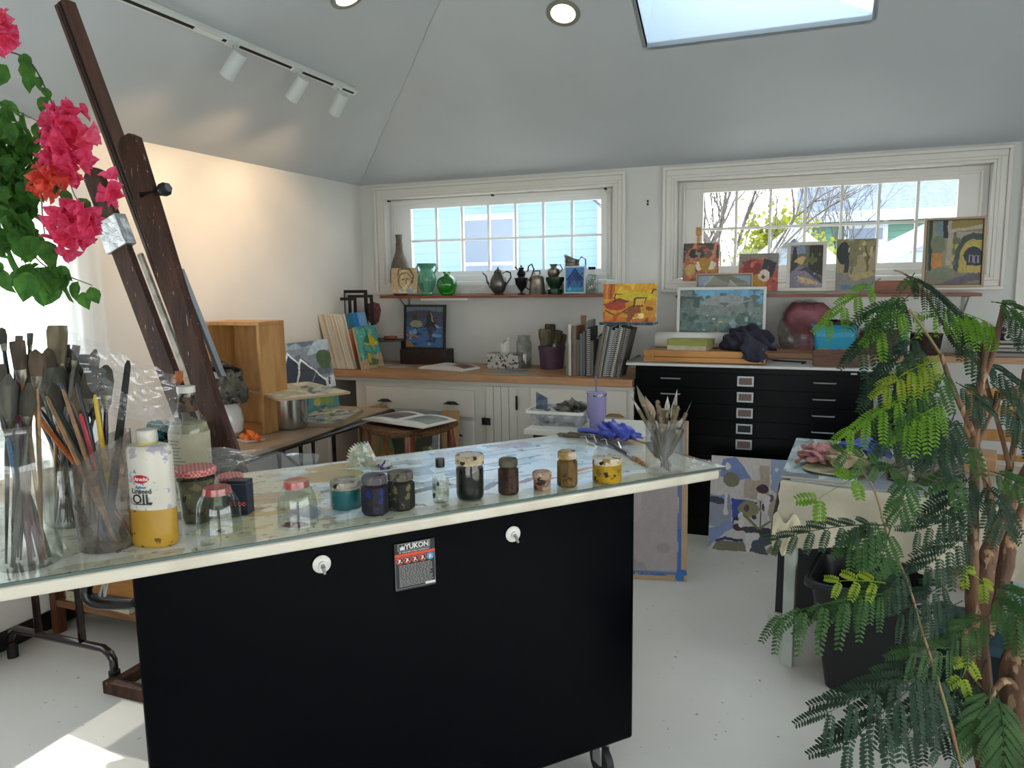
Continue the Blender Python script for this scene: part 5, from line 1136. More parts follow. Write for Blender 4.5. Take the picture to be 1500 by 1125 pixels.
# lilac tumbler
tbp = Vector((P(874, 612, y=tcy-.05).x, tcy-.05, st_z+.0005)); k = W(1, tbp); zt = P(874, 574, y=tcy-.05).z-st_z
lil = M('lilac_powder_coat', '#8079a6', .4)
rr_ = 14*k
r = thing('tumbler', 'lilac insulated tumbler with a straw on the side table', 'tumbler', tbp)
mb = MB(); mb.lathe([(0, 0), (rr_*.72, 0), (rr_*.76, .004), (rr_*.78, zt*.22), (rr_*.97, zt*.36), (rr_, zt*.42), (rr_*1.02, zt*.90)], seg=36, cap0=False, cap1=False); obj('body', mb, lil, r)
mb = MB(); mb.lathe([(rr_*1.02, zt*.90), (rr_*1.03, zt*.905), (rr_*1.03, zt*.955), (rr_*1.0, zt*.96)], seg=36, cap0=False, cap1=False); obj('steel_band', mb, chrome, r)
mb = MB(); mb.lathe([(0, zt*.955), (rr_*1.05, zt*.955), (rr_*1.06, zt*.965), (rr_*1.06, zt*.99), (rr_*1.0, zt), (0, zt)], seg=36, cap0=False, cap1=False); obj('lid', mb, lil, r)
mb = MB(); mb.tube([(-.002, 0, zt), (-.004, 0, zt+22*k)], .0042, 10); obj('straw', mb, M('lilac_straw', '#7a72a8', .3), r)
# ------------------------------------------------------------------ left window shelf: vases and pots
SY = 4.84
def onshelf(px, py=431, y=SY, z=SH): p = P(px, py, y=y); return Vector((p.x, y, z+.0005))
def potline(nm, lab, cat, px, wpx, toppy, prof, mat, seg=28, y=SY, poly=False, group=None, z=SH, **k):
    """prof in units of half width and total height"""
    b = onshelf(px, y=y, z=z); r_ = W(wpx, b)/2; h = P(px, toppy, y=y).z-z
    r = thing(nm, lab, cat, b, 0, group); mb = MB(); mb.lathe([(a*r_, c*h) for a, c in prof], seg=seg, cap0=True, cap1=False, poly=poly); obj('body', mb, mat, r, smooth=40, **k)
    return r, r_, h
stone = M('stoneware', '#5f554c', .7, 0, '#71665a', 20, bump=.2)
potline('bottle_vase', 'tall grey-brown stoneware bottle vase at the left end of the window shelf', 'vase', 587, 29, 344, [(0, .01), (.6, 0), (.85, .03), (1, .22), (.98, .40), (.75, .56), (.42, .70), (.34, .78), (.36, .84), (.30, .88), (.33, .97), (.40, 1), (.32, 1), (.25, .9), (.25, .6), (0, .3)], stone, y=4.885)
im = Paint(40, 42, '#c4ab88', 21, .01, .04)
im.ell(.52, .5, .27, .34, '#8e7a55').ell(.54, .48, .22, .30, '#c9b184').poly([(.2, 0), (.35, .22), (.8, .2), (.95, 0)], '#98aab0').line([(.25, .7), (.3, .95), (.7, .97), (.85, .7), (.8, .4)], .03, '#705c3c').line([(.42, .55), (.52, .57)], .02, '#453a2a').line([(.6, .57), (.7, .55)], .02, '#453a2a').line([(.57, .55), (.6, .42), (.54, .41)], .013, '#6b5636').line([(.5, .3), (.62, .31)], .018, '#8a4f3c').spots('#d8c9a4', 9, .55)
picture('portrait_tile', 'small beige tile painted with a face, leaning on the brown bottle vase', 'tile', im.done(), (573, 430), (611, 430), (573, 393), dict(y=4.80), 4, .012, side='#b79e7c')
jade = M('jade_glaze', '#4f9479', .3, 0, '#6cab8e', 12, coat=.5)
r, r_, h = potline('two_handled_vase', 'pale green fluted vase with two handles on the window shelf', 'vase', 626, 28, 386, [(0, .02), (.52, 0), (.62, .05), (.5, .10), (.62, .16), (.95, .38), (1, .52), (.9, .68), (.7, .78), (.68, .84), (.95, .96), (1.02, 1), (.92, .99), (.6, .84), (.6, .7), (0, .4)], jade)
for s in (-1, 1):
    mb = MB(); mb.tube([(s*r_*.72, 0, h*.93), (s*r_*1.05, 0, h*.95), (s*r_*1.18, 0, h*.86), (s*r_*1.02, 0, h*.75), (s*r_*.86, 0, h*.70)], r_*.11, 8); obj('handle', mb, jade, r)
for i in range(14):
    a = 2*pi*i/14; mb = MB(); mb.tube([(cos(a)*r_*k, sin(a)*r_*k, h*z) for k, z in ((.62, .17), (.95, .38), (1.0, .52), (.9, .68))], r_*.07, 5); 
    if i % 2 == 0: obj('flute', mb, jade, r)
gg = M('emerald_glass', '#0f8a1e', .06, 0, trans=.6, coat=1.)
potline('globe_bottle', 'bright emerald green faceted glass globe bottle on the window shelf', 'bottle', 655, 31, 398, [(0, .02), (.45, 0), (.8, .14), (1, .42), (.92, .62), (.6, .80), (.28, .86), (.26, .92), (.38, .93), (.38, 1), (0, 1)], gg, 14, y=4.83)
pew = M('pewter', '#6f6d68', .32, .85, '#5a5854', 20)
r, r_, h = potline('coffee_pot', 'tall pewter coffee pot with a slim spout on the window shelf', 'coffee pot', 730, 25, 391, [(0, .02), (.62, 0), (.66, .03), (.55, .06), (.85, .18), (1, .36), (.92, .55), (.62, .74), (.5, .80), (.55, .82), (.42, .88), (.1, .93), (.13, .96), (.05, 1), (0, 1)], pew)
mb = MB(); mb.tube([(-r_*.9, 0, h*.25), (-r_*1.35, 0, h*.45), (-r_*1.5, 0, h*.68), (-r_*1.95, 0, h*.80)], [r_*.2, r_*.15, r_*.1, r_*.09], 8); obj('spout', mb, pew, r)
mb = MB(); mb.tube([(r_*.55, 0, h*.76), (r_*1.1, 0, h*.83), (r_*1.55, 0, h*.78), (r_*1.6, 0, h*.62), (r_*1.1, 0, h*.4), (r_*.9, 0, h*.3)], r_*.09, 8); obj('handle', mb, blackm, r)
dkm = M('dark_metal', '#26262a', .3, .6)
r, r_, h = potline('ornate_ewer', 'dark ornate footed ewer with a curled handle on the window shelf', 'ewer', 764, 20, 388, [(0, .01), (.6, 0), (.62, .03), (.2, .06), (.18, .12), (.4, .17), (.85, .34), (1, .52), (1.02, .56), (.6, .58), (.5, .62), (.72, .68), (.6, .76), (.35, .83), (.45, .90), (.18, .93), (.05, 1), (0, 1)], dkm)
mb = MB(); mb.tube([(r_*.5, 0, h*.75), (r_*1.0, 0, h*.78), (r_*1.15, 0, h*.95), (r_*1.6, 0, h*1.02), (r_*1.95, 0, h*.85), (r_*1.6, 0, h*.62), (r_*1.2, 0, h*.5), (r_*1.7, 0, h*.3), (r_*1.3, 0, h*.16)], r_*.12, 8); obj('handle', mb, dkm, r)
mb = MB(); mb.tube([(-r_*.5, 0, h*.82), (-r_*.8, 0, h*.9), (-r_*1.0, 0, h*.93)], r_*.12, 8); obj('spout', mb, dkm, r)
pw2 = M('worn_pewter', '#8b8578', .35, .8, '#6d675c', 20)
r, r_, h = potline('lidded_pot', 'squat pewter pot with a square lid handle on the window shelf', 'pot', 787, 26, 397, [(0, .01), (.98, 0), (1, .05), (.9, .10), (.78, .62), (.8, .66), (.72, .72), (.66, .78), (.4, .84), (.12, .86), (0, .86)], pw2, y=4.81)
mb = MB(); mb.tube([(-r_*.32, 0, h*.85), (-r_*.32, 0, h), (r_*.32, 0, h), (r_*.32, 0, h*.85)], r_*.08, 6); obj('lid_handle', mb, dkm, r)
mb = MB(); mb.tube([(-r_*.8, 0, h*.6), (-r_*1.3, 0, h*.62), (-r_*1.35, 0, h*.3), (-r_*.9, 0, h*.2)], r_*.08, 6); obj('handle', mb, dkm, r)
gr_ = M('dark_green_glaze', '#17301f', .25, 0, '#1f4029', 10, coat=.6)
r, r_, h = potline('footed_planter', 'dark green footed pot on the window shelf holding a little pewter jug', 'pot', 813, 27, 406, [(0, .02), (.75, 0), (.8, .3), (.55, .42), (.75, .5), (1, .85), (1.02, 1), (.92, 1), (.6, .6), (0, .6)], gr_, y=4.86)
zb_ = SH+h; r, r_, h = potline('small_jug', 'little pewter jug with a looped handle standing on the dark green pot', 'jug', 811, 19, 387, [(0, .02), (.7, 0), (1, .3), (.9, .6), (.45, .78), (.5, .9), (.62, 1), (.4, .98), (.3, .7), (0, .5)], pw2, y=4.86, z=zb_+.0005)
mb = MB(); mb.tube([(r_*.5, 0, h*.9), (r_*1.1, 0, h*.95), (r_*1.45, 0, h*.6), (r_*.95, 0, h*.3)], r_*.1, 6); obj('handle', mb, pw2, r)
# pitcher behind the blue painting
r, r_, h = potline('water_pitcher', 'grey metal pitcher with a slanting lip behind the blue barn picture', 'pitcher', 838, 24, 372, [(0, .01), (.8, 0), (.9, .05), (1, .35), (.95, .6), (.88, .78)], pew, y=4.895)
mb = MB(); mb.grid(lambda u, v: (cos(u*2*pi)*r_*(.88+.06*v), sin(u*2*pi)*r_*(.88+.04*v), h*(.78+v*(.08+.14*(.5-.5*cos(u*2*pi))**2))), 28, 4, True); obj('lip', mb, pew, r, solid=.001)
mb = MB(); mb.tube([(r_*.7, 0, h*.80), (r_*1.2, 0, h*.92), (r_*1.7, 0, h*.86), (r_*1.7, 0, h*.6), (r_*1.0, 0, h*.45)], r_*.09, 8); obj('handle', mb, pew, r)
im = Paint(44, 60, '#3f86c4', 22, .012, .06)
im.rect(0, 0, 1, .25, '#2a8fb4').poly([(.12, .2), (.12, .55), (.5, .92), (.9, .55), (.9, .2)], '#1e4584').line([(.1, .52), (.5, .93), (.92, .52)], .03, '#16315e').rect(.2, .2, .8, .45, '#2a63a0').spots('#5fb0dc', 8, .5, None, (0, 0, 1, .4)).spots('#17386b', 8, .5, None, (.1, .2, .9, .8))
wfr = M('white_frame', '#d5d6d3', .5)
picture('blue_barn_picture', 'small white-framed painting of a blue barn standing on the window shelf', 'painting', im.done(), (826, 430), (857, 430), (827, 390), dict(y=4.79), 3, frame=(.009, .014, wfr))
# jar with green sprigs at the right end
r, r_, h = potline('glass_jar', 'clear glass jar of green sprigs with a dark stopper on the left window shelf', 'jar', 867, 20, 391, [(0, .01), (.85, 0), (.95, .05), (.95, .55), (.55, .75), (.4, .8), (.4, .92)], jarglass, y=4.85)
mb = MB(); mb.lathe([(0, h*.9), (r_*.5, h*.9), (r_*.55, h), (0, h)], seg=16); obj('stopper', mb, blackm, r)
mb = MB(); R_ = random.Random(8)
for _ in range(260):
    c_ = Vector((R_.gauss(0, .35)*r_, R_.gauss(0, .35)*r_, h*R_.uniform(.08, .72))); a = Vector([R_.gauss(0, 1) for _ in range(3)]).normalized()*.006; b_ = a.cross(Vector((.3, .5, 1))).normalized()*.0035; mb.add([c_-a, c_+b_, c_+a, c_-b_], [(0, 1, 2, 3)])
obj('sprigs', mb, leafmat('sage_leaf', '#4f6a48', '#7d9273', .3), r, smooth=0)
# ------------------------------------------------------------------ right window shelf: little paintings
im = Paint(60, 58, '#4c4a44', 31, .02, .06)
im.poly([(.0, 0), (.05, .7), (.3, .95), (.6, .95), (1, .6), (1, 0)], '#a8604c').spots('#c77f63', 9, .35).spots('#7d4236', 8, .5).ell(.3, .72, .14, .12, '#352a2e').ell(.5, .72, .12, .12, '#463a40').ell(.7, .7, .12, .10, '#6b5c54').poly([(.35, .35), (.45, .6), (.75, .6), (.95, .3), (.6, .22)], '#b07f2e').poly([(.3, .5), (.42, .52), (.5, .3), (.38, .3)], '#d9cfc0').poly([(.7, .3), (.8, .55), (.92, .45), (.88, .32)], '#d6ccbc').ell(.2, .3, .15, .15, '#b99a5c').ell(.85, .2, .12, .1, '#a97a34').line([(.0, .98), (.0, .02)], .02, '#241c1c').spots('#8c8a70', 11, .7)
picture('still_life_painting', 'unframed painting of bread and dark fruit on red, held on a little tabletop easel', 'painting', im.done(), (1000, 413), (1052, 410), (993, 357), dict(y=4.80), 5, .012)
te = P(1020, 345, y=4.86); b = onshelf(1022, z=S2, y=4.86)
r = thing('tabletop_easel', 'small wooden tabletop easel behind the leftmost painting of the right shelf', 'easel', b)
mb = MB(); zt = P(1020, 333, y=4.86).z-S2; mb.box(-.011, .011, -.006, .006, 0, zt-.05); obj('mast', mb, woodm, r, smooth=0, bevel=.001)
mb = MB(); mb.box(-.017, .017, -.009, .009, zt-.0495, zt); obj('clamp', mb, woodm, r, smooth=0, bevel=.003)
mb = MB(); mb.box(-.06, .06, -.03, -.0065, .0, .012); obj('ledge', mb, mahog, r, smooth=0)
im = Paint(60, 56, '#7c7a70', 32, .02, .06)
im.poly([(.0, .0), (.0, .6), (.35, .88), (.9, .75), (1, .4), (1, 0)], '#ab4f42').ell(.33, .62, .22, .22, '#7e2f28').spots('#c0675a', 9, .5).poly([(.55, .55), (.65, .85), (.95, .75), (.85, .35)], '#2c3038').ell(.5, .32, .25, .22, '#b5832f').ell(.65, .42, .15, .16, '#d5cdb8').spots('#8d3a30', 8, .6).poly([(0, .92), (0, 1), (1, 1), (1, .8), (.5, .9)], '#7f8278')
picture('still_life_painting', 'unframed painting of bread on red cloth behind the small framed house', 'painting', im.done(), (1081, 426), (1139, 427), (1079, 372), dict(y=4.86), 4, .012)
im = Paint(50, 70, '#6a6658', 33, .02, .06)
im.rect(0, .8, .45, 1, '#7d8aa2').poly([(0, .25), (.1, .95), (.2, .95), (.25, .3)], '#35352c').poly([(.55, .4), (.6, 1), (1, 1), (1, .3)], '#2b2820').spots('#5d6238', 9, .45, None, (.3, .5, 1, 1)).poly([(0, .35), (.25, .5), (.5, .5), (1, .18), (1, 0), (0, 0)], '#7c7484').poly([(.25, .42), (.45, .40), (1, .1), (1, .22), (.5, .50)], '#41404e').poly([(.2, .3), (.8, .15), (1, .08), (.3, .12)], '#c7a770').poly([(.1, .6), (.35, .75), (.5, .72), (.35, .55)], '#bfa36b').spots('#94879a', 12, .6, None, (0, 0, 1, .4))
picture('path_painting', 'white-framed painting of tree shadows across a path, middle of the right shelf', 'painting', im.done(), (1151, 427), (1209, 426), (1153, 355), dict(y=4.80), 4, frame=(.020, .02, M('cream_frame', '#cfc8be', .5)))
im = Paint(60, 72, '#9c8f6c', 34, .02, .05)
im.rect(0, .75, 1, 1, '#8b8360').spots('#7a7452', 8, .3, None, (.3, .4, 1, 1)).ell(.18, .72, .16, .22, '#1f2a2e').poly([(.2, .35), (.25, .6), (.33, .6), (.32, .35)], '#262c2e').poly([(.38, .35), (.36, .6), (.44, .6), (.44, .33)], '#6b634c').line([(.78, .35), (.8, .6), (.72, .9)], .03, '#6d5d3f').line([(.8, .6), (.95, .85)], .02, '#6d5d3f').poly([(0, 0), (0, .35), (.6, .3), (1, .4), (1, 0)], '#7f7a76').poly([(.3, .3), (.9, .38), (1, .3), (.5, .2)], '#a89765').rect(.15, 0, .9, .1, '#4f6f86').spots('#b9ad86', 10, .5, None, (.3, .6, .9, 1))
picture('tree_painting', 'unframed canvas of dark tree and bare ochre tree right of the white-framed path', 'painting', im.done(), (1223, 427), (1281, 424), (1220, 351), dict(y=4.80), 4, .016, side='#9a948c')
p0, p1 = P(1280, 427, y=4.84), P(1352, 424, y=4.84); zt = P(1300, 411, y=4.84).z
mb = MB(); mb.box(p0.x, p1.x, 4.83, 4.845, S2+.0005, zt); obj('wooden_batten', mb, mahog, None, smooth=0, bevel=.001, label='reddish wooden batten standing on edge between the ochre tree and arch paintings', cat='batten')
im = Paint(84, 96, '#8b8a64', 35, .015, .05)
im.rect(0, 0, .12, 1, '#6c6a58').rect(.06, .2, .12, 1, '#30352e').rect(.16, .55, .34, 1, '#73858c').ell(.22, .62, .12, .14, '#70765a').rect(.30, .72, .38, 1, '#20252a').rect(.38, .3, .46, 1, '#a79e96').poly([(.44, 1), (.44, .82), (1, .78), (1, 1)], '#8f7e44').poly([(.4, .8), (1, .86), (1, .93), (.7, .88), (.4, .86)], '#b0a89a').rect(.46, .2, 1, .8, '#b4a152').rect(.48, .68, 1, .80, '#a89a90').line([(.55, .2), (.56, .5), (.66, .68), (.82, .74), (1, .72)], .045, '#3b4a48').spots('#5f6a58', 12, .35, None, (.48, .3, .68, .8)).ell(.84, .45, .16, .13, '#27323a').rect(.72, .3, .98, .46, '#27323a').rect(.76, .34, .94, .46, '#8a8398').rect(.79, .34, .82, .45, '#202a30').rect(.87, .34, .90, .45, '#202a30').poly([(.12, .25), (.14, .5), (.3, .5), (.32, .25)], '#bf7f3e').poly([(.0, 0), (0, .25), (.5, .22), (.7, .18), (1, .2), (1, 0)], '#7b7264').poly([(.1, 0), (.9, .2), (1, .2), (1, .1), (.5, 0)], '#5b5560').ell(.3, .2, .25, .08, '#717a66').spots('#b79a4c', 10, .55, None, (.5, .1, 1, .3))
picture('arch_painting', 'largest shelf painting, pale-framed, of a yellow arch and dark doorway at the far right', 'painting', im.done(), (1350, 422), (1441, 419), (1350, 320), dict(y=4.80), 4, frame=(.012, .03, M('pale_oak_frame', '#b39c80', .5), .005, M('dark_lip', '#2a211c', .5)))
# ------------------------------------------------------------------ on the flat file
FT = FZ+.0145
tray0 = P(922, 530, z=FT)
mb = MB(); mb.box(FX0-.045, FX0+.25, 4.335, 4.70, FT, FT+.004); mb.box(FX0-.045, FX0-.041, 4.335, 4.70, FT+.004, FT+.012); obj('metal_tray', mb, M('dull_tray', '#8d8f8c', .4, .6), None, smooth=0, label='thin grey metal sheet under the left end of the wooden paint box', cat='tray')
cz = FT+.0045
p0, p1 = P(943, 530, z=cz), P(1121, 533, z=cz)
rx0, rx1 = P(943, 530, y=4.375).x, P(1121, 533, y=4.375).x; ry = 4.375; hb = P(950, 513, y=ry).z-cz
r = thing('paint_box', 'shallow varnished wooden paint box with a clasp on the flat file', 'paint box', ((rx0+rx1)/2, ry+.17, cz))
pinev = M('varnished_pine', '#b9803f', .35, 0, '#a56f33', 5, stretch=(1, 10, 10), coat=.3)
w2 = (rx1-rx0)/2
mb = MB(); mb.box(-w2, w2, -.17, .17, 0, hb*.44); obj('base', mb, pinev, r, smooth=0, bevel=.002)
mb = MB(); mb.box(-w2, w2, -.17, .17, hb*.47, hb); obj('box_lid', mb, pinev, r, smooth=0, bevel=.002)
mb = MB(); mb.box(-w2+.01, -w2+.06, -.173, -.1701, hb*.36, hb*.56); mb.box(-w2+.055, -w2+.062, -.177, -.1701, hb*.2, hb*.7); obj('clasp', mb, brass, r, smooth=0)
mb = MB(); mb.tube([(w2-.012, -.176, -.002+.01), (w2-.012, -.176, hb+.02)], .008, 10); obj('corner_post', mb, M('pale_peg', '#b39c78', .5), r)
bt = cz+hb
# speckled box, green book
p0, p1 = P(983, 517, z=bt), P(1049, 517, z=bt)
r = obj('flat_box', MB().box(-.115, .115, -.075, .075, 0, .027), M('speckled_card', '#b9b098', .6, 0, '#a89e84', 30, spots=(('#5d5548', 60, .7),)), None, smooth=0, bevel=.001, label='pale speckled flat box under the green book on the wooden paint box', cat='box')
c = P(1015, 505, z=bt+.02); r.location = (c.x-.005, 4.375+.10, bt+.0005); r.rotation_euler = (0, 0, radians(-9))
r2 = thing('book', 'closed book with a yellow-green cover lying on the speckled box', 'book', (c.x+.0, 4.375+.105, bt+.0285), radians(-10))
mb = MB(); mb.box(-.118, .12, -.08, .08, 0, .004); mb.box(-.118, .12, -.08, .08, .030, .034); mb.box(-.118, -.114, -.08, .08, .004, .030); obj('cover', mb, M('green_cover', '#9a9c4c', .55, 0, '#898c45', 20), r2, smooth=0)
mb = MB(); mb.box(-.113, .117, -.077, .077, .0042, .0298); obj('pages', mb, M('olive_pages', '#8e9149', .8), r2, smooth=0)
# paper roll
a = P(960, 488, y=4.56); a = Vector((a.x, 4.565, bt+.048)); bpt = P(1060, 492, y=4.60); bpt = Vector((bpt.x+.03, 4.60, bt+.046))
r = thing('paper_roll', 'thick roll of white paper lying behind the green book', 'paper roll', (a.x, a.y, bt+.0005)); d = (bpt-a).normalized()
mb = MB(); T = d.to_track_quat('Z', 'Y').to_matrix().to_4x4(); T.translation = a; L_ = (bpt-a).length
sp = [( .046-.0006*k/4) for k in range(60)]
mb.grid(lambda u, v: (cos(u*6*pi)*(.0465-.004*u), sin(u*6*pi)*(.0465-.004*u), L_*v), 90, 1); mb.xf(T); obj('sheet', mb, M('white_paper', '#d8d3cd', .8), r, solid=.0008, world=True)
r.children[0].data.flip_normals()
# navy cloth
c = P(1092, 500, z=bt+.05); mb = MB(); crumple(mb, (0, 0, 0), .135, .095, .085, 15, 60, 26, .42)
navy = M('navy_cloth', '#22222f', .9, 0, '#2f2f40', 14, bump=1., bscale=24)
r = thing('cloth', 'rumpled navy cloth bag draped over the right end of the wooden paint box', 'cloth', (c.x+.01, 4.50, bt+.0005)); obj('bundle', mb, navy, r, smooth=70)
mb = MB(); R_ = random.Random(2)
mb.grid(lambda u, v: (-.02+.13*u+.01*sin(9*v), -.10-.045*v-.018*sin(pi*v)+.014*sin(11*u+3*v)*v, .055+.03*(1-v)*sin(3*u+1)-(.055+hb*.85)*v*(.55+.45*sin(pi*min(1, max(0, .15+.7*u))))), 34, 22); obj('hanging_fold', mb, navy, r, smooth=70, solid=.004)
mb = MB(); mb.ring((-.05, -.05, .045), .055, .012, (0.3, 1, .2), 30, 8, .2, 5.2); obj('strap', mb, navy, r)
# landscape in the white frame and the small house behind it
im = Paint(120, 80, '#5f7a78', 36, .02, .07)
im.rect(0, .75, 1, 1, '#69a7c9').poly([(0, .6), (0, 1), (.15, 1), (.25, .75), (.45, .92), (.85, .88), (1, .7), (1, .5)], '#77827f').spots('#5c6a62', 14, .3, 20, (0, .4, 1, .92)).poly([(.22, .75), (.45, .93), (.85, .88), (.9, .8), (.6, .7)], '#8d9494').spots('#3f5a50', 8, .35, 12, (0, 0, 1, .6), .6).spots('#7c8f70', 9, .4, 14, (0, 0, 1, .5), .6).spots('#3a4c54', 12, .6, 18, None, .6).spots('#8aa3b0', 12, .6, 20, (.6, .1, 1, .7)).rect(0, 0, .22, .85, '#5a6d68', .5).spots('#43544c', 14, .3, 14, (0, 0, .25, .9))
for (x, y, w_) in ((.42, .5, .02), (.5, .45, .03), (.32, .3, .02), (.44, .26, .06), (.35, .57, .015), (.38, .13, .03)): im.ell(x, y, w_, .012, '#d9b388')
picture('landscape_painting', 'large white-framed landscape of hills and river standing behind the wooden paint box', 'painting', im.done(), (990, 512), (1120, 512), (1000, 421), dict(y=4.665), 4, frame=(.017, .02, M('white_frame', '')))
im = Paint(70, 40, '#8c9db0', 37, .012, .04)
im.poly([(0, 0), (.15, .35), (.32, .95), (.45, 1), (.9, .6), (1, .3), (1, 0)], '#8c8a7c').poly([(.3, .9), (.6, .95), (.95, .55), (.6, .5)], '#77756a').poly([(.5, 0), (.62, .7), (.8, 0)], '#a39f90').line([(.3, .95), (.05, .1)], .012, '#b9b7aa').line([(.62, .7), (.8, .1)], .01, '#bdbaae').spots('#6a6c5a', 9, .5, None, (0, 0, .4, .4))
p_ = P(1022, 425, y=4.80)
picture('house_painting', 'small oak-framed painting of a grey gabled house just above the white-framed landscape', 'painting', im.done(), (1019, 431), (1102, 430), (1020, 401), dict(y=4.765), 2, frame=(.009, .02, M('pale_oak_frame', ''), .004, M('dark_lip', '')))
# pink wrapped head on its board
lt = LZ
p0 = P(1178, 512, z=lt+.01); c = Vector((P(1165, 510, y=4.86).x, 4.852, lt+.0005))
mb = MB(); mb.box(-.19, .13, -.095, .095, 0, .02); o = obj('wooden_board', mb, M('raw_board', '#a57c5c', .6, 0, '#93694c', 6, stretch=(1, 8, 8)), None, smooth=0, bevel=.001, label='short raw wood board on the ledge under the plastic-wrapped pink head', cat='board'); o.location = c
hc = P(1182, 480, y=4.852); rw = W(34, hc)
r = thing('pink_bust', 'pink clay head wrapped in clear plastic on the ledge behind the flat file', 'sculpture', (hc.x, 4.852, lt+.0206))
zt = P(1182, 441, y=4.852).z-lt-.0206
mb = MB(); mb.lathe([(rw*.75, 0), (rw*.55, zt*.08), (rw*.5, zt*.22), (rw*.8, zt*.36), (rw*1.0, zt*.58), (rw*.95, zt*.8), (rw*.6, zt*.95), (0, zt)], seg=32, sy=.85)
for v in mb.v: v *= 1+.03*sin(30*v.x+40*v.z)
obj('clay', mb, M('pink_clay', '#9c6268', .7, 0, '#7f4a50', 12, .4, .6, spots=(('#3f5a4c', 10, .70),), bump=.5), r)
mb = MB(); crumple(mb, (0, -.0, 0), rw*1.2, .085, zt*.66, 31, 60, 30, .12)
obj('plastic_film', mb, glassmat('cling_film_pink', (1, .99, .99), .14, .14, .13, '#d9cfd0', 18.), r, smooth=25)
# film trailing off to the left
mb = MB(); mb.grid(lambda u, v: (hc.x-.05-.22*u+.02*sin(8*v), 4.78+.10*v+.01*sin(9*u), lt+.021+.09*(1-u)**2*sin(pi*v)*(.6+.4*sin(13*u+5*v))+.004), 30, 14); obj('plastic_wrap', mb, film, None, smooth=25, label='loose clear plastic trailing left from the wrapped pink head', cat='plastic wrap')
# twisted black cord
a = P(1120, 518, y=4.55); b2 = P(1195, 505, y=4.60)
mb = MB(); mb.tube([(a.x+.0, 4.70, FT+.006), (a.x+.05, 4.60, FT+.006), (a.x+.12, 4.55, FT+.008), (b2.x-.05, 4.52, FT+.008), (b2.x-.07, 4.46, FT+.006)], .005, 6); obj('black_strap', mb, blackm, None, label='black strap trailing over the pale top beside the wooden tray', cat='strap')
# wooden tray with grey bundles and the blue bin
p0, p1 = P(1191, 531, z=FT), P(1258, 532, z=FT)
bx0, bx1 = P(1191, 531, y=4.375).x, P(1258, 532, y=4.375).x; by = 4.375; wz = P(1225, 513, y=by).z-FT; cxb = (bx0+bx1)/2; hw_ = (bx1-bx0)/2
r = thing('wooden_tray_box', 'open dark-stained wooden box holding two grey cloth bundles on the flat file', 'box', (cxb, by+.09, FT+.0005))
mb = MB(); mb.box(-hw_, hw_, -.09, -.08, 0, wz); mb.box(-hw_, hw_, .08, .09, 0, wz); mb.box(-hw_, -hw_+.01, -.08, .08, 0, wz); mb.box(hw_-.01, hw_, -.08, .08, 0, wz); mb.box(-hw_+.01, hw_-.01, -.08, .08, 0, .01); obj('box_body', mb, M('worn_walnut', '#5e3a24', .5, 0, '#3f2618', 8, stretch=(1, 8, 8)), r, smooth=0)
zw_ = wz+.045
for k, (dx, lab) in enumerate(((-.5, 'left grey printed cloth bundle in the dark wooden box'), (.42, 'right grey printed cloth bundle in the dark wooden box'))):
    mb = MB(); mb.lathe([(0, 0), (.03, 0), (.036, .008), (.036, .07), (.03, .08), (0, .08)], seg=16); mb.xf(Matrix.Translation((dx*hw_*.95-.04, -.04, wz*.55+.02)) @ Matrix.Rotation(pi/2, 4, 'Y')); o = obj('cloth_bundle', mb, M('grey_print_cloth', '#8f8d88', .9, 0, '#6a6864', 40, .45, .55, bump=.8), None, label=lab, cat='bundle', group='grey cloth bundles in the dark wooden box'); o.location = (cxb, by+.09, FT)
mb = MB(); bt2 = wz+.045; bh_ = P(1222, 475, y=by+.09).z-FT-bt2
r = thing('blue_tub', 'bright blue plastic tub with black pouches standing in the dark wooden box', 'tub', (cxb-.01, by+.10, FT+.012))
mb.grid(rr_box(hw_*1.5, .12, .0, hw_*1.95, .17, bh_+bt2*.9, .02), 40, 3, True); mb.box(-hw_*.7, hw_*.7, -.055, .055, 0, .003); obj('tub', mb, M('turquoise_plastic', '#1d86a8', .35), r, solid=.002)
mb = MB(); mb.grid(rr_box(hw_*1.95, .17, bh_+bt2*.9, hw_*2.08, .182, bh_+bt2*.9-.004, .02), 40, 1, True); obj('rim', mb, M('turquoise_plastic', ''), r, solid=.002)
mb = MB(); crumple(mb, (.012, 0, bh_+bt2*.75), hw_*.85, .07, .035, 51, 36, 16, .4); o = obj('black_pouch', mb, M('black_nylon', '#121216', .45, 0, '#1c1c24', 20, bump=.6), None, label='black pouches heaped in the bright blue tub', cat='pouch', smooth=60); o.location = (cxb-.01, by+.10, FT+.0)
mb = MB(); mb.prism([(-.06, -.035), (.07, -.045), (.075, .03), (-.05, .04)], (cxb, by+.09, FT+bh_+bt2+.03), (1, 0, .04), (0, 1, 0), .004); obj('folded_cloth', mb, M('pale_blue_cloth', '#a9b4c6', .8), None, smooth=0, label='pale folded cloth on top of the black pouches in the blue tub', cat='cloth')
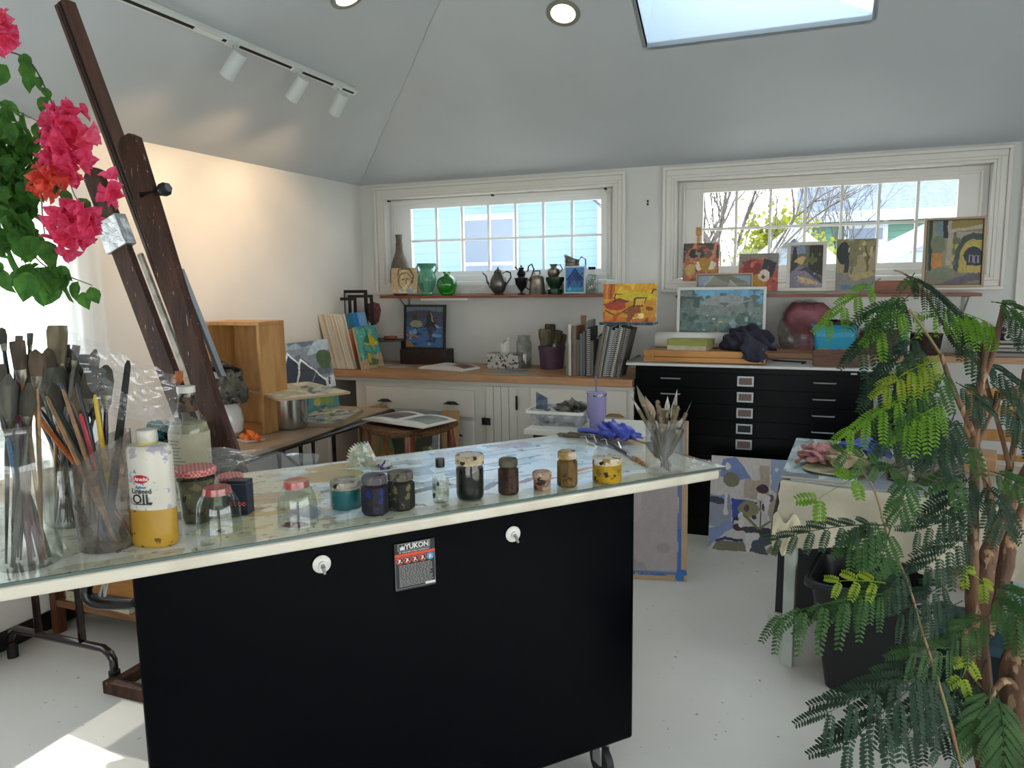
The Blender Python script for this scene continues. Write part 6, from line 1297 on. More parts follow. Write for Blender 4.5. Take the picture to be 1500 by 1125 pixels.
# ------------------------------------------------------------------ ledge, right part: red box, markers, portfolios
def onledge(px, y=4.83): return Vector((P(px, 518, y=y).x, y, LZ+.0005))
b = onledge(1287); x1 = P(1262, 500, y=4.77).x; x2 = P(1314, 500, y=4.77).x; zt = P(1285, 484, y=4.77).z-LZ
r = thing('toolbox', 'dark red metal toolbox on the wooden ledge behind the plant', 'toolbox', ((x1+x2)/2, 4.84, LZ+.0005)); hw2 = (x2-x1)/2
redm = M('dark_red_metal', '#5c0f18', .35)
mb = MB(); mb.box(-hw2, hw2, -.07, .07, 0, zt*.72); obj('box_body', mb, redm, r, smooth=0, bevel=.004)
mb = MB(); mb.box(-hw2-.003, hw2+.003, -.073, .073, zt*.725, zt); obj('box_lid', mb, redm, r, smooth=0, bevel=.004)
mb = MB(); mb.tube([(-.05, 0, zt), (-.05, 0, zt+.025), (.05, 0, zt+.025), (.05, 0, zt)], .005, 8); obj('handle', mb, redm, r)
b = onledge(1313, 4.80); r = thing('marker_cup', 'clear cup of coloured markers on the wooden ledge', 'cup', (b.x+.03, 4.80, LZ+.0005))
mb = MB(); mb.lathe([(0, .001), (.04, 0), (.045, .09)], seg=24, cap0=False, cap1=False); obj('cup_wall', mb, jarglass, r)
for k, (dx, c_, nm) in enumerate(((-.028, '#2f8a2a', 'green'), (-.012, '#2f8a2a', 'green'), (.004, '#1f5fa8', 'blue'), (.016, '#1f86a8', 'turquoise'), (.028, '#cfd0cc', 'white'))):
    mb = MB(); mb.lathe([(0, 0), (.0055, 0), (.0055, .10), (.0065, .101), (.0065, .135), (0, .137)], (dx, .01*((k % 2)*2-1), .003), 10); o = obj('marker', mb, M('marker_'+nm, c_, .3), None, label={0: 'green marker at the left edge of the marker cup', 1: 'second green marker in the marker cup', 2: 'dark blue marker in the marker cup', 3: 'turquoise marker in the marker cup', 4: 'white marker at the right of the marker cup'}[k], cat='marker', group='markers in the ledge cup'); o.location = r.location
# made-up basket shape standing in for a dark brown frond
x1, x2 = P(1318, 500, y=4.86).x, P(1378, 500, y=4.86).x; zt = P(1345, 470, y=4.86).z-LZ
r = thing('frond_stand_in', 'dark brown basket shape on the ledge standing in for a brown frond', 'basket', ((x1+x2)/2+.03, 4.86, LZ+.0005))
mb = MB(); zt *= .6; mb.lathe([(0, 0), (.07, 0), (.085, zt), (.078, zt), (.065, .01), (0, .01)], seg=28, cap0=False, cap1=False); obj('stand_in_body', mb, M('stand_in_brown', '#3b2a22', .8, 0, '#241a16', 60, bump=1, bscale=90), r)
mb = MB(); mb.ring((0, 0, zt), .082, .005, seg=28); obj('rim', mb, M('stand_in_rim', '#4a352a', .8), r)
# small orange and red things
# portfolios and rolled papers
stkx = P(1460, 500, y=4.86).x; zc = LZ+.0005; R_ = random.Random(6)
for k, (th, colr, lab, ww) in enumerate(((.018, '#8d8a86', 'thick grey portfolio at the bottom of the stack on the right ledge', .36), (.010, '#3d3e45', 'dark portfolio second from the bottom of the right ledge stack', .34), (.012, '#a19d98', 'pale grey folder in the lower half of the right ledge stack', .35), (.008, '#5b5a58', 'mid grey folder in the middle of the right ledge stack', .33), (.012, '#b4b0a8', 'off-white folder in the upper half of the right ledge stack', .35), (.010, '#2c2d33', 'black folder near the top of the right ledge stack', .33), (.014, '#96938c', 'grey board topmost of the flat folders on the right ledge', .34))):
    mb = MB(); mb.box(-ww/2, ww/2, -.085, .085, 0, th); o = obj('portfolio', mb, M('card_'+colr[1:], colr, .7), None, smooth=0, bevel=.001, label=lab, cat='portfolio', group='portfolios stacked on the right ledge'); o.location = (stkx+R_.uniform(-.01, .02), 4.862+R_.uniform(-.004, .004), zc); zc += th+.0006
p = P(1440, 450, y=4.86)
for k, (dx, r__, colr, nm, lab) in enumerate(((-.03, .022, '#8f8d96', 'grey', 'grey rolled paper on the folder stack nearest the plant'), (.035, .02, '#34376b', 'navy', 'navy rolled cloth on the folder stack'), (.085, .018, '#b5b2ae', 'pale', 'pale rolled paper on the folder stack'))):
    mb = MB(); mb.lathe([(r__*.5, -.08), (r__, -.08), (r__, .08), (r__*.5, .08), (r__*.5, -.08)], seg=20, cap0=False, cap1=False); mb.xf(Matrix.Rotation(pi/2, 4, 'X')); o = obj('paper_roll', mb, M('roll_'+nm, colr, .8), None, label=lab, cat='roll', group='rolls on the right ledge stack'); o.location = (stkx-.05+dx, 4.86, zc+r__+.001)
mb = MB(); mb.box(-.06, .06, -.07, .07, 0, .022); o = obj('black_case', mb, M('black_nylon', ''), None, smooth=0, bevel=.006, label='flat black case lying on the rolls at the top of the right ledge stack', cat='case'); o.location = (stkx-.03, 4.86, zc+.0425+.003)
# ------------------------------------------------------------------ worktop: left to right
CTz = CT+.0005
# canvases in a row, edges to the room, leaning right
cx0 = P(462, 545, z=CT).x; R_ = random.Random(9)
edgec = [M('canvas_edge_'+str(i), c, .8, 0, c2, 14, stretch=(1, 1, .3), spots=((s, 26, .66),)) for i, (c, c2, s) in enumerate((('#c9bfae', '#bdb2a0', '#8a5a4a'), ('#cfc9bb', '#c3bbaa', '#7a8a7c'), ('#bfae96', '#b3a188', '#6e6a5a'), ('#d3cdc0', '#c6bfae', '#a86a5c'), ('#c6c4b8', '#b5b6aa', '#3f6a66')))]
xb_ = -3.045; hcan = P(480, 458, y=4.43).z-CT
labs = ['first canvas from the wall in the leaning row on the worktop', 'second canvas from the wall in the leaning row', 'third canvas from the wall in the leaning row', 'fourth canvas from the wall in the leaning row', 'fifth canvas from the wall in the leaning row', 'sixth canvas from the wall in the leaning row', 'seventh canvas from the wall in the leaning row', 'eighth canvas from the wall in the leaning row', 'ninth canvas from the wall in the leaning row', 'tenth canvas from the wall in the leaning row', 'eleventh canvas from the wall in the leaning row']
xe_ = P(519, 543, y=4.36).x; n = 11; xs_ = P(486, 541, y=4.36).x
for i in range(n):
    x = xs_+(xe_-xs_)*i/n; th = (xe_-xs_)/n*.82; lean = radians(-14.5-.2*(i % 3)); hh = hcan*(1-.002*i)
    mb = MB(); mb.box(0, th, -.0, .15, 0, hh); o = obj('stretched_canvas', mb, edgec[i % 5], None, smooth=0, bevel=.002, label=labs[i], cat='canvas', group='canvases leaning in a row on the worktop'); o.location = (x, 4.36, CTz+.0015); o.rotation_euler = (0, lean, 0)
im = Paint(60, 60, '#8aa6c0', 41, .01, .05)
im.rect(0, .6, .35, 1, '#2f6f8a').rect(.35, .75, .6, 1, '#2a7fd0').rect(.6, .7, 1, 1, '#7fb0d8').rect(0, .2, 1, .72, '#bd8a78').rect(.15, .2, .18, .7, '#5a4038').poly([(.5, .3), (.65, .75), (.8, .3)], '#c79a3c')
yaw0 = radians(14)
picture('beach_painting', 'canvas painted with blue squares, last of the leaning row behind the parasol picture', 'painting', im.done(), (523, 541), (552, 535), (500, 460), dict(z=CT+.001), 12, .012)
im = Paint(64, 84, '#5aa596', 42, .02, .06)
im.spots('#7ab8aa', 9, .3).spots('#3f8878', 8, .5).poly([(0, 0), (0, .2), (.4, .25), (.9, .35), (1, .3), (1, 0)], '#b79c7c').poly([(.3, .08), (.5, .22), (.8, .2), (.75, .08)], '#5c7a52').poly([(.28, .62), (.55, .84), (.95, .60), (.9, .53), (.75, .55), (.62, .48), (.5, .56), (.4, .55)], '#c9b02a').poly([(.28, .62), (.55, .84), (.56, .58), (.42, .6)], '#2f7a52').line([(.55, .55), (.6, .1)], .012, '#3f4f3c').poly([(.3, .14), (.35, .40), (.5, .36), (.45, .12)], '#b9b24c').line([(.35, .40), (.5, .36), (.46, .12), (.32, .14), (.35, .4)], .012, '#4f5a34').poly([(.7, .62), (.93, .6), (.88, .53)], '#e0d05c')
picture('parasol_painting', 'canvas of a green and yellow beach parasol leaning at the front of the worktop', 'painting', im.done(), (532, 543), (563, 536), (516, 480), dict(z=CT+.001), 12, .014, side='#b98f63')
# black frames stack
blkf = M('black_frame', '#0b0b0d', .45)
def open_frame(label, bl, br, tl, y, fw=.022, lean=5):
    B0, B1 = P(*bl, y=y), P(*br, y=y); W_ = B1.x-B0.x; H_ = P(*tl, y=y).z-CTz; r = thing('empty_frame', label, 'frame', ((B0.x+B1.x)/2, y-.0, CTz), 0, 'black frames in the corner', -radians(lean))
    for q in ((-W_/2, W_/2, 0, fw), (-W_/2, W_/2, H_-fw, H_), (-W_/2, -W_/2+fw, fw+.0003, H_-fw-.0003), (W_/2-fw, W_/2, fw+.0003, H_-fw-.0003)):
        mb = MB(); mb.box(q[0], q[1], 0, .014, q[2], q[3]); obj('frame_side', mb, blkf, r, smooth=0, bevel=.001)
open_frame('tall empty black frame rearmost in the back left corner', (505, 540), (541, 540), (505, 425), 4.69, .022, 0)
open_frame('empty black frame in the middle of the corner group', (514, 540), (549, 540), (514, 432), 4.665, .02, 0)
open_frame('empty black frame nearest the row of canvases', (497, 540), (525, 540), (497, 436), 4.64, .02, 0)
# pink stone head on the corner shelf
b = Vector((P(549, 500, y=4.80).x, 4.80, cz_ if False else P(580, 500, y=4.72).z+.0025)); zt = P(549, 442, y=4.80).z-b.z
r = thing('stone_head', 'rough pink stone head on a small black stand on the corner shelf', 'sculpture', b)
mb = MB(); mb.lathe([(0, 0), (.035, 0), (.035, .008), (.008, .012), (.007, zt*.42), (0, zt*.42)], seg=20); obj('stand', mb, blackm, r)
mb = MB(); hr = W(11, b)
mb.lathe([(hr*.3, zt*.40), (hr*.7, zt*.48), (hr*.85, zt*.62), (hr*1.02, zt*.78), (hr*.8, zt*.95), (0, zt)], seg=24, sy=.85); obj('head', mb, M('pink_granite', '#7c4a46', .8, 0, '#5e3634', 60, bump=.8, bscale=90), r)
b2 = Vector((P(566, 500, y=4.74).x, 4.80, b.z)); mb = MB(); mb.lathe([(0, 0), (.035, .0), (.06, .012), (.05, .028), (0, .032)], seg=20, sy=.5); o = obj('wooden_bowl', mb, M('chestnut', '#6e4322', .45), None, label='small upturned brown wooden dish on the corner shelf', cat='dish'); o.location = b2
# framed dark sailboat on a dark box
p0, p1 = P(586, 531, y=4.78), P(652, 531, y=4.78); hb2 = P(620, 512, y=4.78).z-CT
mb = MB(); mb.box(p0.x, p1.x, 4.78, 4.93, CTz, CT+hb2); obj('dark_box', mb, dkwood, None, smooth=0, bevel=.003, label='very dark wooden box on the worktop under the framed boat painting', cat='box')
im = Paint(64, 66, '#3c4a66', 43, .02, .06)
im.rect(0, .85, 1, 1, '#5b7480').poly([(0, .72), (0, .88), (.4, .9), (1, .86), (1, .7)], '#3b3d52').spots('#2c3226', 9, .3, None, (0, .6, .3, .85)).ell(.28, .58, .16, .08, '#8b8c74').poly([(.48, .5), (.62, .92), (.85, .5)], '#1e2026').poly([(.62, .9), (.68, .65), (.88, .5), (.8, .5)], '#a39a80').rect(0, 0, 1, .5, '#3b6290').spots('#1f3a60', 12, .35, 8, (0, 0, 1, .5)).spots('#6d93b8', 14, .5, 8, (0, 0, 1, .5)).poly([(.55, .5), (.65, .12), (.72, .5)], '#2b3044').poly([(0, .32), (.35, .30), (.33, .25), (0, .26)], '#a4603c').poly([(0, 0), (0, .2), (.2, .05), (.25, 0)], '#8a6a3c')
picture('boat_painting', 'black-framed painting of a dark sailboat on blue water standing on the dark box', 'painting', im.done(), (591, 511), (651, 511), (594, 446), dict(y=4.80), 5, frame=(.014, .025, blkf))
bp = [o_ for o_ in COL.objects if o_.name == 'boat_painting'][0]; bp.location.z = CT+hb2+.0008
# papers and open book
def slab(name, label, cat, px, py, w_, d_, h_, rz, mat, z=CTz, dy=0):
    c = P(px, py, z=z); mb = MB(); mb.box(-w_/2, w_/2, -d_/2, d_/2, 0, h_); o = obj(name, mb, mat, None, smooth=0, bevel=.0006, label=label, cat=cat); o.location = (c.x, c.y+dy, z); o.rotation_euler = (0, 0, rz); return o
paperm = M('white_paper', '')
slab('magazine', 'thin magazine lying on the worktop left of the open art book', 'magazine', 578, 537, .24, .15, .008, radians(-6), M('magazine_cover', '#8d8a7c', .5, 0, '#a5a196', 8))
def open_book(label, c, rz, w_, d_, t, paintcol, z, name='open_book', mats=None, lift=1.):
    r = thing(name, label, 'book', (c[0], c[1], z), rz)
    for s, nm in ((-1, 'left_pages'), (1, 'right_pages')):
        def fn(u, v):
            x = s*w_*u; h_ = t*(.35+.9*sin(pi*min(1, u*1.05))**.8*.6+.25*(1-u))*lift
            return (x, -d_/2+d_*v, h_)
        mb = MB(); mb.grid(fn, 20, 1); 
        b0 = len(mb.v); mb.grid(lambda u, v: (s*w_*u, -d_/2+d_*v, .0005), 20, 1)
        # sides
        for v in (0, 1):
            for i in range(20): a = v*21+i; q = b0+v*21+i; mb.f.append((a, a+1, q+1, q))
        mb.f.append((20, 41, b0+41, b0+20)); mb.f.append((0, 21, b0+21, b0))
        pg = obj(nm, mb, paperm, r, smooth=20)
        if paintcol[0 if s < 0 else 1]:
            mb = MB(); u0, u1 = .12, .9
            mb.grid(lambda u, v: (s*w_*(u0+(u1-u0)*u), -d_/2+d_*(.22+.66*v), fn(u0+(u1-u0)*u, 0)[2]+.0008), 14, 1); obj('printed_picture', mb, paintcol[0 if s < 0 else 1], pg)
    return r
c = P(655, 541, z=CT); open_book('open art book with a brown picture on the worktop in front of the dark box', (c.x, c.y+.03), radians(-14), .19, .20, .028, (None, M('print_brown', '#7d4a38', .5, 0, '#5c3a30', 12)), CTz)
slab('paper_sheet', 'thin wooden panel with a grey-green sketch lying before the tissue box', 'panel', 745, 547, .30, .17, .006, radians(4), M('sketch_panel', '#a98762', .6, 0, '#8a9488', 6, .45, .55), dy=.02)
slab('drawing_sheet', 'grey painted sheet lying on the wooden panel before the tissue box', 'sheet', 752, 543, .20, .12, .003, radians(-8), M('sketch_grey', '#8c9594', .6, 0, '#6a7478', 10), z=CTz+.0065, dy=.02)
# tissue box
b = P(733, 541, z=CT); w_ = W(49, b); h_ = P(733, 519, y=b.y).z-CT
r = thing('tissue_box', 'black and white speckled tissue box with a tissue pulled up', 'tissue box', (b.x, b.y+.09, CTz), radians(2))
mb = MB(); mb.box(-w_/2, w_/2, -.06, .06, 0, h_); obj('box', mb, M('terrazzo_card', '#b9b6b0', .6, 0, '#b0ada6', 20, spots=(('#18181a', 46, .57), ('#7c6a5e', 50, .62)), detail=0.), r, smooth=0, bevel=.002)
zt = P(735, 494, y=b.y+.09).z-CT
mb = MB(); mb.grid(lambda u, v: (cos(u*2*pi)*(.034-.012*v+.012*v*sin(4*u*2*pi)), sin(u*2*pi)*(.024*(1-v*v)+.004), h_+(zt-h_)*v*(.8+.2*cos(u*2*pi-.6))), 40, 8, True); obj('tissue', mb, M('tissue_white', '#cfcdc8', .9), r, solid=.0006)
# glass jar
b = P(768, 538, z=CT); b.z = CTz; rr2 = W(11, b); h_ = P(768, 491, y=b.y).z-CT
jar('glass_jar', 'tall empty clear jar standing beside the speckled tissue box', 'jar', b, [(0, .002), (rr2*.9, 0), (rr2, .008), (rr2, h_*.78), (rr2*.82, h_*.87), (rr2*.82, h_*.97), (rr2*.88, h_)], glassmat('dirty_glass', ()), 28, cap1=False)
# purple pot
b = P(807, 540, z=CT); b.z = CTz; b.y += .02; rr2 = W(19.5, b); h_ = P(807, 507, y=b.y).z-CT
pp = jar('plant_pot', 'purple plastic pot crammed with wide old brushes on the worktop', 'pot', b, [(0, .001), (rr2*.86, 0), (rr2*.96, h_*.84), (rr2*1.0, h_*.85), (rr2*1.02, h_), (rr2*.95, h_), (rr2*.84, .01), (0, .008)], M('dusty_purple', '#4b3346', .6, 0, '#553c50', 14, spots=(('#87737f', 40, .72),)), 32)
dj = (b-CP).dot(cF)
for i, (px, py, k, w_, hi, bi, lab) in enumerate(((798, 482, 'flat', .06, 6, 'brown', 'broad dark flat brush standing left in the purple pot'), (806, 475, 'flat', .05, 6, 'dark', 'tall dark flat brush at the back of the purple pot'), (818, 484, 'flat', .045, 0, 'dark', 'dark flat brush leaning right in the purple pot'), (816, 490, 'round', .03, 7, 'brown', 'brown round brush in the right of the purple pot'), (824, 490, 'flat', .04, 7, 'dark', 'stubby flat brush leaning furthest right in the purple pot'))):
    t = P(px, py, d=dj+.02*(i-2)); f_ = b+Vector(((i-2)*rr2*.25, .01*((i % 2)*2-1), .01)); brush(lab, f_, t, k, w_, brH[hi], {'brown': bris[3], 'dark': bris[1]}[bi], True, 'wide old brushes in the purple pot', .36)
# sketchbooks and pads
sb = [(828, 4, 505, '#7a766c', 0, 'thin grey pad at the left end of the sketchbook row', 540), (833, 5, 476, '#cfcac0', 1, 'tall white spiral pad near the left of the sketchbook row', 541), (838, 9, 454, '#8a6a4a', 0, 'tallest brown board standing behind the left sketchbooks', 530), (843, 7, 478, '#7c5c44', 0, 'brown-backed sketchbook beside the tall white spiral pad', 541), (850, 8, 497, '#16171b', 0, 'black sketchbook left of the white-spined ones', 543), (857, 3, 497, '#7d7a72', 0, 'thin grey-white pamphlet in the sketchbook row', 543), (861, 4, 490, '#5f7a8c', 0, 'grey-blue notebook in the left half of the sketchbook row', 543), (866, 5, 486, '#3b3a3e', 0, 'charcoal notebook in the left half of the sketchbook row', 543), (872, 4, 470, '#82817d', 0, 'tall pale grey folder with curled pages', 543), (878, 5, 480, '#25262a', 1, 'black spiral notebook in the middle of the sketchbook row', 543), (884, 5, 500, '#5f5d58', 0, 'short grey notebook in the middle of the sketchbook row', 544), (890, 5, 495, '#4c4e58', 0, 'slate notebook right of the middle of the sketchbook row', 544), (896, 4, 478, '#7a6a58', 0, 'tan kraft sketchbook leaning right', 545), (902, 4, 478, '#d5cfc0', 0, 'cream hardback leaning right beside the blue one', 545), (907, 7, 480, '#1f4f70', 0, 'deep blue sketchbook leaning right', 545), (914, 5, 484, '#6c6e72', 1, 'light grey spiral pad leaning right', 546), (920, 5, 480, '#4a464a', 1, 'dark spiral sketchbook leaning right after the blue one', 546), (926, 5, 478, '#2c2a2c', 1, 'black spiral sketchbook leaning right in the right half of the row', 546), (931, 4, 480, '#8f8874', 1, 'cream spiral sketchbook near the right end of the row', 547), (936, 4, 480, '#4d4c50', 0, 'grey sketchbook near the right end of the row', 547), (941, 5, 482, '#4d4340', 1, 'brown-black spiral sketchbook second from the right end', 547), (946, 4, 482, '#57544f', 0, 'grey pad at the right end of the sketchbook row', 547)]
xw = P(829, 541, y=4.42).x; xe2 = FX0-.065
for i, (px, wpx, top, colr, spiral, lab, bot) in enumerate(sb):
    x = xw+(xe2-.06-xw)*(px-828)/(946-828); th = wpx*.0041*.86
    lean = 0 if i < 11 else radians(9+.45*(i-11)); y0 = 4.42+.01*((i*7) % 3)
    hgt = (P(px, top, y=y0).z-CT)/cos(lean) if True else .2
    dep = .19 if i != 2 else .02
    hgt = min(hgt, .36)
    r = thing('sketchbook', lab, 'sketchbook', (x, y0 if i != 2 else 4.66, CTz+.001), 0, 'sketchbooks standing in a row on the worktop'); r.rotation_euler = (0, lean, 0)
    mb = MB(); mb.box(0, th, 0, dep, 0, hgt); obj('cover', mb, M('book_'+colr[1:], colr, .6), r, smooth=0, bevel=.001)
    if spiral:
        mb = MB()
        for q in range(int(hgt/.012)): z = .008+q*.012; mb.box(-.001, th+.001, -.004, .002, z, z+.004)
        obj('spiral_binding', mb, M('wire_white', '#c4c3c0', .4, .3), r, smooth=0)
    elif i not in (2,):
        mb = MB(); mb.box(th*.2, th*.8, -.0006, .0002, .002, hgt-.003); obj('pages', mb, M('page_edge', '#6a655c', .8), r, smooth=0)
# leaning paper sheets on top left
pa, pb = P(873, 487, y=4.50), P(895, 462, y=4.50)
mb = MB(); mb.grid(lambda u, v: (pa.x+.02+.13*u, 4.44+.18*v, pa.z-.035+.085*u**.6+.01*sin(3*v)), 14, 6); obj('loose_papers', mb, M('grey_paper', '#8d8c88', .8), None, smooth=50, solid=.004, label='curling grey papers propped on top of the sketchbooks left of the orange picture', cat='papers')
# blue spiral book lying on top, orange picture above
zt_ = max(P(905, 477, y=4.44).z, CT+.268)
bl_ = P(883, 470, y=4.45).x; br_ = P(962, 470, y=4.45).x
r = thing('spiral_book', 'teal and white striped spiral book lying on top of the sketchbooks', 'book', ((bl_+br_)/2-.015, 4.50, zt_+.004), 0)
wS = br_-bl_; mb = MB(); mb.box(-wS/2, wS/2, -.07, .09, 0, .014); obj('cover', mb, M('teal_stripe', '#3f7f92', .5, 0, '#a9b6b8', 30, .48, .52), r, smooth=0)
mb = MB()
for k in range(int(wS/.009)): mb.box(-wS/2+k*.009, -wS/2+k*.009+.004, -.075, -.065, .0, .016)
obj('spiral_binding', mb, M('wire_dark', '#2a2d30', .4, .5), r, smooth=0)
im = Paint(100, 84, '#c48a1c', 44, .012, .06)
im.rect(0, .55, 1, 1, '#cf9a1e').rect(.0, .6, .22, 1, '#b9622a').rect(.05, .6, .10, 1, '#d68a3c').rect(.14, .6, .17, 1, '#8f4a22').spots('#e0b83c', 9, .4, None, (.2, .6, 1, 1)).ell(.62, .66, .36, .12, '#c9b42e').poly([(0, .45), (.2, .3), (.5, .55), (.3, .62)], '#7c3a22').ell(.24, .42, .2, .12, '#a83a26').line([(.05, .3), (.25, .15), (.55, .42)], .012, '#33201a').line([(.55, .2), (.6, .62), (.8, .62), (.75, .42), (.58, .42)], .016, '#4a2a16')
for k in range(4): im.line([(.62+.045*k, .44), (.64+.045*k, .60)], .01, '#e0b45c')
im.line([(.9, .75), (.94, .85), (1, .83)], .014, '#3f2a1a').line([(.2, .5), (.24, .72), (.36, .72)], .012, '#5c2a18').rect(0, 0, 1, .12, '#c9702c').spots('#e6cf8c', 10, .45, None, (.45, 0, 1, .35)).spots('#8a4a20', 12, .55, None, (.3, 0, 1, .4)).spots('#b5541f', 9, .5, None, (0, 0, .4, .3))
q0 = P(883, 473, y=4.49); q1 = P(961, 473, y=4.49); hpic = P(893, 416, y=4.49).z-(zt_+.019)
place_pic('interior_painting', 'orange and yellow painting of chairs and tables standing on the teal spiral book', 'painting', im.done(), ((q0.x+q1.x)/2, 4.49, zt_+.0202), 0, (q1.x-q0.x), hpic, 4, .012)
# ------------------------------------------------------------------ folding table along the left wall
TTZ = .725
r = thing('folding_table', 'long folding table with a dark rolled edge along the left wall', 'table', (-2.72, 2.8, 0))
ty0, ty1, tx0, tx1 = 1.72, 4.02, -3.015, -2.345
mb = MB(); mb.box(tx0, tx1-.012, ty0, ty1, TTZ-.022, TTZ); obj('tabletop', mb, M('buff_laminate', '#a98d72', .5, 0, '#9c8268', 3, spots=(('#5c4a3c', 40, .76),)), r, world=True, smooth=0)
rail_m = M('painty_black_tube', '#15151a', .35, 0, '#1e2024', 12, spots=(('#3f5a5a', 30, .70), ('#8a8c90', 60, .78)))
mb = MB(); e_ = .016; mb.tube([(tx1, ty0, TTZ-.027), (tx1, ty1, TTZ-.027)], .027, 12); obj('edge_rail', mb, rail_m, r, world=True)
mb = MB(); mb.tube([(tx0, ty1+.005, TTZ-.018), (tx1, ty1+.005, TTZ-.018)], .016, 10); obj('edge_rail', mb, rail_m, r, world=True)
legm = M('brown_tube', '#2a1c1c', .25, .2, coat=.5)
for yy in (1.97, 3.70):
    zb_ = .125; pts = [(-2.965, yy, .035), (-2.965, yy, .085), (-2.955, yy, .108), (-2.93, yy, zb_), (-2.45, yy, zb_), (-2.42, yy, .108), (-2.405, yy, .085), (-2.405, yy, .035)]
    mb = MB(); mb.tube(pts, .0155, 12); lg = obj('foot_rail', mb, legm, r, world=True)
    for x in (-2.80, -2.56): mb = MB(); mb.tube([(x, yy, zb_+.006), (x, yy, TTZ-.023)], .0145, 12); obj('leg', mb, legm, r, world=True)
    for x in (-2.965, -2.405): mb = MB(); mb.lathe([(0, 0), (.021, 0), (.021, .042), (.0175, .045), (0, .045)], (x, yy, .0005), 16); obj('rubber_foot', mb, blackm, lg, world=True)
# short struts below the edge seen behind the palette
for a, b2 in (((408, 650), (408, 690)), ((458, 640), (458, 690))):
    y_ = P(*a, x=-2.40).y; mb = MB(); mb.tube([(-2.40, y_, TTZ-.03), (-2.40, y_, .30)], .012, 8); obj('strut', mb, rail_m, r, world=True)
y0_ = P(410, 652, x=-2.40).y; y1_ = P(455, 685, x=-2.40).y
mb = MB(); mb.tube([(-2.40, y0_, TTZ-.04), (-2.40, y1_, .47)], .009, 8); obj('brace', mb, rail_m, r, world=True)
TZT = TTZ+.0005
# wooden crate on end
x0, x1 = P(300, 474, y=3.12).x, P(379, 474, y=3.12).x; y0_, y1_ = 3.12, 3.32; zt = P(380, 472, y=3.12).z; t = .018
r = thing('wooden_crate', 'open pine box standing on end at the left wall behind the crusted can', 'box', ((x0+x1)/2, 3.22, TZT))
pine2 = M('aged_pine', '#bd9058', .5, 0, '#a97c48', 5, stretch=(6, 6, 1.2), spots=(('#1f6a5c', 9, .80), ('#5a4028', 40, .77)))
for nm, q in (('side_panel', (x0, x0+t, y0_, y1_, TZT, zt-t)), ('side_panel', (x1-t, x1, y0_, y1_, TZT, zt-t)), ('top_panel', (x0, x1, y0_, y1_, zt-t+.0003, zt)), ('back_panel', (x0+t, x1-t, y1_-.01, y1_, TZT, zt-t)), ('bottom_panel', (x0+t, x1-t, y0_, y1_-.0103, TZT, TZT+t))):
    mb = MB(); mb.box(*q); obj(nm, mb, pine2, r, world=True, smooth=0, bevel=.001)
# round white pot and the crusted can on it
b = P(352, 634, z=TZT); b = Vector((b.x+.02, b.y-.13, TZT)); rr2 = W(27, b); h_ = P(352, 592, y=b.y).z-TZT
r = jar('round_white_pot', 'round white glazed pot with dark blots standing on the folding table', 'pot', b, [(0, 0), (rr2*.6, 0), (rr2*.92, h_*.2), (rr2, h_*.5), (rr2*.9, h_*.82), (rr2*.7, h_), (rr2*.62, h_*.98), (rr2*.8, h_*.7), (0, h_*.3)], M('white_glaze', '#d3d3cd', .15, 0, coat=.8), 36, cap0=False, cap1=False)
for (a_, z_, q) in ((-2.05, .16, .16), (-1.2, .12, .13)):
    mb = MB(); mb.lathe([(0, 0), (rr2*q*1.3, 0), (rr2*q, .001), (0, .002)], seg=12, sy=.6); ra = rr2*.9; mb.xf(Matrix.Translation((cos(a_)*ra, sin(a_)*ra, h_*z_*1.6)) @ Vector((cos(a_), sin(a_), -.3)).to_track_quat('Z', 'Y').to_matrix().to_4x4()); obj('dark_blot', mb, M('black_cap', ''), r)
zc = TZT+h_+.002
crust = M('paint_crust', '#33322c', .75, 0, '#4e4c42', 30, .4, .6, bump=1., bscale=50, spots=(('#8a8c82', 40, .66), ('#6f7a3a', 30, .72), ('#1f1e1b', 26, .58)))
r = thing('crusted_can', 'metal can thick with dried dark paint, tipped on top of the round white pot', 'can', (b.x, b.y, zc)); k = W(1, b)
mb = MB(); mb.lathe([(0, 0), (26*k, 0), (27*k, .004), (27*k, 46*k), (24*k, 46*k), (24*k, 6*k), (0, 6*k)], seg=30); mb.xf(Matrix.Translation((-4*k, 0, 3*k)) @ Matrix.Rotation(radians(10), 4, 'Y')); zm = min(v.z for v in mb.v); [setattr(v, 'z', v.z-zm) for v in mb.v]; obj('can_wall', mb, M('stained_tin', '#8b9190', .3, .8, '#4a504d', 12), r)
mb = MB(); crumple(mb, (10*k, -8*k, 3*k), 30*k, 24*k, 30*k, 61, 44, 24, .35); 
for v in mb.v: v.x += max(0, (30*k-v.z))*.35
obj('paint_crust', mb, crust, r, smooth=60)
mb = MB()
for q in range(6): mb.ring((-2*k+q*.6*k, 0, 52*k+q*1.2*k), (16-q)*k, 2.2*k, (.1*q-.2, .2, 1), 22, 6)
obj('cord_coil', mb, M('grimy_cord', '#3a342c', .9, 0, '#57503f', 60, bump=1), r)
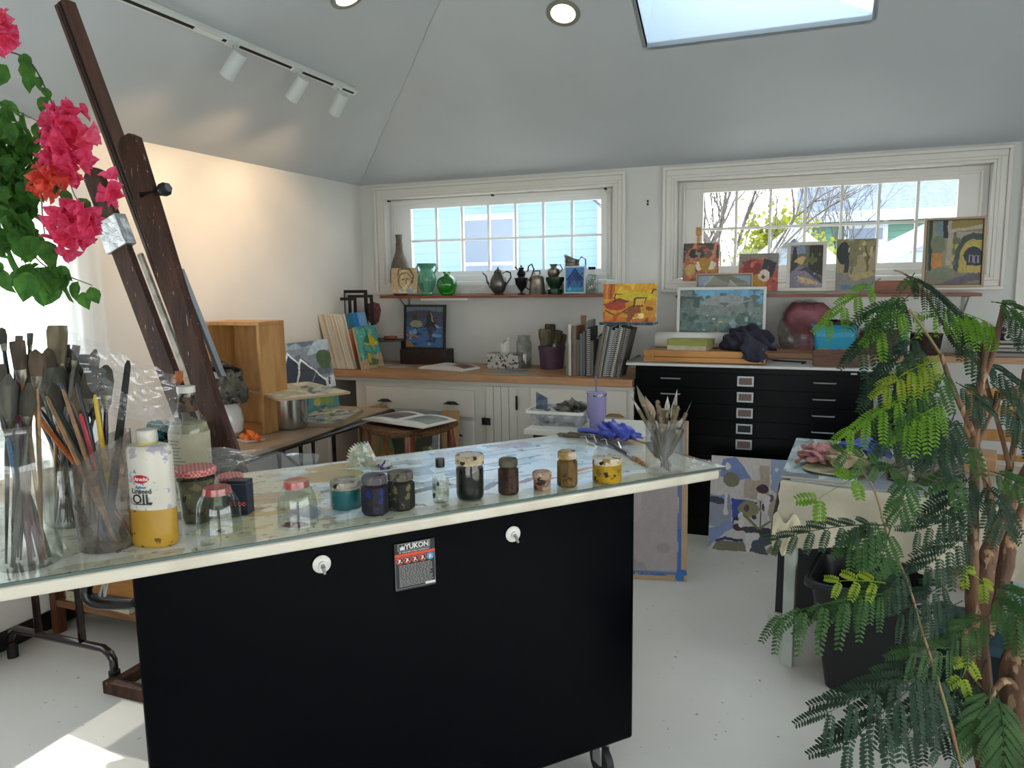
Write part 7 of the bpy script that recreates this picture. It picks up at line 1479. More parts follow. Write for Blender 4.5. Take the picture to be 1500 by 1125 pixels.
# orange peel on a dish
b = P(372, 645, z=TZT); b = Vector((P(368, 646, z=TZT).x, P(368, 646, z=TZT).y, TZT)); k = W(1, b)
r = obj('square_dish', MB().lathe([(0, 0), (18*k, 0), (23*k, 3.5*k), (21*k, 3.6*k), (16*k, 1*k), (0, 1*k)], seg=4, sy=.8), M('porcelain', '#d5cfc8', .3), None, smooth=20, bevel=.001, label='small square white dish with orange peel on the folding table', cat='dish'); r.location = b; r.rotation_euler = (0, 0, radians(20))
mb = MB(); crumple(mb, (0, 0, 0), 17*k, 13*k, 8*k, 71, 26, 12, .7); o = obj('orange_peel', mb, M('orange_peel_skin', '#c9561c', .5, 0, '#d9813c', 60, .5, .6, bump=.4), None, label='curls of orange peel in the small square dish', cat='peel'); o.location = (b.x, b.y, TZT+1.2*k)
# steel pot with a panel on top
b = P(425, 626, z=TZT); b = Vector((b.x, b.y, TZT)); rr2 = W(25.5, b); h_ = P(425, 574, y=b.y).z-TZT
r = jar('steel_pot', 'dented shiny steel pot supporting a small painted panel on the folding table', 'pot', b, [(0, .003), (rr2*.93, 0), (rr2*.98, .005), (rr2, .02), (rr2, h_), (rr2*.97, h_), (rr2*.97, .01)], M('scuffed_steel', '#c2c2be', .22, 1., '#8f8f8a', 8, .4, .7, spots=(('#4a3c30', 30, .74),)), 40, cap0=True, cap1=False)
mb = MB(); mb.tube([(-rr2, .0, h_*.9), (-rr2*1.12, 0, h_*.88), (-rr2*1.12, 0, h_*.76), (-rr2, 0, h_*.74)], .003, 6); obj('lug', mb, steel, r)
im = Paint(60, 60, '#b3ae9c', 51, .02, .05)
im.spots('#8f9484', 7, .3).spots('#cfc9b4', 8, .4).line([(.3, .7), (.5, .75), (.7, .6), (.85, .55)], .03, '#4c5646').spots('#55604e', 9, .5, None, (.3, .4, .8, .9)).line([(.45, .35), (.7, .42), (.9, .40)], .02, '#c9b84e').spots('#d8cfa0', 8, .5)
def flat_panel(name, label, corners, z, th, img, cat='painting', side='#b99b74', group=None):
    pts = [P(*c, z=z+th) for c in corners]          # near-left, near-right, far-right, far-left
    ex_ = (pts[1]-pts[0]+pts[2]-pts[3])/2; ey_ = (pts[3]-pts[0]+pts[2]-pts[1])/2; w1, h1 = ex_.length, ey_.length; cen_ = sum(pts, Vector())/4
    yaw = atan2(ex_.y, ex_.x); mb = paint_mesh(img, w1, h1, th, side)
    for v in mb.v: v.x, v.y, v.z = v.x, v.z-h1/2, th-v.y
    o = obj(name, mb, attrmat(), None, smooth=0, label=label, cat=cat, group=group); setcols(o, mb.c); o.location = (cen_.x, cen_.y, z); o.rotation_euler = (0, 0, yaw); return o
flat_panel('painted_panel', 'small paint-smeared wooden panel resting on top of the steel pot', [(381, 570), (441, 588), (483, 571), (428, 557)], TZT+h_+.0005, .012, im.done(), 'panel')
im = Paint(70, 50, '#9a9d96', 52, .02, .06)
im.spots('#6f756c', 6, .2).spots('#c2c4be', 7, .35).line([(.1, .4), (.4, .7), (.6, .5), (.9, .7)], .035, '#4c5648').spots('#b9b48f', 8, .5).spots('#3f4440', 9, .62)
flat_panel('painting_panel', 'thick painted panel lying flat near the far end of the folding table', [(437, 622), (494, 618), (532, 601), (458, 597)], TZT, .02, im.done(), 'painting', '#8a785c')
im = Paint(90, 100, '#7f8b97', 53, .015, .06)
im.rect(0, .9, 1, 1, '#8fa3b4').spots('#5f6b78', 9, .3, None, (0, .4, 1, 1)).poly([(.6, .8), (.75, 1), (1, 1), (1, .85), (.85, .8)], '#a9bcc9').ell(.88, .72, .13, .14, '#4c6244').rect(0, 0, 1, .35, '#4a8286').spots('#6f8a4c', 7, .35, None, (.1, 0, 1, .4)).spots('#2f5f80', 7, .45, None, (0, 0, 1, .35)).poly([(.1, .42), (.3, .85), (.42, .72), (.5, .42)], '#2c3548').poly([(.34, .38), (.5, .78), (.98, .3), (.5, .3)], '#3a4150').line([(.08, .42), (.28, .86), (.46, .7)], .012, '#dfe3e4').line([(.32, .36), (.48, .76), (.95, .32)], .013, '#e4e6e6').line([(.08, .46), (.36, .36)], .014, '#d3d8da').line([(.32, .38), (.46, .70)], .008, '#cfd4d6').line([(.55, .35), (.68, .55)], .006, '#9aa3ab').poly([(.82, .28), (.84, .42), (1, .48), (1, .3)], '#cdd3d4').line([(.9, .34), (.91, .42)], .014, '#2c3548').spots('#a7a05a', 8, .5, None, (.2, 0, .9, .25))
picture('gabled_roof_painting', 'blue-grey canvas of dark gabled roofs leaning back on the folding table', 'painting', im.done(), (412, 616), (498, 594), (396, 506), dict(z=TZT+.001), 10, .018, side='#a9a59a')
# ------------------------------------------------------------------ things under the folding table
r = thing('low_bench', 'low brown wooden bench holding books under the folding table', 'bench', (-2.72, 2.42, 0))
bx0_, bx1_, by0_, by1_ = -3.01, -2.38, 2.18, 2.56; bz = .155
mb = MB(); mb.box(bx0_+.03, bx1_, by0_, by1_, bz-.03, bz); obj('shelf_board', mb, M('bench_wood', '#8a5f3e', .5, 0, '#754e32', 6, stretch=(1, 8, 8)), r, world=True, smooth=0, bevel=.004)
for x in (bx0_, bx1_-.04): 
    for y in (by0_, by1_-.04): mb = MB(); mb.box(x, x+.04, y, y+.04, 0, .52 if x == bx0_ else bz-.0305); obj('leg', mb, M('bench_dark', '#6a3f26', .5, 0, '#553019', 8, stretch=(8, 8, 1)), r, world=True, smooth=0)
c = P(120, 900, z=bz+.02)
mb = MB(); mb.box(-.23, .16, -.10, .10, 0, .003); mb.box(-.23, .16, -.10, .10, .042, .045); mb.box(-.228, .158, -.097, .097, .003, .042)
o = obj('marbled_ledger', mb, M('marbled_edge', '#b3aa8c', .6, 0, '#c5bda2', 30, spots=(('#4c5a5c', 46, .60),)), None, smooth=0, label='flat ledger with marbled page edges on the low bench', cat='book'); o.location = (-2.70, 2.285, bz+.0005); o.rotation_euler = (0, 0, radians(-3))
mb = MB(); mb.box(-.23, .16, -.101, .101, .0, .0025); o2 = obj('cover', mb, M('slate_cover', '#4a5866', .5), o, smooth=0); o2.location = (0, 0, .0453)
mb = MB(); mb.box(-.22, .16, -.09, .09, 0, .15); o = obj('wooden_block_box', mb, M('orange_wood', '#a8743c', .5, 0, '#96632f', 6, stretch=(1, 8, 8), spots=(('#4c3018', 40, .74),)), None, smooth=0, bevel=.006, label='orange-brown wooden box lying on the marbled ledger under the table', cat='box'); o.location = (-2.68, 2.30, bz+.0486); o.rotation_euler = (0, 0, radians(3))
# black tubular stool base behind the cart
r = thing('drafting_stool', 'black tubular stool base glimpsed between the table leg and the black cart', 'stool', (-2.06, 1.92, 0))
rc = Vector((-2.06, 1.95, 0)); tb_ = M('gloss_black_tube', '#060607', .3)
c0 = P(150, 880, d=2.25); rz_ = c0.z
q = [P(a_, b_, d=2.25) for a_, b_ in ((200, 885), (165, 886), (135, 884), (124, 868), (132, 848), (146, 812))]
for _ in range(3): q = [q[0]]+[w_ for i in range(len(q)-1) for w_ in (q[i].lerp(q[i+1], .25), q[i].lerp(q[i+1], .75))]+[q[-1]]
mb = MB(); mb.tube(q, .017, 14); obj('bent_tube', mb, tb_, r, world=True)
pz = P(196, 885, d=2.25)
mb = MB(); mb.tube([pz, pz+cR*.04, Vector((pz.x+.07, pz.y+.03, .02))], .019, 14); obj('leg', mb, tb_, r, world=True)
mb = MB(); mb.tube([P(164, 812, d=2.32), P(150, 872, d=2.34)], .012, 12); obj('leg', mb, chrome, r, world=True)
# ------------------------------------------------------------------ rush stool with the open magazine
c = P(568, 622, z=.70); sc = Vector((c.x+.12, c.y+.03, 0)); rzs = radians(-18)
r = thing('rush_stool', 'rush-seated wooden stool with turned legs in front of the cream cabinet', 'stool', sc, rzs)
stm = M('cherry_wood', '#7c3f22', .35, 0, '#652f18', 8, stretch=(4, 4, 1), coat=.3)
hs = .19
def lg_top(sx, sy): return Vector((sx*hs*.85, sy*hs*.85, .705))
for sx in (-1, 1):
    for sy in (-1, 1):
        a = lg_top(sx, sy); b_ = Vector((sx*hs*1.05, sy*hs*1.05, .0)); mb = MB(); mb.tube([b_, b_.lerp(a, .1), b_.lerp(a, .35), b_.lerp(a, .55), b_.lerp(a, .8), b_.lerp(a, .93), a], [.013, .019, .023, .019, .026, .020, .017], 12); obj('leg', mb, stm, r)
for z in (.25, .42):
    for s in (-1, 1):
        mb = MB(); q = hs*(1.03-.1*z); mb.tube([(-q, s*q, z), (0, s*q, z), (q, s*q, z)], [.008, .011, .008], 8); obj('rung', mb, stm, r)
        mb = MB(); mb.tube([(s*q, -q, z+.05), (s*q, 0, z+.05), (s*q, q, z+.05)], [.008, .011, .008], 8); obj('rung', mb, stm, r)
for i, (a, b_) in enumerate((((-1, -1), (1, -1)), ((1, -1), (1, 1)), ((1, 1), (-1, 1)), ((-1, 1), (-1, -1)))):
    p0 = Vector((a[0]*hs, a[1]*hs, .70)); p1 = Vector((b_[0]*hs, b_[1]*hs, .70)); m_ = (p0+p1)/2+Vector((0, 0, -.018)); mb = MB(); mb.tube([p0, p0.lerp(m_, .5)-Vector((0, 0, .006)), m_, p1.lerp(m_, .5)-Vector((0, 0, .006)), p1], [.016, .020, .021, .020, .016], 10); obj('seat_rail', mb, M('rush_cord', '#7a5230', .8, 0, '#5c3a20', 90, stretch=(1, 1, 1), bump=1, bscale=120) , r)
mb = MB(); mb.grid(lambda u, v: ((u-.5)*2*hs*.95, (v-.5)*2*hs*.95, .70-.02*(1-max(abs(2*u-1), abs(2*v-1)))-.002*abs(sin(40*max(abs(2*u-1), abs(2*v-1))))), 40, 40); obj('rush_seat', mb, M('rush_cord', ''), r, solid=.02)
open_book('magazine lying open on the rush stool', (sc.x, sc.y), rzs+radians(2), .24, .27, .018, (M('print_dusky', '#5b5058', .4, 0, '#7d6a6c', 6), M('print_slate', '#55636a', .4, 0, '#7c8a78', 8)), .7255, 'magazine', lift=1.1)
# panels leaning by the cabinet
im = Paint(10, 10, '#a9a8a0', 1)
x0, x1 = P(533, 596, y=4.22).x, P(643, 602, y=4.22).x
mb = MB(); H_ = P(600, 601, y=4.25).z; mb.box(x0, x1, 0, .012, 0, H_); o = obj('wrapped_panel', mb, M('wrapped_grey', '#a3a49e', .35, 0, '#93958f', 4, coat=.4), None, smooth=0, label='large grey plastic-wrapped panel leaning on the cabinet behind the rush stool', cat='panel'); o.location = (0, 4.25, 0.001); o.rotation_euler = (-radians(3.5), 0, 0)
x0, x1 = P(643, 602, y=4.24).x+.004, P(668, 603, y=4.24).x
mb = MB(); mb.box(x0, x1, 0, .02, 0, P(655, 603, y=4.22).z); o = obj('wooden_plank', mb, M('pale_plank', '#b9966a', .6, 0, '#ad8a5f', 5, stretch=(8, 8, 1)), None, smooth=0, bevel=.001, label='upright pale wooden plank leaning on the drawers right of the rush stool', cat='plank'); o.location = (0, 4.23, 0.001); o.rotation_euler = (-radians(3.5), 0, 0)
im = Paint(80, 60, '#6c7450', 55, .02, .07)
im.spots('#b0862c', 5, .2, None, (.1, 0, .6, .8)).spots('#3a4230', 7, .35).spots('#a9431f', 9, .5, None, (.1, .2, .6, .9)).spots('#8c9096', 5, .1, None, (.65, .2, 1, 1)).spots('#c48a1c', 8, .4, None, (.1, 0, 1, .35)).rect(0, 0, .1, 1, '#8f96a3').spots('#2f3836', 7, .4, None, (.5, .3, .9, .9)).spots('#c5c4b4', 9, .6, None, (.6, 0, 1, .8)).line([(.2, .9), (.35, .4), (.3, .1)], .02, '#b5531f')
place_pic('flower_still_life', 'bright loosely painted still life seen between the legs of the rush stool', 'painting', im.done(), (P(584, 640, y=4.12).x, 4.14, .001), 0, .50, .58, 5, .016)
for i, (px, c_) in enumerate(((468, '#b59a72'), (478, '#8a6a48'), (489, '#a4825a'))):
    x = P(px, 700, y=4.20).x+.02
    mb = MB(); mb.box(0, .012, 0, .29, 0, .70-.02*i); o = obj('leaning_board', mb, M('board_%d' % i, c_, .6, 0, '#9b7b52', 5, stretch=(8, 8, 1)), None, smooth=0, bevel=.001, label=('thin pale board leftmost of those leaning between table and stool', 'brown board in the middle of those leaning between table and stool', 'tan board nearest the stool of those leaning beside the table')[i], cat='board', group='boards leaning between table and cabinet'); o.location = (-2.64+i*.03, 4.045, .001); o.rotation_euler = (0, radians(3), 0)
# ------------------------------------------------------------------ big wooden easel
ew = M('easel_wood', '#33201a', .6, 0, '#4e3226', 6, .35, .65, stretch=(5, 5, 1), bump=.3, bscale=40, spec=.2, spots=(('#8a8c8a', 9, .70), ('#7f5650', 11, .72), ('#51606e', 14, .72), ('#b0aca0', 34, .70)))
ew2 = M('easel_wood_mid', '#5c3a28', .5, 0, '#482c20', 6, .35, .65, stretch=(5, 5, 1), spots=(('#7c7a76', 30, .77),))
YR, YM, YL = 1.90, 2.0, 2.10
root = thing('studio_easel', 'tall dark paint-spattered wooden easel leaning left behind the brushes', 'easel', (-1.75, 2.0, 0))
def post(pa, pb, y, w_, th, mat, name, chamfer=True):
    """post whose centre line passes pixels pa, pb in the plane y; extended to the floor when pb is None"""
    A, B = P(*pa, y=y), P(*pb, y=y); d = (A-B).normalized()
    if B.z > .09: B = B + d*((.05-B.z)/d.z)
    n = Vector((d.z, 0, -d.x)); L_ = (A-B).length; h = w_/2; c = .02 if chamfer else .0
    mb = MB(); mb.prism([(-h, 0), (h, 0), (h, L_-c), (h-c*1.2, L_), (-h+c*1.2, L_), (-h, L_-c)], B+Vector((0, th/2, 0)), n, d, th)
    o = obj(name, mb, mat, root, world=True, smooth=0, bevel=.002); return A, B, d, n
A, B, d, n = post((187, 199), (322, 640), YR, .084, .028, ew, 'front_post'); RB = B
mb = MB(); q = P(232, 285, y=YR); 
A2, B2, d2, n2 = post((134, 248), (290, 660), YL, .080, .028, ew, 'rear_post')
A3, B3, d3, n3 = post((95, 6), (285, 520), YM, .050, .045, ew2, 'mast', False)
mb = MB(); mb.bar(A3+Vector((0, -.0235, 0)), B3+Vector((0, -.0235, 0)), .004, .002, (0, 1, 0)); 
for off in (-.010, .006): mb.bar(A3-d3*.01+n3*off+Vector((0, -.0235, 0)), B3+n3*off+Vector((0, -.0235, 0)), .002, .003, (0, 1, 0))
obj('mast_groove', mb, blackm, root, world=True, smooth=0)
# knob through both posts
kq = P(216, 287, y=YR); mb = MB(); mb.tube([kq+Vector((0, -.03, 0))+n*.0, kq+n*.055+Vector((0, .01, 0)), kq+n*.066+Vector((0, .012, 0))], [.010, .012, .008], 10)
mb.lathe([(0, 0), (.018, 0), (.022, .008), (.022, .028), (.016, .036), (0, .036)], seg=6); 
i0 = len(mb.v)-36; mb.xf(Matrix.Translation(kq+n*.046+Vector((0, .012, 0))) @ n.to_track_quat('Z', 'Y').to_matrix().to_4x4(), i0); obj('knob', mb, M('painty_black_tube', ''), root, world=True)
# silver tape round the rear post
tc_ = P(170, 343, y=YL); mb = MB(); R3 = Matrix((n2, Vector((0, 1, 0)), d2)).transposed(); mb.obox(tc_+n2*.0, (.108, .05, .118), R3); obj('silver_tape', mb, M('silver_foil', '#c9ccce', .28, .6, '#a3a7aa', 14, bump=.9, bscale=30), root, world=True, smooth=0, bevel=.004)
# grey canvas holder strip on the right edge; pale bar paints mast's lit side
g0, g1 = P(264, 395, y=YR+.03), P(326, 552, y=YR+.03); mb = MB(); mb.bar(g0, g1, .014, .02, (0, 1, 0)); obj('grey_strip', mb, M('grey_metal_strip', '#7d8085', .4, .5), root, world=True, smooth=0)
g0, g1 = P(205, 372, y=YM-.035), P(275, 552, y=YM-.035); mb = MB(); mb.bar(g0, g1, .018, .012, (0, 1, 0)); obj('lit_mast_side', mb, M('lit_mast_side_wood', '#b5b1a6', .5, 0, '#8e8a80', 30, spots=(('#3c3833', 40, .72),)), root, world=True, smooth=0)
# paint pot crust and hanging rag near the tray: clamp block, base
mb = MB(); cb = B.lerp(A, .36); mb.obox(cb+Vector((0, .10, 0)), (.07, .24, .05), R3); obj('cross_block', mb, ew, root, world=True, smooth=0, bevel=.003)
mb = MB(); mb.box(-2.37, RB.x+.10, 1.885, 1.925, 0.001, .05); obj('foot', mb, ew, root, world=True, smooth=0, bevel=.004)
mb = MB(); mb.box(-2.37, RB.x+.10, 2.095, 2.135, 0.001, .05); obj('foot', mb, ew, root, world=True, smooth=0, bevel=.004)
mb = MB(); mb.box(-2.36, -2.32, 1.9255, 2.0945, 0.002, .045); obj('cross_rail', mb, ew, root, world=True, smooth=0, bevel=.003)
# ------------------------------------------------------------------ right work table
NL = Vector((-.035, 2.93, 0)); ex = Vector((.982, -.19, 0)).normalized(); ey = Vector((.19, .982, 0)).normalized()
TL_, TW_, TH = 1.12, .76, .735
mT = Matrix(((ex.x, ey.x, 0, NL.x), (ex.y, ey.y, 0, NL.y), (0, 0, 1, 0), (0, 0, 0, 1)))
r = thing('work_table', 'pale green wooden work table under a canvas cloth at the right', 'table', mT @ Vector((TL_/2, TW_/2, 0)))
sage = M('pale_sage_paint', '#a9b0a6', .5, 0, '#9da59b', 12, spots=(('#d4d6cf', 40, .74),))
def tbox(x0, x1, y0, y1, z0, z1): mb = MB(); mb.box(x0, x1, y0, y1, z0, z1); mb.xf(mT); return mb
obj('tabletop', tbox(0, TL_, 0, TW_, TH-.03, TH), sage, r, world=True, smooth=0, bevel=.002)
obj('apron', tbox(.03, TL_-.03, .03, TW_-.03, TH-.12, TH-.031), sage, r, world=True, smooth=0)
for (x, y) in ((.01, .01), (TL_-.05, .01), (.01, TW_-.05), (TL_-.05, TW_-.05)): obj('leg', tbox(x, x+.042, y, y+.042, 0, TH-.031), sage, r, world=True, smooth=0, bevel=.002)
# canvas cloth: top sheet plus hanging front and left falls
def clothf(u, v):
    # u along the table, v from the back over the front edge downwards
    x = -.012 + (TL_+.05)*u; s = v*(TW_+.05+.19)
    hem = .02*sin(7*u*3)+.012*sin(31*u)+(.045 if .40 < u < .43 else 0)
    if s < TW_+.012: return Vector((x, TW_-s, TH+.002+.0008*sin(30*u)))
    t = s-TW_-.012; k = min(1, t/.02)
    return Vector((x+.004*sin(17*t*6), -.012-.006*k-.012*sin(19*u)*t*5-.006*sin(43*u+2)*t*6, TH+.002-t*(1+hem*2)))
mb = MB(); mb.grid(clothf, 110, 60); mb.xf(mT)
r = thing('canvas_cloth', 'cream canvas cloth draped over the front of the right work table', 'cloth', mT @ Vector((TL_/2, 0, TH)))
cl = M('raw_canvas', '#c2baa6', .9, 0, '#b6ae9a', 5, bump=.5, bscale=20)
obj('drape', mb, cl, r, world=True, smooth=70)
mb = MB(); mb.grid(lambda u, v: (-.014-.02*v-.014*sin(9*u+3*v)*v-.012*sin(23*u)*v, TW_*.62*u-.012, TH+.002-(.0+.24*v)*(1-.35*u)-.02*sin(14*u)*v), 40, 18); mb.xf(mT); obj('corner_fall', mb, cl, r, world=True, smooth=70)
mb = MB(); mb.grid(lambda u, v: (-.03+.15*u, -.022-.01*sin(5*u)-.02*sin(12*u+4*v)*v, TH-.13-.14*v+.06*u*v+.02*sin(15*u)), 24, 14); mb.xf(mT); obj('knotted_corner', mb, M('cream_satin', '#cfc7a8', .5), r, world=True, smooth=70)
Zc = TH+.0035
sl_ = tbox(.02, TL_-.05, .02, TW_-.12, Zc, Zc+.006)
obj('glass_slab', sl_, M('glass_over_grey', '#9aa2a2', .12, 0, coat=.8), None, smooth=0, label='glass slab lying on the canvas cloth of the right table', cat='glass slab')
Zs = Zc+.0065
def rt(px, py, z=None): return P(px, py, z=Zs if z is None else z)
im = Paint(60, 70, '#93a6a6', 61, .02, .05); im.spots('#b0bcb8', 6, .2).spots('#6f8488', 8, .45).ell(.65, .75, .3, .15, '#b9a49c').spots('#c08a78', 9, .55, None, (.4, .5, 1, 1)).rect(0, 0, .5, .1, '#4c5560')
flat_panel('palette_board', 'grey-green painted board under the rags at the left of the right table', [(1150, 697), (1250, 706), (1262, 648), (1162, 641)], Zs, .008, im.done(), 'board', '#a9a59a'); Zp = Zs+.009
c = rt(1222, 690, Zp); r = thing('palette_dish', 'stained oval palette dish under the pink rag', 'dish', (c.x, c.y, Zp)); k = W(1, c)
mb = MB(); mb.lathe([(0, 0), (36*k, 0), (44*k, 3*k), (42*k, 4*k), (34*k, 1.2*k), (0, 1.2*k)], seg=32, sy=.8); obj('dish', mb, M('stained_cream', '#a79f84', .5, 0, '#6f6a4c', 12, .4, .6), r)
for (px, py, sx_, sy_, sz_, m_, nm, lab, sd) in ((1205, 675, 30, 26, 16, M('pink_rag', '#bf8f8c', .9, 0, '#a8706e', 20, spots=(('#d9c4be', 16, .6),), bump=1, bscale=30), 'rag', 'crumpled pink rag on the right table beside the blue glove', 5), (1240, 682, 26, 22, 15, M('cream_rag', '#b9ad94', .9, 0, '#8c8060', 20, spots=(('#4c5a30', 18, .63),), bump=1, bscale=30), 'rag', 'cream and olive paint rag in front of the blue glove', 8)):
    c = rt(px, py, Zp+4.2*k); mb = MB(); crumple(mb, (0, 0, 0), sx_*k, sy_*k, sz_*k, sd, 44, 20, .6); o = obj(nm, mb, m_, None, label=lab, cat='rag', smooth=60); o.location = c
a, b2 = rt(1166, 676, Zp+.02), rt(1215, 650, Zp+.05); mb = MB(); mb.tube([a, a.lerp(b2, .5), b2], [.008, .011, .012], 8); mb.v = [v-a for v in mb.v]; o = obj('paint_tube', mb, M('salmon_tube', '#a86f64', .5, 0, '#8d5750', 20), None, label='salmon-coloured rolled paint tube sticking out of the pink rag', cat='paint tube'); o.location = a
glove('blue nitrile glove heaped over the rags on the right table', 1258, 668, .24, Zp+.035, radians(10), nit, 9)
glove('second blue nitrile glove behind the brown bowl on the right table', 1296, 650, .10, Zs+.002, radians(60), nit, 12)
c = rt(1266, 668, Zs); c = c+Vector((.02, .08, 0)); mb = MB(); mb.lathe([(0, 0), (18*k, 0), (34*k, 20*k), (32*k, 21*k), (16*k, 3*k), (0, 3*k)], seg=30); mb.xf(Matrix.Rotation(radians(-28), 4, 'X')); zm = min(v.z for v in mb.v); [setattr(v, 'z', v.z-zm) for v in mb.v]; o = obj('clay_bowl', mb, M('olive_clay', '#5c5540', .6, 0, '#463f30', 14, bump=.4), None, label='tilted olive-brown bowl behind the blue glove on the right table', cat='bowl'); o.location = (c.x, c.y, Zs)
# jars of brushes on the right table
b = rt(1322, 702); rr2 = W(24, b); h_ = P(1322, 640, y=b.y).z-Zs
b.z = Zs+.0005
jar('glass_jar', 'glass jar holding brushes and a coral handle on the right table', 'jar', b, [(0, .002), (rr2*.9, 0), (rr2, .01), (rr2, h_*.8), (rr2*.9, h_*.9), (rr2*.9, h_)], jarglass, 28, inner=[(0, .004), (rr2*.93, .004), (rr2*.93, h_*.35), (0, h_*.35)], innermat=cak('murk', '', '', ''), cap1=False)
dj = (b-CP).dot(cF)
for i, (px, py, k_, w_, hi, bi, lab, up) in enumerate(((1324, 616, 'flat', .02, 2, 'dark', 'coral red handle standing in the right table glass jar', False), (1335, 590, 'round', .016, 6, 'grey', 'thin grey brush in the right table glass jar', True), (1345, 588, 'flat', .02, 7, 'buff', 'buff flat brush in the right table glass jar', True), (1356, 596, 'filbert', .018, 6, 'grey', 'grey filbert leaning right in the right table glass jar', True), (1308, 622, 'flat', .016, 8, 'dark', 'dark brush leaning left in the right table glass jar', True))):
    t = P(px, py, d=dj+.02*(i-2)); f_ = b+cR*W((1322-px)*.35, b)+Vector((0, (i-2)*.008, .006)); brush(lab, f_, t, k_, w_, M('coral_handle', '#b5543f', .5) if i == 0 else brH[hi], {'dark': bris[0], 'grey': bris[2], 'buff': bris[3]}[bi], up, 'brushes in the right table glass jar', .25, hw=.009 if i == 0 else .0045)
b = rt(1378, 708); rr2 = W(27, b); h_ = P(1378, 655, y=b.y).z-Zs; b.z = Zs+.0005
jar('plastic_tub', 'wide clear tub of brush handles right of the glass jar on the right table', 'tub', b, [(0, .002), (rr2*.95, 0), (rr2, .01), (rr2*1.05, h_)], glassmat('smeared_plastic', ()), 28, cap1=False)
dj = (b-CP).dot(cF)
for i, (px, py, hi, lab) in enumerate(((1360, 640, 6, 'grey handle leaning left in the wide clear tub'), (1372, 632, 0, 'black handle in the wide clear tub'), (1384, 636, 9, 'slate handle in the wide clear tub'), (1396, 640, 7, 'tan handle leaning right in the wide clear tub'), (1402, 626, 3, 'white-tipped orange handle leaning furthest right in the wide clear tub'))):
    t = P(px, py, d=dj+.02*(i-2)); f_ = b+cR*W((1378-px)*.4, b)+Vector((0, (i-2)*.009, .006)); brush(lab, f_, t, hm=brH[hi], up=False, group='brush handles in the wide clear tub')
c = rt(1425, 700); mb = MB(); mb.box(-.08, .09, -.06, .06, 0, .075); o = obj('wooden_block', mb, M('bare_pine', '#a98560', .6, 0, '#94714e', 5, stretch=(1, 8, 8)), None, smooth=0, bevel=.003, label='pale wooden box standing on the right table behind the plant stems', cat='box'); o.location = (c.x+.01, c.y+.14, Zs); o.rotation_euler = (0, 0, radians(-11))
# things standing behind: slatted chair with a grey bag
ch = P(1445, 690, y=4.05); r = thing('slatted_chair', 'honey-coloured wooden chair with a slatted back behind the right table', 'chair', (.98, 4.15, 0), radians(-4))
for sx in (-1, 1):
    mb = MB(); mb.box(sx*.19-.02, sx*.19+.02, -.02, .02, 0, .96); obj('back_post', mb, M('golden_oak', '#a8763c', .45, 0, '#96662f', 6, stretch=(8, 8, 1)), r, smooth=0, bevel=.003)
    mb = MB(); mb.box(sx*.19-.02, sx*.19+.02, .34, .38, 0, .43); obj('leg', mb, M('golden_oak', ''), r, smooth=0, bevel=.003)
for z in (.58, .70, .82, .90): mb = MB(); mb.box(-.1695, .1695, -.009, .009, z, z+.055); obj('slat', mb, M('golden_oak', ''), r, smooth=0, bevel=.002)
mb = MB(); mb.box(-.21, .21, -.0, .40, .431, .46); obj('seat', mb, M('golden_oak', ''), r, smooth=0, bevel=.005)
# low stool and pale sheets between table and wall
mb = MB(); crumple(mb, (0, 0, 0), .16, .12, .22, 81, 40, 22, .22); o = obj('plastic_bag', mb, M('grey_bin_bag', '#6c747c', .3, 0, '#8f969c', 10, bump=1, bscale=16), None, label='bulging grey plastic bag standing behind the right table', cat='bag', smooth=60); o.location = (.62, 4.12, .43)
r = thing('low_stool', 'low plain stool behind the right table under the grey bag', 'stool', (.62, 4.12, 0))
mb = MB(); mb.box(-.17, .17, -.15, .15, .40, .4295); obj('seat', mb, M('golden_oak', ''), r, smooth=0, bevel=.003)
for sx in (-1, 1):
    for sy in (-1, 1): mb = MB(); mb.tube([(sx*.16, sy*.14, 0), (sx*.13, sy*.11, .3999)], .014, 8); obj('leg', mb, M('golden_oak', ''), r)
# ------------------------------------------------------------------ under the right table
c0 = P(1233, 1010, z=0); binc = Vector((.265, 2.90, 0))
r = thing('waste_bin', 'black plastic waste bin standing under the right table', 'waste bin', binc, radians(-11))
mb = MB(); zt = .42
mb.grid(rr_box(.24, .22, .0, .35, .33, zt, .05, 6), 48, 6, True); mb.grid(rr_box(.345, .325, zt, .235, .215, .006, .05, 6), 48, 2, True); mb.box(-.085, .085, -.085, .085, .001, .006)
obj('bin_body', mb, M('bin_plastic', '#0c0d10', .38), r, smooth=40)
mb = MB(); mb.grid(rr_box(.348, .328, zt, .385, .365, zt, .055), 48, 1, True); mb.grid(rr_box(.385, .365, zt, .388, .368, zt-.02, .055), 48, 1, True); obj('rim', mb, M('bin_rim', '#17181b', .35), r, solid=.003)
mb = MB(); crumple(mb, (0, 0, 0), .09, .09, .10, 90, 30, 16, .4); o = obj('crumpled_paper', mb, M('black_nylon', ''), None, label='dark crumpled rubbish inside the black waste bin', cat='rubbish', smooth=60); o.location = (binc.x, binc.y, .012)
# clear film scrap on the floor
p_ = P(1145, 915, z=.0); mb = MB(); mb.grid(lambda u, v: (-.06+.16*u, -.1+.18*v, .004+.018*abs(sin(7*u+4*v))*(1-abs(2*v-1))), 16, 16); o = obj('plastic_wrap', mb, film, None, smooth=25, label='scrap of clear plastic film on the floor left of the table leg', cat='plastic wrap'); o.location = (p_.x, p_.y, .0)
p_ = P(1325, 870, z=.0); mb = MB(); mb.grid(lambda u, v: (-.1+.2*u, -.1+.2*v, .004+.05*abs(sin(6*u+3*v))*(1-abs(2*v-1))), 16, 16); o = obj('plastic_wrap', mb, film, None, smooth=25, label='crumple of clear plastic film on the floor behind the teal tub', cat='plastic wrap'); o.location = (p_.x, p_.y, .0)
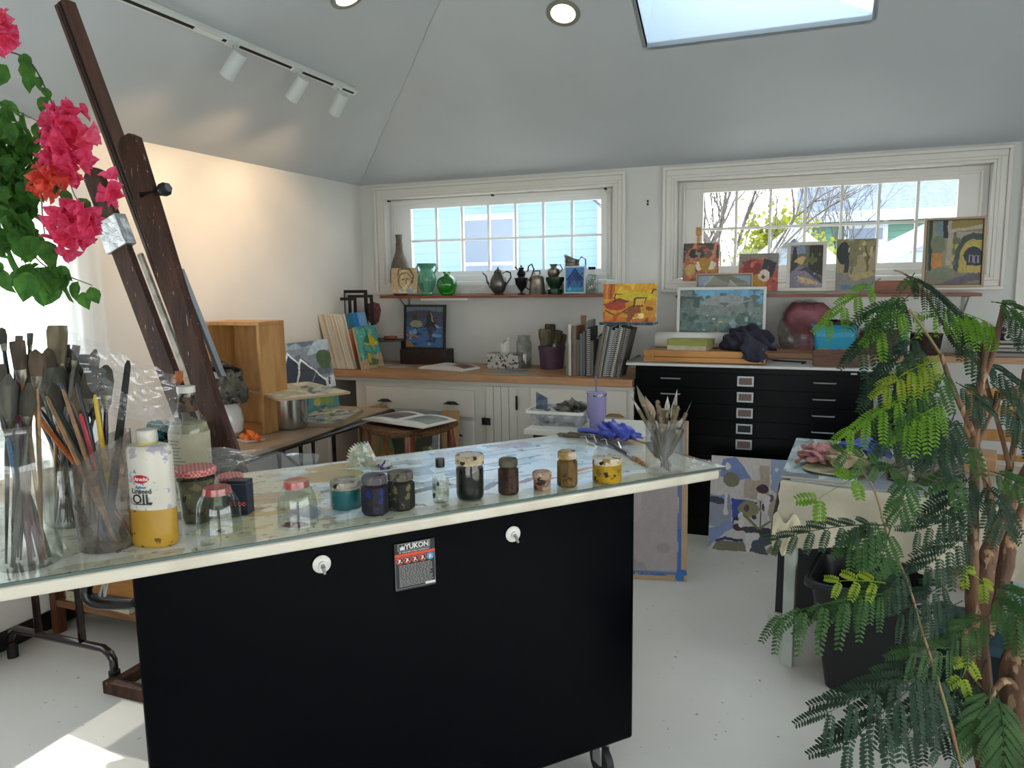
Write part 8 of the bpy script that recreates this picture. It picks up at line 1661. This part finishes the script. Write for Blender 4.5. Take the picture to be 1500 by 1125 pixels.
# teal tub
tc2 = Vector((.70, 3.02, 0)); r = thing('storage_tub', 'teal plastic storage tub with a lid on the floor behind the plant', 'tub', (tc2.x, tc2.y, 0), radians(-11))
mb = MB(); mb.grid(rr_box(.32, .26, .0, .36, .30, .20, .03), 44, 3, True); mb.box(-.14, .14, -.11, .11, .0005, .004); obj('tub', mb, M('teal_plastic_dark', '#0f2628', .4), r)
mb = MB(); mb.grid(rr_box(.375, .315, .19, .375, .315, .225, .03), 44, 1, True); mb.grid(rr_box(.375, .315, .225, .02, .02, .232, .005), 44, 1, True); obj('tub_lid', mb, M('teal_lid', '#2f5560', .4), r, smooth=30)
# boards and canvases standing under the table
for i, (px, c_, lab) in enumerate(((1283, '#9b9a93', 'grey canvas leftmost of the boards standing under the right table'), (1293, '#1c1714', 'dark board standing second under the right table'), (1305, '#96704a', 'wood-edged board standing rightmost under the right table'))):
    x = P(px, 840, z=0).x; y_ = 3.34+.0*i
    mb = MB(); mb.box(0, .018, 0, .34, 0, .50); o = obj('leaning_board', mb, M('under_board_%d' % i, c_, .6), None, smooth=0, bevel=.001, label=lab, cat='board', group='boards standing under the right table'); o.location = (.35+i*.05, 3.28, .001); o.rotation_euler = (0, radians(-5), radians(-8))
mb = MB(); mb.box(-.19, .19, -.012, .012, 0, .46); o = obj('black_board', mb, blackm, None, smooth=0, bevel=.001, label='large black panel standing behind the waste bin under the right table', cat='panel'); o.location = (.13, 3.40, .001); o.rotation_euler = (-radians(4), 0, radians(-11))
# dark bin at the right edge
r = thing('plant_saucer_bin', 'black plastic crate at the right edge behind the tree', 'crate', (1.02, 2.42, 0), radians(-20))
mb = MB(); mb.grid(rr_box(.30, .26, .0, .36, .32, .36, .03), 44, 3, True); mb.box(-.13, .13, -.11, .11, .0005, .004); obj('crate_body', mb, M('bin_plastic', ''), r)
mb = MB(); mb.grid(rr_box(.36, .32, .36, .40, .36, .355, .03), 44, 1, True); obj('rim', mb, M('bin_rim', ''), r, solid=.003)
# orange-wood shelf seen between the stems
rr3 = thing('wooden_side_table', 'low orange-brown wooden side table seen between the tree stems', 'table', (1.0, 3.44, 0))
mb = MB(); mb.box(-.20, .28, -.16, .16, .50, .525); obj('tabletop', mb, M('orange_wood', ''), rr3, smooth=0, bevel=.003)
for sx, sy in ((-.17, -.13), (.25, -.13), (-.17, .13), (.25, .13)): mb = MB(); mb.box(sx-.02, sx+.02, sy-.02, sy+.02, 0, .4995); obj('leg', mb, M('pale_blue_paint', '#8b9da3', .5), rr3, smooth=0)
# ------------------------------------------------------------------ canvases on the floor
im = Paint(80, 110, '#a79d9d', 71, .006, .02)
im.spots('#b1a7a8', 4, .2).spots('#9a9092', 5, .4).rect(.945, 0, 1, 1, '#b89a76').rect(0, 0, 1, .035, '#b89a76').rect(.915, .0, .948, 1, '#5d6f9c').rect(.92, .0, .948, .32, '#2c67b0').rect(0, .03, .95, .055, '#5f7399').spots('#2c67b0', 20, .2, 26, (0, .028, .95, .045)).ell(.95, .05, .05, .022, '#2468b0').rect(.90, .0, .97, .05, '#2a6cb4').rect(0, .055, .91, .06, '#8d98aa')
Bq0, Bq1 = P(840, 843, z=.001), P(1006, 852, z=.001)
place_pic('grey_canvas', 'large blank mauve-grey canvas edged with blue tape leaning behind the black cart', 'canvas', im.done(), (Bq0+Bq1)/2+Vector((0, .0, .001)), atan2(Bq1.y-Bq0.y, Bq1.x-Bq0.x), (Bq1-Bq0).length, .80, 6, .02, side='#b3946c')
im = Paint(120, 130, '#cfc9c6', 72, .010, .03)
im.poly([(.12, .86), (.14, .97), (.3, 1), (.42, .9), (.5, .78), (.3, .76), (.12, .8)], '#7386bd').ell(.26, .76, .1, .08, '#77775c', 1, -9).rect(.6, .55, .72, .93, '#b5a695').rect(.42, .58, .7, .78, '#b5a695').poly([(.74, 1), (.74, .7), (.9, .6), (1, .8), (1, 1)], '#93a5c4').poly([(0, .58), (.24, .60), (.26, .5), (0, .52)], '#8093c0').ell(.09, .52, .1, .055, '#363c48').poly([(.26, .57), (.6, .55), (.45, .46), (.32, .34), (.3, .28)], '#2c47a6').ell(.48, .47, .13, .08, '#87875c').rect(0, .26, .27, .5, '#939cab').poly([(0, .22), (.25, .34), (.35, .28), (.15, .16), (0, .02)], '#8396c4').poly([(.05, .02), (.12, .12), (.44, .12), (.5, .02)], '#77725a').line([(.1, .10), (.2, .145), (.42, .135)], .014, '#1c2a66').poly([(.68, .48), (.95, .74), (1, .4), (.8, .3)], '#a29b8b').poly([(.38, .28), (.5, .18), (.54, .08), (.50, .02), (.74, .02), (.7, .09), (.82, .16), (.86, .26)], '#3a4654').ell(.6, .26, .24, .035, '#22282c').poly([(.7, .04), (.85, .2), (.95, .08), (.92, .02)], '#857d66').poly([(.86, .24), (.88, .16), (.98, .14), (.97, .22)], '#b9673a').line([(.64, .28), (.62, .5), (.64, .68)], .008, '#565c4a').line([(.6, .28), (.5, .36), (.42, .42)], .016, '#6e7552').line([(.62, .28), (.75, .36)], .012, '#6e7552').line([(.5, .2), (.58, .16)], .02, '#6c7c8e')
for (x, y, rx, ry, c_) in ((.64, .69, .07, .045, '#3c1a28'), (.35, .36, .045, .02, '#35182a'), (.36, .27, .06, .04, '#3a1422'), (.73, .6, .06, .045, '#6c4a6c'), (.68, .5, .045, .045, '#523052'), (.46, .48, .03, .035, '#5a3448'), (.55, .39, .03, .02, '#45203a'), (.9, .36, .05, .02, '#2c2428')): im.ell(x, y, rx, ry, c_)
im.spots('#ded9d6', 10, .72, None, (0, 0, 1, 1))
picture('flower_painting', 'abstract canvas of dark flowers in a blue bowl leaning on the flat file', 'painting', im.done(), (1037, 805), (1157, 819), (1043, 667), dict(z=.001), 8, .02, side='#c9c4bc')
# ------------------------------------------------------------------ feathery potted tree at the right
bark = M('tan_bark', '#6c4d36', .8, 0, '#4f3726', 14, .35, .65, stretch=(1, 1, .35), bump=1., bscale=40, spots=(('#8f7355', 34, .58), ('#3f2c20', 60, .62)))
twig = M('green_twig', '#6a6a3a', .6, 0, '#7d5c3c', 12)
tree = thing('potted_feather_tree', 'tall potted tree with several tan stems and feathery dark leaves at the right', 'tree', (.50, 1.98, 0))
mb = MB(); mb.lathe([(0, .02), (.10, .0), (.11, .01), (.14, .15), (.152, .155), (.152, .175), (.138, .175), (.13, .14), (0, .14)], (.50, 1.98, 0), 36, cap0=False, cap1=False); obj('pot', mb, M('terracotta_pot', '#7c4a34', .7, 0, '#6c3f2c', 8), tree, world=True)
mb = MB(); mb.lathe([(0, .141), (.13, .145), (.1, .152), (0, .155)], (.50, 1.98, 0), 28, cap0=False, cap1=False); obj('soil', mb, M('soil', '#2a211b', 1., 0, '#3b2f27', 40, bump=1), tree, world=True)
def stem(pts, name='stem', mat=bark, sub=2):
    q = [P(px, py, d=d_) for px, py, d_, r_ in pts]; rr = [r_ for *_, r_ in pts]
    # smooth
    for _ in range(sub):
        nq, nr = [q[0]], [rr[0]]
        for i in range(len(q)-1):
            nq += [q[i].lerp(q[i+1], .25), q[i].lerp(q[i+1], .75)]; nr += [rr[i]*.75+rr[i+1]*.25, rr[i]*.25+rr[i+1]*.75]
        nq.append(q[-1]); nr.append(rr[-1]); q, rr = nq, nr
    if mat is bark:
        rr = [r_*(1+.06*sin(i*2.3)) for i, r_ in enumerate(rr)]
    mb = MB(); mb.tube(q, rr, 10); return obj(name, mb, mat, tree, world=True, smooth=60)
D_ = 2.08
stem([(1462, 1215, 2.06, .040), (1450, 1120, 2.06, .036), (1436, 1020, 2.06, .034), (1428, 930, 2.06, .030), (1440, 850, 2.06, .027), (1452, 790, 2.08, .020), (1480, 740, 2.10, .017), (1520, 660, 2.12, .014)])
stem([(1436, 1010, 2.05, .022), (1418, 950, 2.04, .022), (1412, 915, 2.03, .019)])
stem([(1425, 900, 2.05, .020), (1424, 840, 2.05, .016), (1426, 760, 2.05, .0135), (1428, 680, 2.05, .012), (1430, 600, 2.05, .011), (1440, 540, 2.05, .010), (1445, 500, 2.05, .009)])
stem([(1438, 560, 2.05, .008), (1455, 520, 2.04, .008), (1466, 465, 2.04, .0075), (1472, 440, 2.04, .006)])
stem([(1428, 640, 2.05, .008), (1410, 600, 2.03, .008), (1392, 560, 2.0, .007), (1382, 530, 2.0, .006), (1378, 518, 2.0, .0055)])
stem([(1455, 800, 2.1, .013), (1452, 740, 2.12, .012), (1440, 680, 2.12, .010), (1425, 640, 2.12, .009)])
stem([(1465, 810, 2.12, .012), (1470, 730, 2.15, .010), (1480, 680, 2.15, .009), (1495, 600, 2.16, .008), (1502, 540, 2.16, .007)])
stem([(1432, 650, 2.08, .006), (1452, 605, 2.1, .005), (1470, 575, 2.1, .0045), (1492, 565, 2.1, .0035)])
stem([(1480, 690, 2.14, .007), (1468, 640, 2.14, .006), (1450, 580, 2.14, .006), (1436, 530, 2.13, .0055), (1400, 510, 2.1, .005), (1385, 480, 2.1, .004), (1376, 465, 2.1, .0035)])
stem([(1520, 1200, 1.95, .055), (1495, 1100, 1.95, .048), (1488, 1020, 1.95, .045), (1496, 950, 1.96, .040), (1530, 880, 1.97, .036)])
stem([(1490, 1010, 1.93, .010), (1470, 990, 1.9, .009), (1440, 1040, 1.9, .005)])
stem([(1440, 930, 2.08, .026), (1458, 870, 2.1, .026), (1475, 820, 2.1, .024), (1478, 780, 2.1, .02), (1500, 740, 2.1, .018)])
stem([(1408, 1125, 1.85, .005), (1392, 1060, 1.86, .0045), (1375, 1000, 1.87, .004), (1352, 930, 1.88, .0035), (1330, 850, 1.9, .003), (1300, 790, 1.92, .0028), (1282, 715, 1.95, .0025), (1262, 690, 1.95, .002)], 'twig', twig)
stem([(1376, 465, 2.1, .0035), (1350, 420, 2.08, .003), (1325, 400, 2.06, .0025), (1310, 396, 2.05, .002)], 'twig', twig)
stem([(1378, 520, 2.0, .004), (1352, 480, 2.0, .0035), (1330, 450, 1.98, .003), (1334, 462, 1.98, .002)], 'twig', twig)
stem([(1440, 1010, 2.0, .003), (1400, 960, 1.98, .0025), (1370, 963, 1.95, .002), (1340, 985, 1.93, .0018), (1290, 1010, 1.9, .0015)], 'twig', twig)
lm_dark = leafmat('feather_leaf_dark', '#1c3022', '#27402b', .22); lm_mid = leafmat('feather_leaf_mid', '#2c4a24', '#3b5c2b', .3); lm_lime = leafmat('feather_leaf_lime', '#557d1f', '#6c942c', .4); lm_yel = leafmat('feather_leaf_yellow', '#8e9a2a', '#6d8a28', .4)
def frond(base, tip, mat, npin, nleaf, plen, up, label=None, droop=.12, lw=.42, hang=.0, seed=0):
    """one feathery leaf: a rachis with paired pinnae, each with two rows of leaflets"""
    R_ = random.Random(seed*7+3); base = Vector(base); tip = Vector(tip); d = tip-base; L_ = d.length; dn = d.normalized()
    side = dn.cross(up).normalized(); nu_ = side.cross(dn).normalized(); mb = MB(); pts = []
    for i in range(9): t = i/8; pts.append(base+d*t+Vector((0, 0, -1))*L_*droop*(t*t) + nu_*L_*.08*sin(pi*t))
    mb.tube(pts, [.0013*(1.4-.8*i/8) for i in range(9)], 4)
    def at_(t): x = t*8; i = min(7, int(x)); return pts[i].lerp(pts[i+1], x-i), (pts[i+1]-pts[i]).normalized()
    for k in range(npin):
        t = .22+.76*k/max(1, npin-1); p, tg = at_(min(.999, t)); ln = plen*(.75+.45*sin(pi*(k+.6)/(npin+.4)))
        for s in (-1, 1):
            a = radians(58-18*k/npin+R_.uniform(-6, 6)); dirp = (tg*cos(a)+side*s*sin(a)+nu_*R_.uniform(-.1, .1)+Vector((0, 0, -hang*(1+R_.uniform(-.2, .2))))).normalized()
            q0 = p; prev = None; leafdir = dirp.cross(nu_).normalized()
            ppts = [q0+dirp*ln*j/5+Vector((0, 0, -1))*ln*(.10+.25*hang)*(j/5)**2 for j in range(6)]; mb.tube(ppts, [.0007]*6, 3)
            for j in range(nleaf):
                tt = .08+.92*(j+.5)/nleaf; x = tt*5; i = min(4, int(x)); c = ppts[i].lerp(ppts[i+1], x-i); dd = (ppts[i+1]-ppts[i]).normalized(); ls = dd.cross(nu_).normalized()
                ll = ln/nleaf*(2.1)*(.75+.4*sin(pi*tt)); 
                for s2 in (-1, 1):
                    ld = (ls*s2*.9+dd*.42+Vector((0, 0, -.12))).normalized(); wv = ld.cross(nu_).normalized()*ll*lw*.52
                    mb.add([c, c+ld*ll*.3+wv*.9, c+ld*ll*.75+wv, c+ld*ll, c+ld*ll*.8-wv*.8, c+ld*ll*.3-wv], [(0, 1, 2, 3, 4, 5)])
    o = obj('frond', mb, mat, tree, world=True, smooth=0); return o
UP = Vector((0, 0, 1)); toC = -cF
fr = [  # base px, tip px, depth base, depth tip, material, pinnae, leaflets, pinna length, hang
 ((1290, 408), (1214, 462), 2.06, 2.03, lm_lime, 7, 12, .050, .5), ((1325, 402), (1392, 440), 2.06, 2.0, lm_dark, 8, 14, .055, .6), ((1340, 400), (1318, 430), 2.05, 2.03, lm_mid, 4, 10, .04, .8),
 ((1335, 430), (1262, 500), 2.02, 1.98, lm_dark, 8, 14, .075, .7), ((1330, 440), (1275, 450), 2.0, 1.97, lm_mid, 6, 12, .06, .8), ((1325, 450), (1290, 480), 1.99, 1.97, lm_lime, 4, 12, .06, .6),
 ((1362, 452), (1452, 470), 2.08, 2.03, lm_lime, 9, 14, .06, 1.1), ((1376, 460), (1350, 455), 2.08, 2.05, lm_lime, 4, 10, .05, .9), ((1452, 442), (1510, 458), 2.03, 2.0, lm_mid, 7, 13, .05, .3), ((1470, 445), (1500, 480), 2.03, 2.0, lm_dark, 6, 13, .05, .5),
 ((1395, 480), (1440, 520), 2.08, 2.05, lm_dark, 7, 13, .07, .6), ((1370, 480), (1420, 460), 2.1, 2.1, lm_dark, 6, 12, .06, .7), ((1350, 480), (1290, 555), 2.0, 1.96, lm_dark, 8, 15, .085, .7), ((1345, 500), (1340, 560), 2.0, 1.97, lm_dark, 6, 14, .07, .5),
 ((1375, 520), (1345, 545), 1.98, 1.95, lm_yel, 5, 11, .05, .6), ((1360, 530), (1300, 560), 1.98, 1.94, lm_yel, 6, 12, .05, .5), ((1385, 540), (1370, 575), 1.98, 1.96, lm_mid, 5, 12, .06, .5), ((1378, 560), (1245, 618), 2.0, 1.92, lm_lime, 9, 13, .06, .8),
 ((1350, 560), (1310, 640), 1.98, 1.95, lm_dark, 8, 13, .075, .3), ((1360, 575), (1300, 610), 1.97, 1.93, lm_mid, 6, 13, .07, .5), ((1388, 590), (1330, 615), 1.97, 1.92, lm_lime, 8, 13, .07, .9), ((1400, 560), (1440, 590), 2.05, 2.03, lm_dark, 6, 13, .06, .4),
 ((1400, 600), (1375, 660), 2.0, 1.98, lm_dark, 8, 15, .08, .3), ((1410, 620), (1350, 640), 2.0, 1.96, lm_dark, 7, 14, .07, .7), ((1440, 530), (1490, 560), 2.13, 2.1, lm_dark, 7, 13, .06, .4), ((1450, 560), (1495, 610), 2.13, 2.1, lm_dark, 6, 13, .06, .4), ((1480, 600), (1515, 640), 2.14, 2.1, lm_dark, 6, 12, .06, .4),
 ((1425, 640), (1395, 690), 2.03, 1.98, lm_mid, 2, 9, .07, .5), ((1428, 690), (1385, 740), 2.03, 1.98, lm_dark, 8, 14, .08, .4), ((1450, 690), (1500, 710), 1.98, 1.95, lm_mid, 7, 12, .05, .3), ((1440, 700), (1470, 760), 2.05, 2.0, lm_dark, 6, 13, .07, .4),
 ((1295, 690), (1240, 660), 1.95, 1.93, lm_mid, 5, 10, .045, .3), ((1290, 700), (1345, 640), 1.95, 1.97, lm_mid, 4, 10, .05, .8), ((1330, 690), (1320, 740), 1.95, 1.92, lm_mid, 6, 12, .055, .5), ((1265, 695), (1200, 725), 1.95, 1.9, lm_lime, 1, 8, .05, .2),
 ((1305, 770), (1140, 778), 1.92, 1.86, lm_dark, 11, 12, .045, .35), ((1300, 765), (1250, 790), 1.92, 1.88, lm_mid, 8, 11, .06, .6), ((1305, 770), (1285, 830), 1.92, 1.88, lm_mid, 8, 12, .06, .3), ((1420, 760), (1345, 770), 2.0, 1.93, lm_dark, 8, 13, .06, .4), ((1425, 780), (1360, 820), 2.0, 1.93, lm_dark, 8, 14, .075, .5),
 ((1330, 830), (1300, 860), 1.89, 1.86, lm_dark, 6, 12, .05, .6), ((1325, 868), (1142, 890), 1.89, 1.82, lm_mid, 9, 14, .075, 1.3), ((1320, 860), (1230, 845), 1.89, 1.86, lm_yel, 6, 10, .04, .4), ((1300, 850), (1240, 875), 1.89, 1.85, lm_mid, 7, 13, .06, .8),
 ((1395, 850), (1320, 890), 1.95, 1.88, lm_dark, 8, 15, .07, .4), ((1410, 880), (1350, 910), 1.97, 1.92, lm_dark, 7, 14, .06, .5), ((1400, 830), (1440, 850), 2.0, 1.98, lm_yel, 3, 8, .04, .4), ((1450, 870), (1500, 905), 1.9, 1.85, lm_mid, 7, 13, .075, .5), ((1455, 860), (1500, 870), 1.9, 1.86, lm_mid, 6, 12, .05, .5),
 ((1395, 960), (1215, 1030), 1.92, 1.80, lm_dark, 9, 15, .095, .5), ((1380, 965), (1240, 1080), 1.9, 1.78, lm_dark, 9, 15, .10, .5), ((1385, 975), (1330, 1070), 1.9, 1.84, lm_dark, 8, 14, .08, .4), ((1400, 950), (1340, 950), 1.92, 1.86, lm_mid, 7, 14, .07, .5), ((1410, 980), (1375, 1060), 1.92, 1.88, lm_dark, 7, 13, .07, .3), ((1430, 990), (1400, 1040), 1.95, 1.9, lm_dark, 6, 12, .06, .4), ((1450, 1000), (1440, 1080), 1.88, 1.84, lm_mid, 9, 14, .075, .2), ((1460, 1010), (1470, 1100), 1.87, 1.82, lm_mid, 9, 14, .07, .2), ((1420, 960), (1410, 990), 1.93, 1.9, lm_yel, 3, 8, .04, .3), ((1405, 1115), (1375, 1095), 1.85, 1.83, lm_dark, 4, 9, .035, .3), ((1450, 900), (1400, 930), 1.92, 1.9, lm_mid, 6, 13, .06, .5)]
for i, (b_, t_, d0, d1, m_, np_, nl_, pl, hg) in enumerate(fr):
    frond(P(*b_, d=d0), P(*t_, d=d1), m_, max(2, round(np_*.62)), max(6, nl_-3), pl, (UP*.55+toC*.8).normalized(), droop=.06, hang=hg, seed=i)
# ------------------------------------------------------------------ bougainvillea at the left window
bg_ = thing('bougainvillea', 'bougainvillea with magenta flower clusters hanging in front of the left window', 'plant', (-2.62, 1.05, 0))
def wst(pts, rad, name='stem', mat=None):
    q = [P(px, py, d=d_) for px, py, d_ in pts]
    for _ in range(2):
        nq = [q[0]]
        for i in range(len(q)-1): nq += [q[i].lerp(q[i+1], .25), q[i].lerp(q[i+1], .75)]
        nq.append(q[-1]); q = nq
    mb = MB(); mb.tube(q, [rad*(1-.6*i/(len(q)-1)) for i in range(len(q))], 6); obj(name, mb, mat or M('bougainvillea_stem', '#3d3626', .7, 0, '#4a4a2c', 20), bg_, world=True); return q
mb = MB(); mb.lathe([(0, 0), (.13, 0), (.19, .30), (.205, .30), (.205, .34), (.18, .34), (.165, .28), (0, .28)], (-2.62, 1.05, 0), 32, cap0=False, cap1=False); obj('pot', mb, M('terracotta_pot', ''), bg_, world=True)
mb = MB(); mb.tube([(-2.62, 1.05, .28), (-2.60, 1.08, .8), (-2.56, 1.15, 1.3), (-2.5, 1.25, 1.75), (-2.42, 1.33, 2.05)], [.018, .016, .014, .011, .008], 10); obj('trunk', mb, M('bougainvillea_bark', '#5a4a38', .8, 0, '#463a2c', 20, bump=.6), bg_, world=True)
DB = 2.15
S = []
S.append(wst([(-60, 40, 2.2), (-10, 72, 2.18), (18, 76, 2.15), (45, 88, 2.13), (65, 125, 2.12), (82, 165, 2.1), (92, 215, 2.1), (100, 260, 2.1), (110, 290, 2.1), (130, 315, 2.1)], .0028))
S.append(wst([(-60, 120, 2.25), (0, 150, 2.22), (30, 165, 2.2), (60, 180, 2.18)], .002)); S.append(wst([(-60, 150, 2.25), (0, 190, 2.2), (35, 215, 2.18), (60, 255, 2.16), (62, 320, 2.15), (66, 345, 2.15)], .003))
S.append(wst([(-60, 250, 2.25), (0, 300, 2.2), (40, 360, 2.18), (62, 390, 2.16), (100, 405, 2.15), (135, 418, 2.14)], .0028)); S.append(wst([(-60, 200, 2.3), (-10, 240, 2.25), (20, 300, 2.2), (40, 400, 2.18)], .003)); S.append(wst([(-60, -20, 2.2), (-10, 30, 2.2), (10, 60, 2.18)], .003))
gl_m = leafmat('bougainvillea_leaf', '#35602c', '#4f7d33', .35)
def bleaf(mb, c, d, n_, L_, Wd):
    d = d.normalized(); s = d.cross(n_).normalized(); n_ = s.cross(d)
    pr_ = [(0, 0), (.12, .30), (.32, .5), (.55, .46), (.8, .22), (1, 0)]
    b = len(mb.v)
    for t, w_ in pr_: mb.v.append(c+d*L_*t-n_*L_*.10*t*t)
    for t, w_ in pr_[1:-1]: mb.v.append(c+d*L_*t+s*Wd*w_+n_*Wd*.22-n_*L_*.10*t*t)
    for t, w_ in pr_[1:-1]: mb.v.append(c+d*L_*t-s*Wd*w_+n_*Wd*.22-n_*L_*.10*t*t)
    A = [b+i for i in range(6)]; R__ = [b+6+i for i in range(4)]; Lf = [b+10+i for i in range(4)]
    mb.f += [(A[0], A[1], R__[0]), (A[1], A[2], R__[1], R__[0]), (A[2], A[3], R__[2], R__[1]), (A[3], A[4], R__[3], R__[2]), (A[4], A[5], R__[3])]
    mb.f += [(A[0], Lf[0], A[1]), (A[1], Lf[0], Lf[1], A[2]), (A[2], Lf[1], Lf[2], A[3]), (A[3], Lf[2], Lf[3], A[4]), (A[4], Lf[3], A[5])]
R_ = random.Random(12)
def rv(a=1.): return Vector([R_.gauss(0, a) for _ in range(3)])
single = [(35, 78, 24), (38, 90, 30), (48, 108, 26), (60, 112, 18), (62, 128, 20), (68, 142, 22), (10, 95, 34), (5, 170, 30), (35, 165, 26), (20, 180, 28), (52, 180, 24), (62, 235, 30), (85, 258, 24), (95, 275, 24), (118, 290, 24), (85, 305, 28), (60, 352, 34), (66, 360, 30), (75, 390, 38), (80, 395, 30), (78, 410, 36), (115, 412, 26), (132, 420, 24), (120, 428, 24), (100, 402, 26), (97, 418, 24), (40, 310, 36), (25, 330, 36), (45, 345, 36), (15, 365, 40), (45, 385, 36), (42, 398, 40), (5, 395, 34), (0, 340, 36), (8, 315, 34), (110, 305, 20)]
mb = MB(); n_l = 0
for px, py, sz in single:
    c = P(px, py, d=2.13+R_.uniform(-.04, .04)); k = W(1, c); d_ = Vector((R_.uniform(-.6, .6), R_.uniform(-.4, .4), -1)); bleaf(mb, c, d_, (toC+rv(.5)).normalized(), sz*k*1.15, sz*k*.85)
for (cx_, cy_, sx_, sy_, n__) in ((20, 215, 34, 34, 46), (20, 280, 40, 36, 60), (40, 330, 25, 30, 16), (70, 390, 22, 16, 14), (-20, 250, 30, 60, 50), (45, 245, 25, 20, 14), (5, 160, 20, 10, 8), (-20, 350, 25, 50, 30), (60, 400, 14, 20, 8)):
    for _ in range(n__):
        c = P(cx_+R_.gauss(0, .55)*sx_, cy_+R_.gauss(0, .55)*sy_, d=2.18+R_.uniform(-.08, .1)); k = W(1, c); sz = R_.uniform(20, 34); bleaf(mb, c, Vector((R_.uniform(-.9, .9), R_.uniform(-.6, .6), -R_.uniform(.2, 1.2))), (toC*.8+UP*.5+rv(.6)).normalized(), sz*k*1.1, sz*k*.8)
obj('leaves', mb, gl_m, bg_, world=True, smooth=0)
pk = [leafmat('bract_magenta', '#e0608a', '#d0436f', .5, 60), leafmat('bract_rose', '#e67a98', '#d85c80', .5, 60), leafmat('bract_coral', '#de6c5a', '#cc5248', .5, 60)]
for i, (cx_, cy_, rx_, ry_, n__, mi) in enumerate(((82, 185, 26, 26, 26, 0), (100, 235, 34, 26, 34, 0), (70, 262, 22, 16, 14, 2), (108, 335, 38, 34, 60, 0), (0, 30, 10, 12, 10, 1), (5, 55, 12, 14, 12, 0), (122, 195, 12, 18, 8, 1), (105, 262, 12, 10, 8, 1), (165, 280, 10, 22, 8, 0), (70, 275, 16, 10, 8, 2), (110, 170, 16, 12, 8, 0))):
    mb = MB()
    for _ in range(n__):
        a = R_.uniform(0, 6.28); q = sqrt(R_.random()); c = P(cx_+cos(a)*q*rx_, cy_+sin(a)*q*ry_, d=2.10+R_.uniform(-.05, .05)*(1-q*.5)); k = W(1, c)
        ax = (toC*.9+rv(.7)).normalized(); s0 = ax.cross(rv()).normalized()
        for j in range(3):
            dd = Quaternion(ax, j*2.09+.3) @ s0; bleaf(mb, c, (dd*.85+ax*.5), (ax-dd*.5).normalized(), 19*k, 17*k)
    obj('flower_cluster', mb, pk[mi], bg_, world=True, smooth=0)
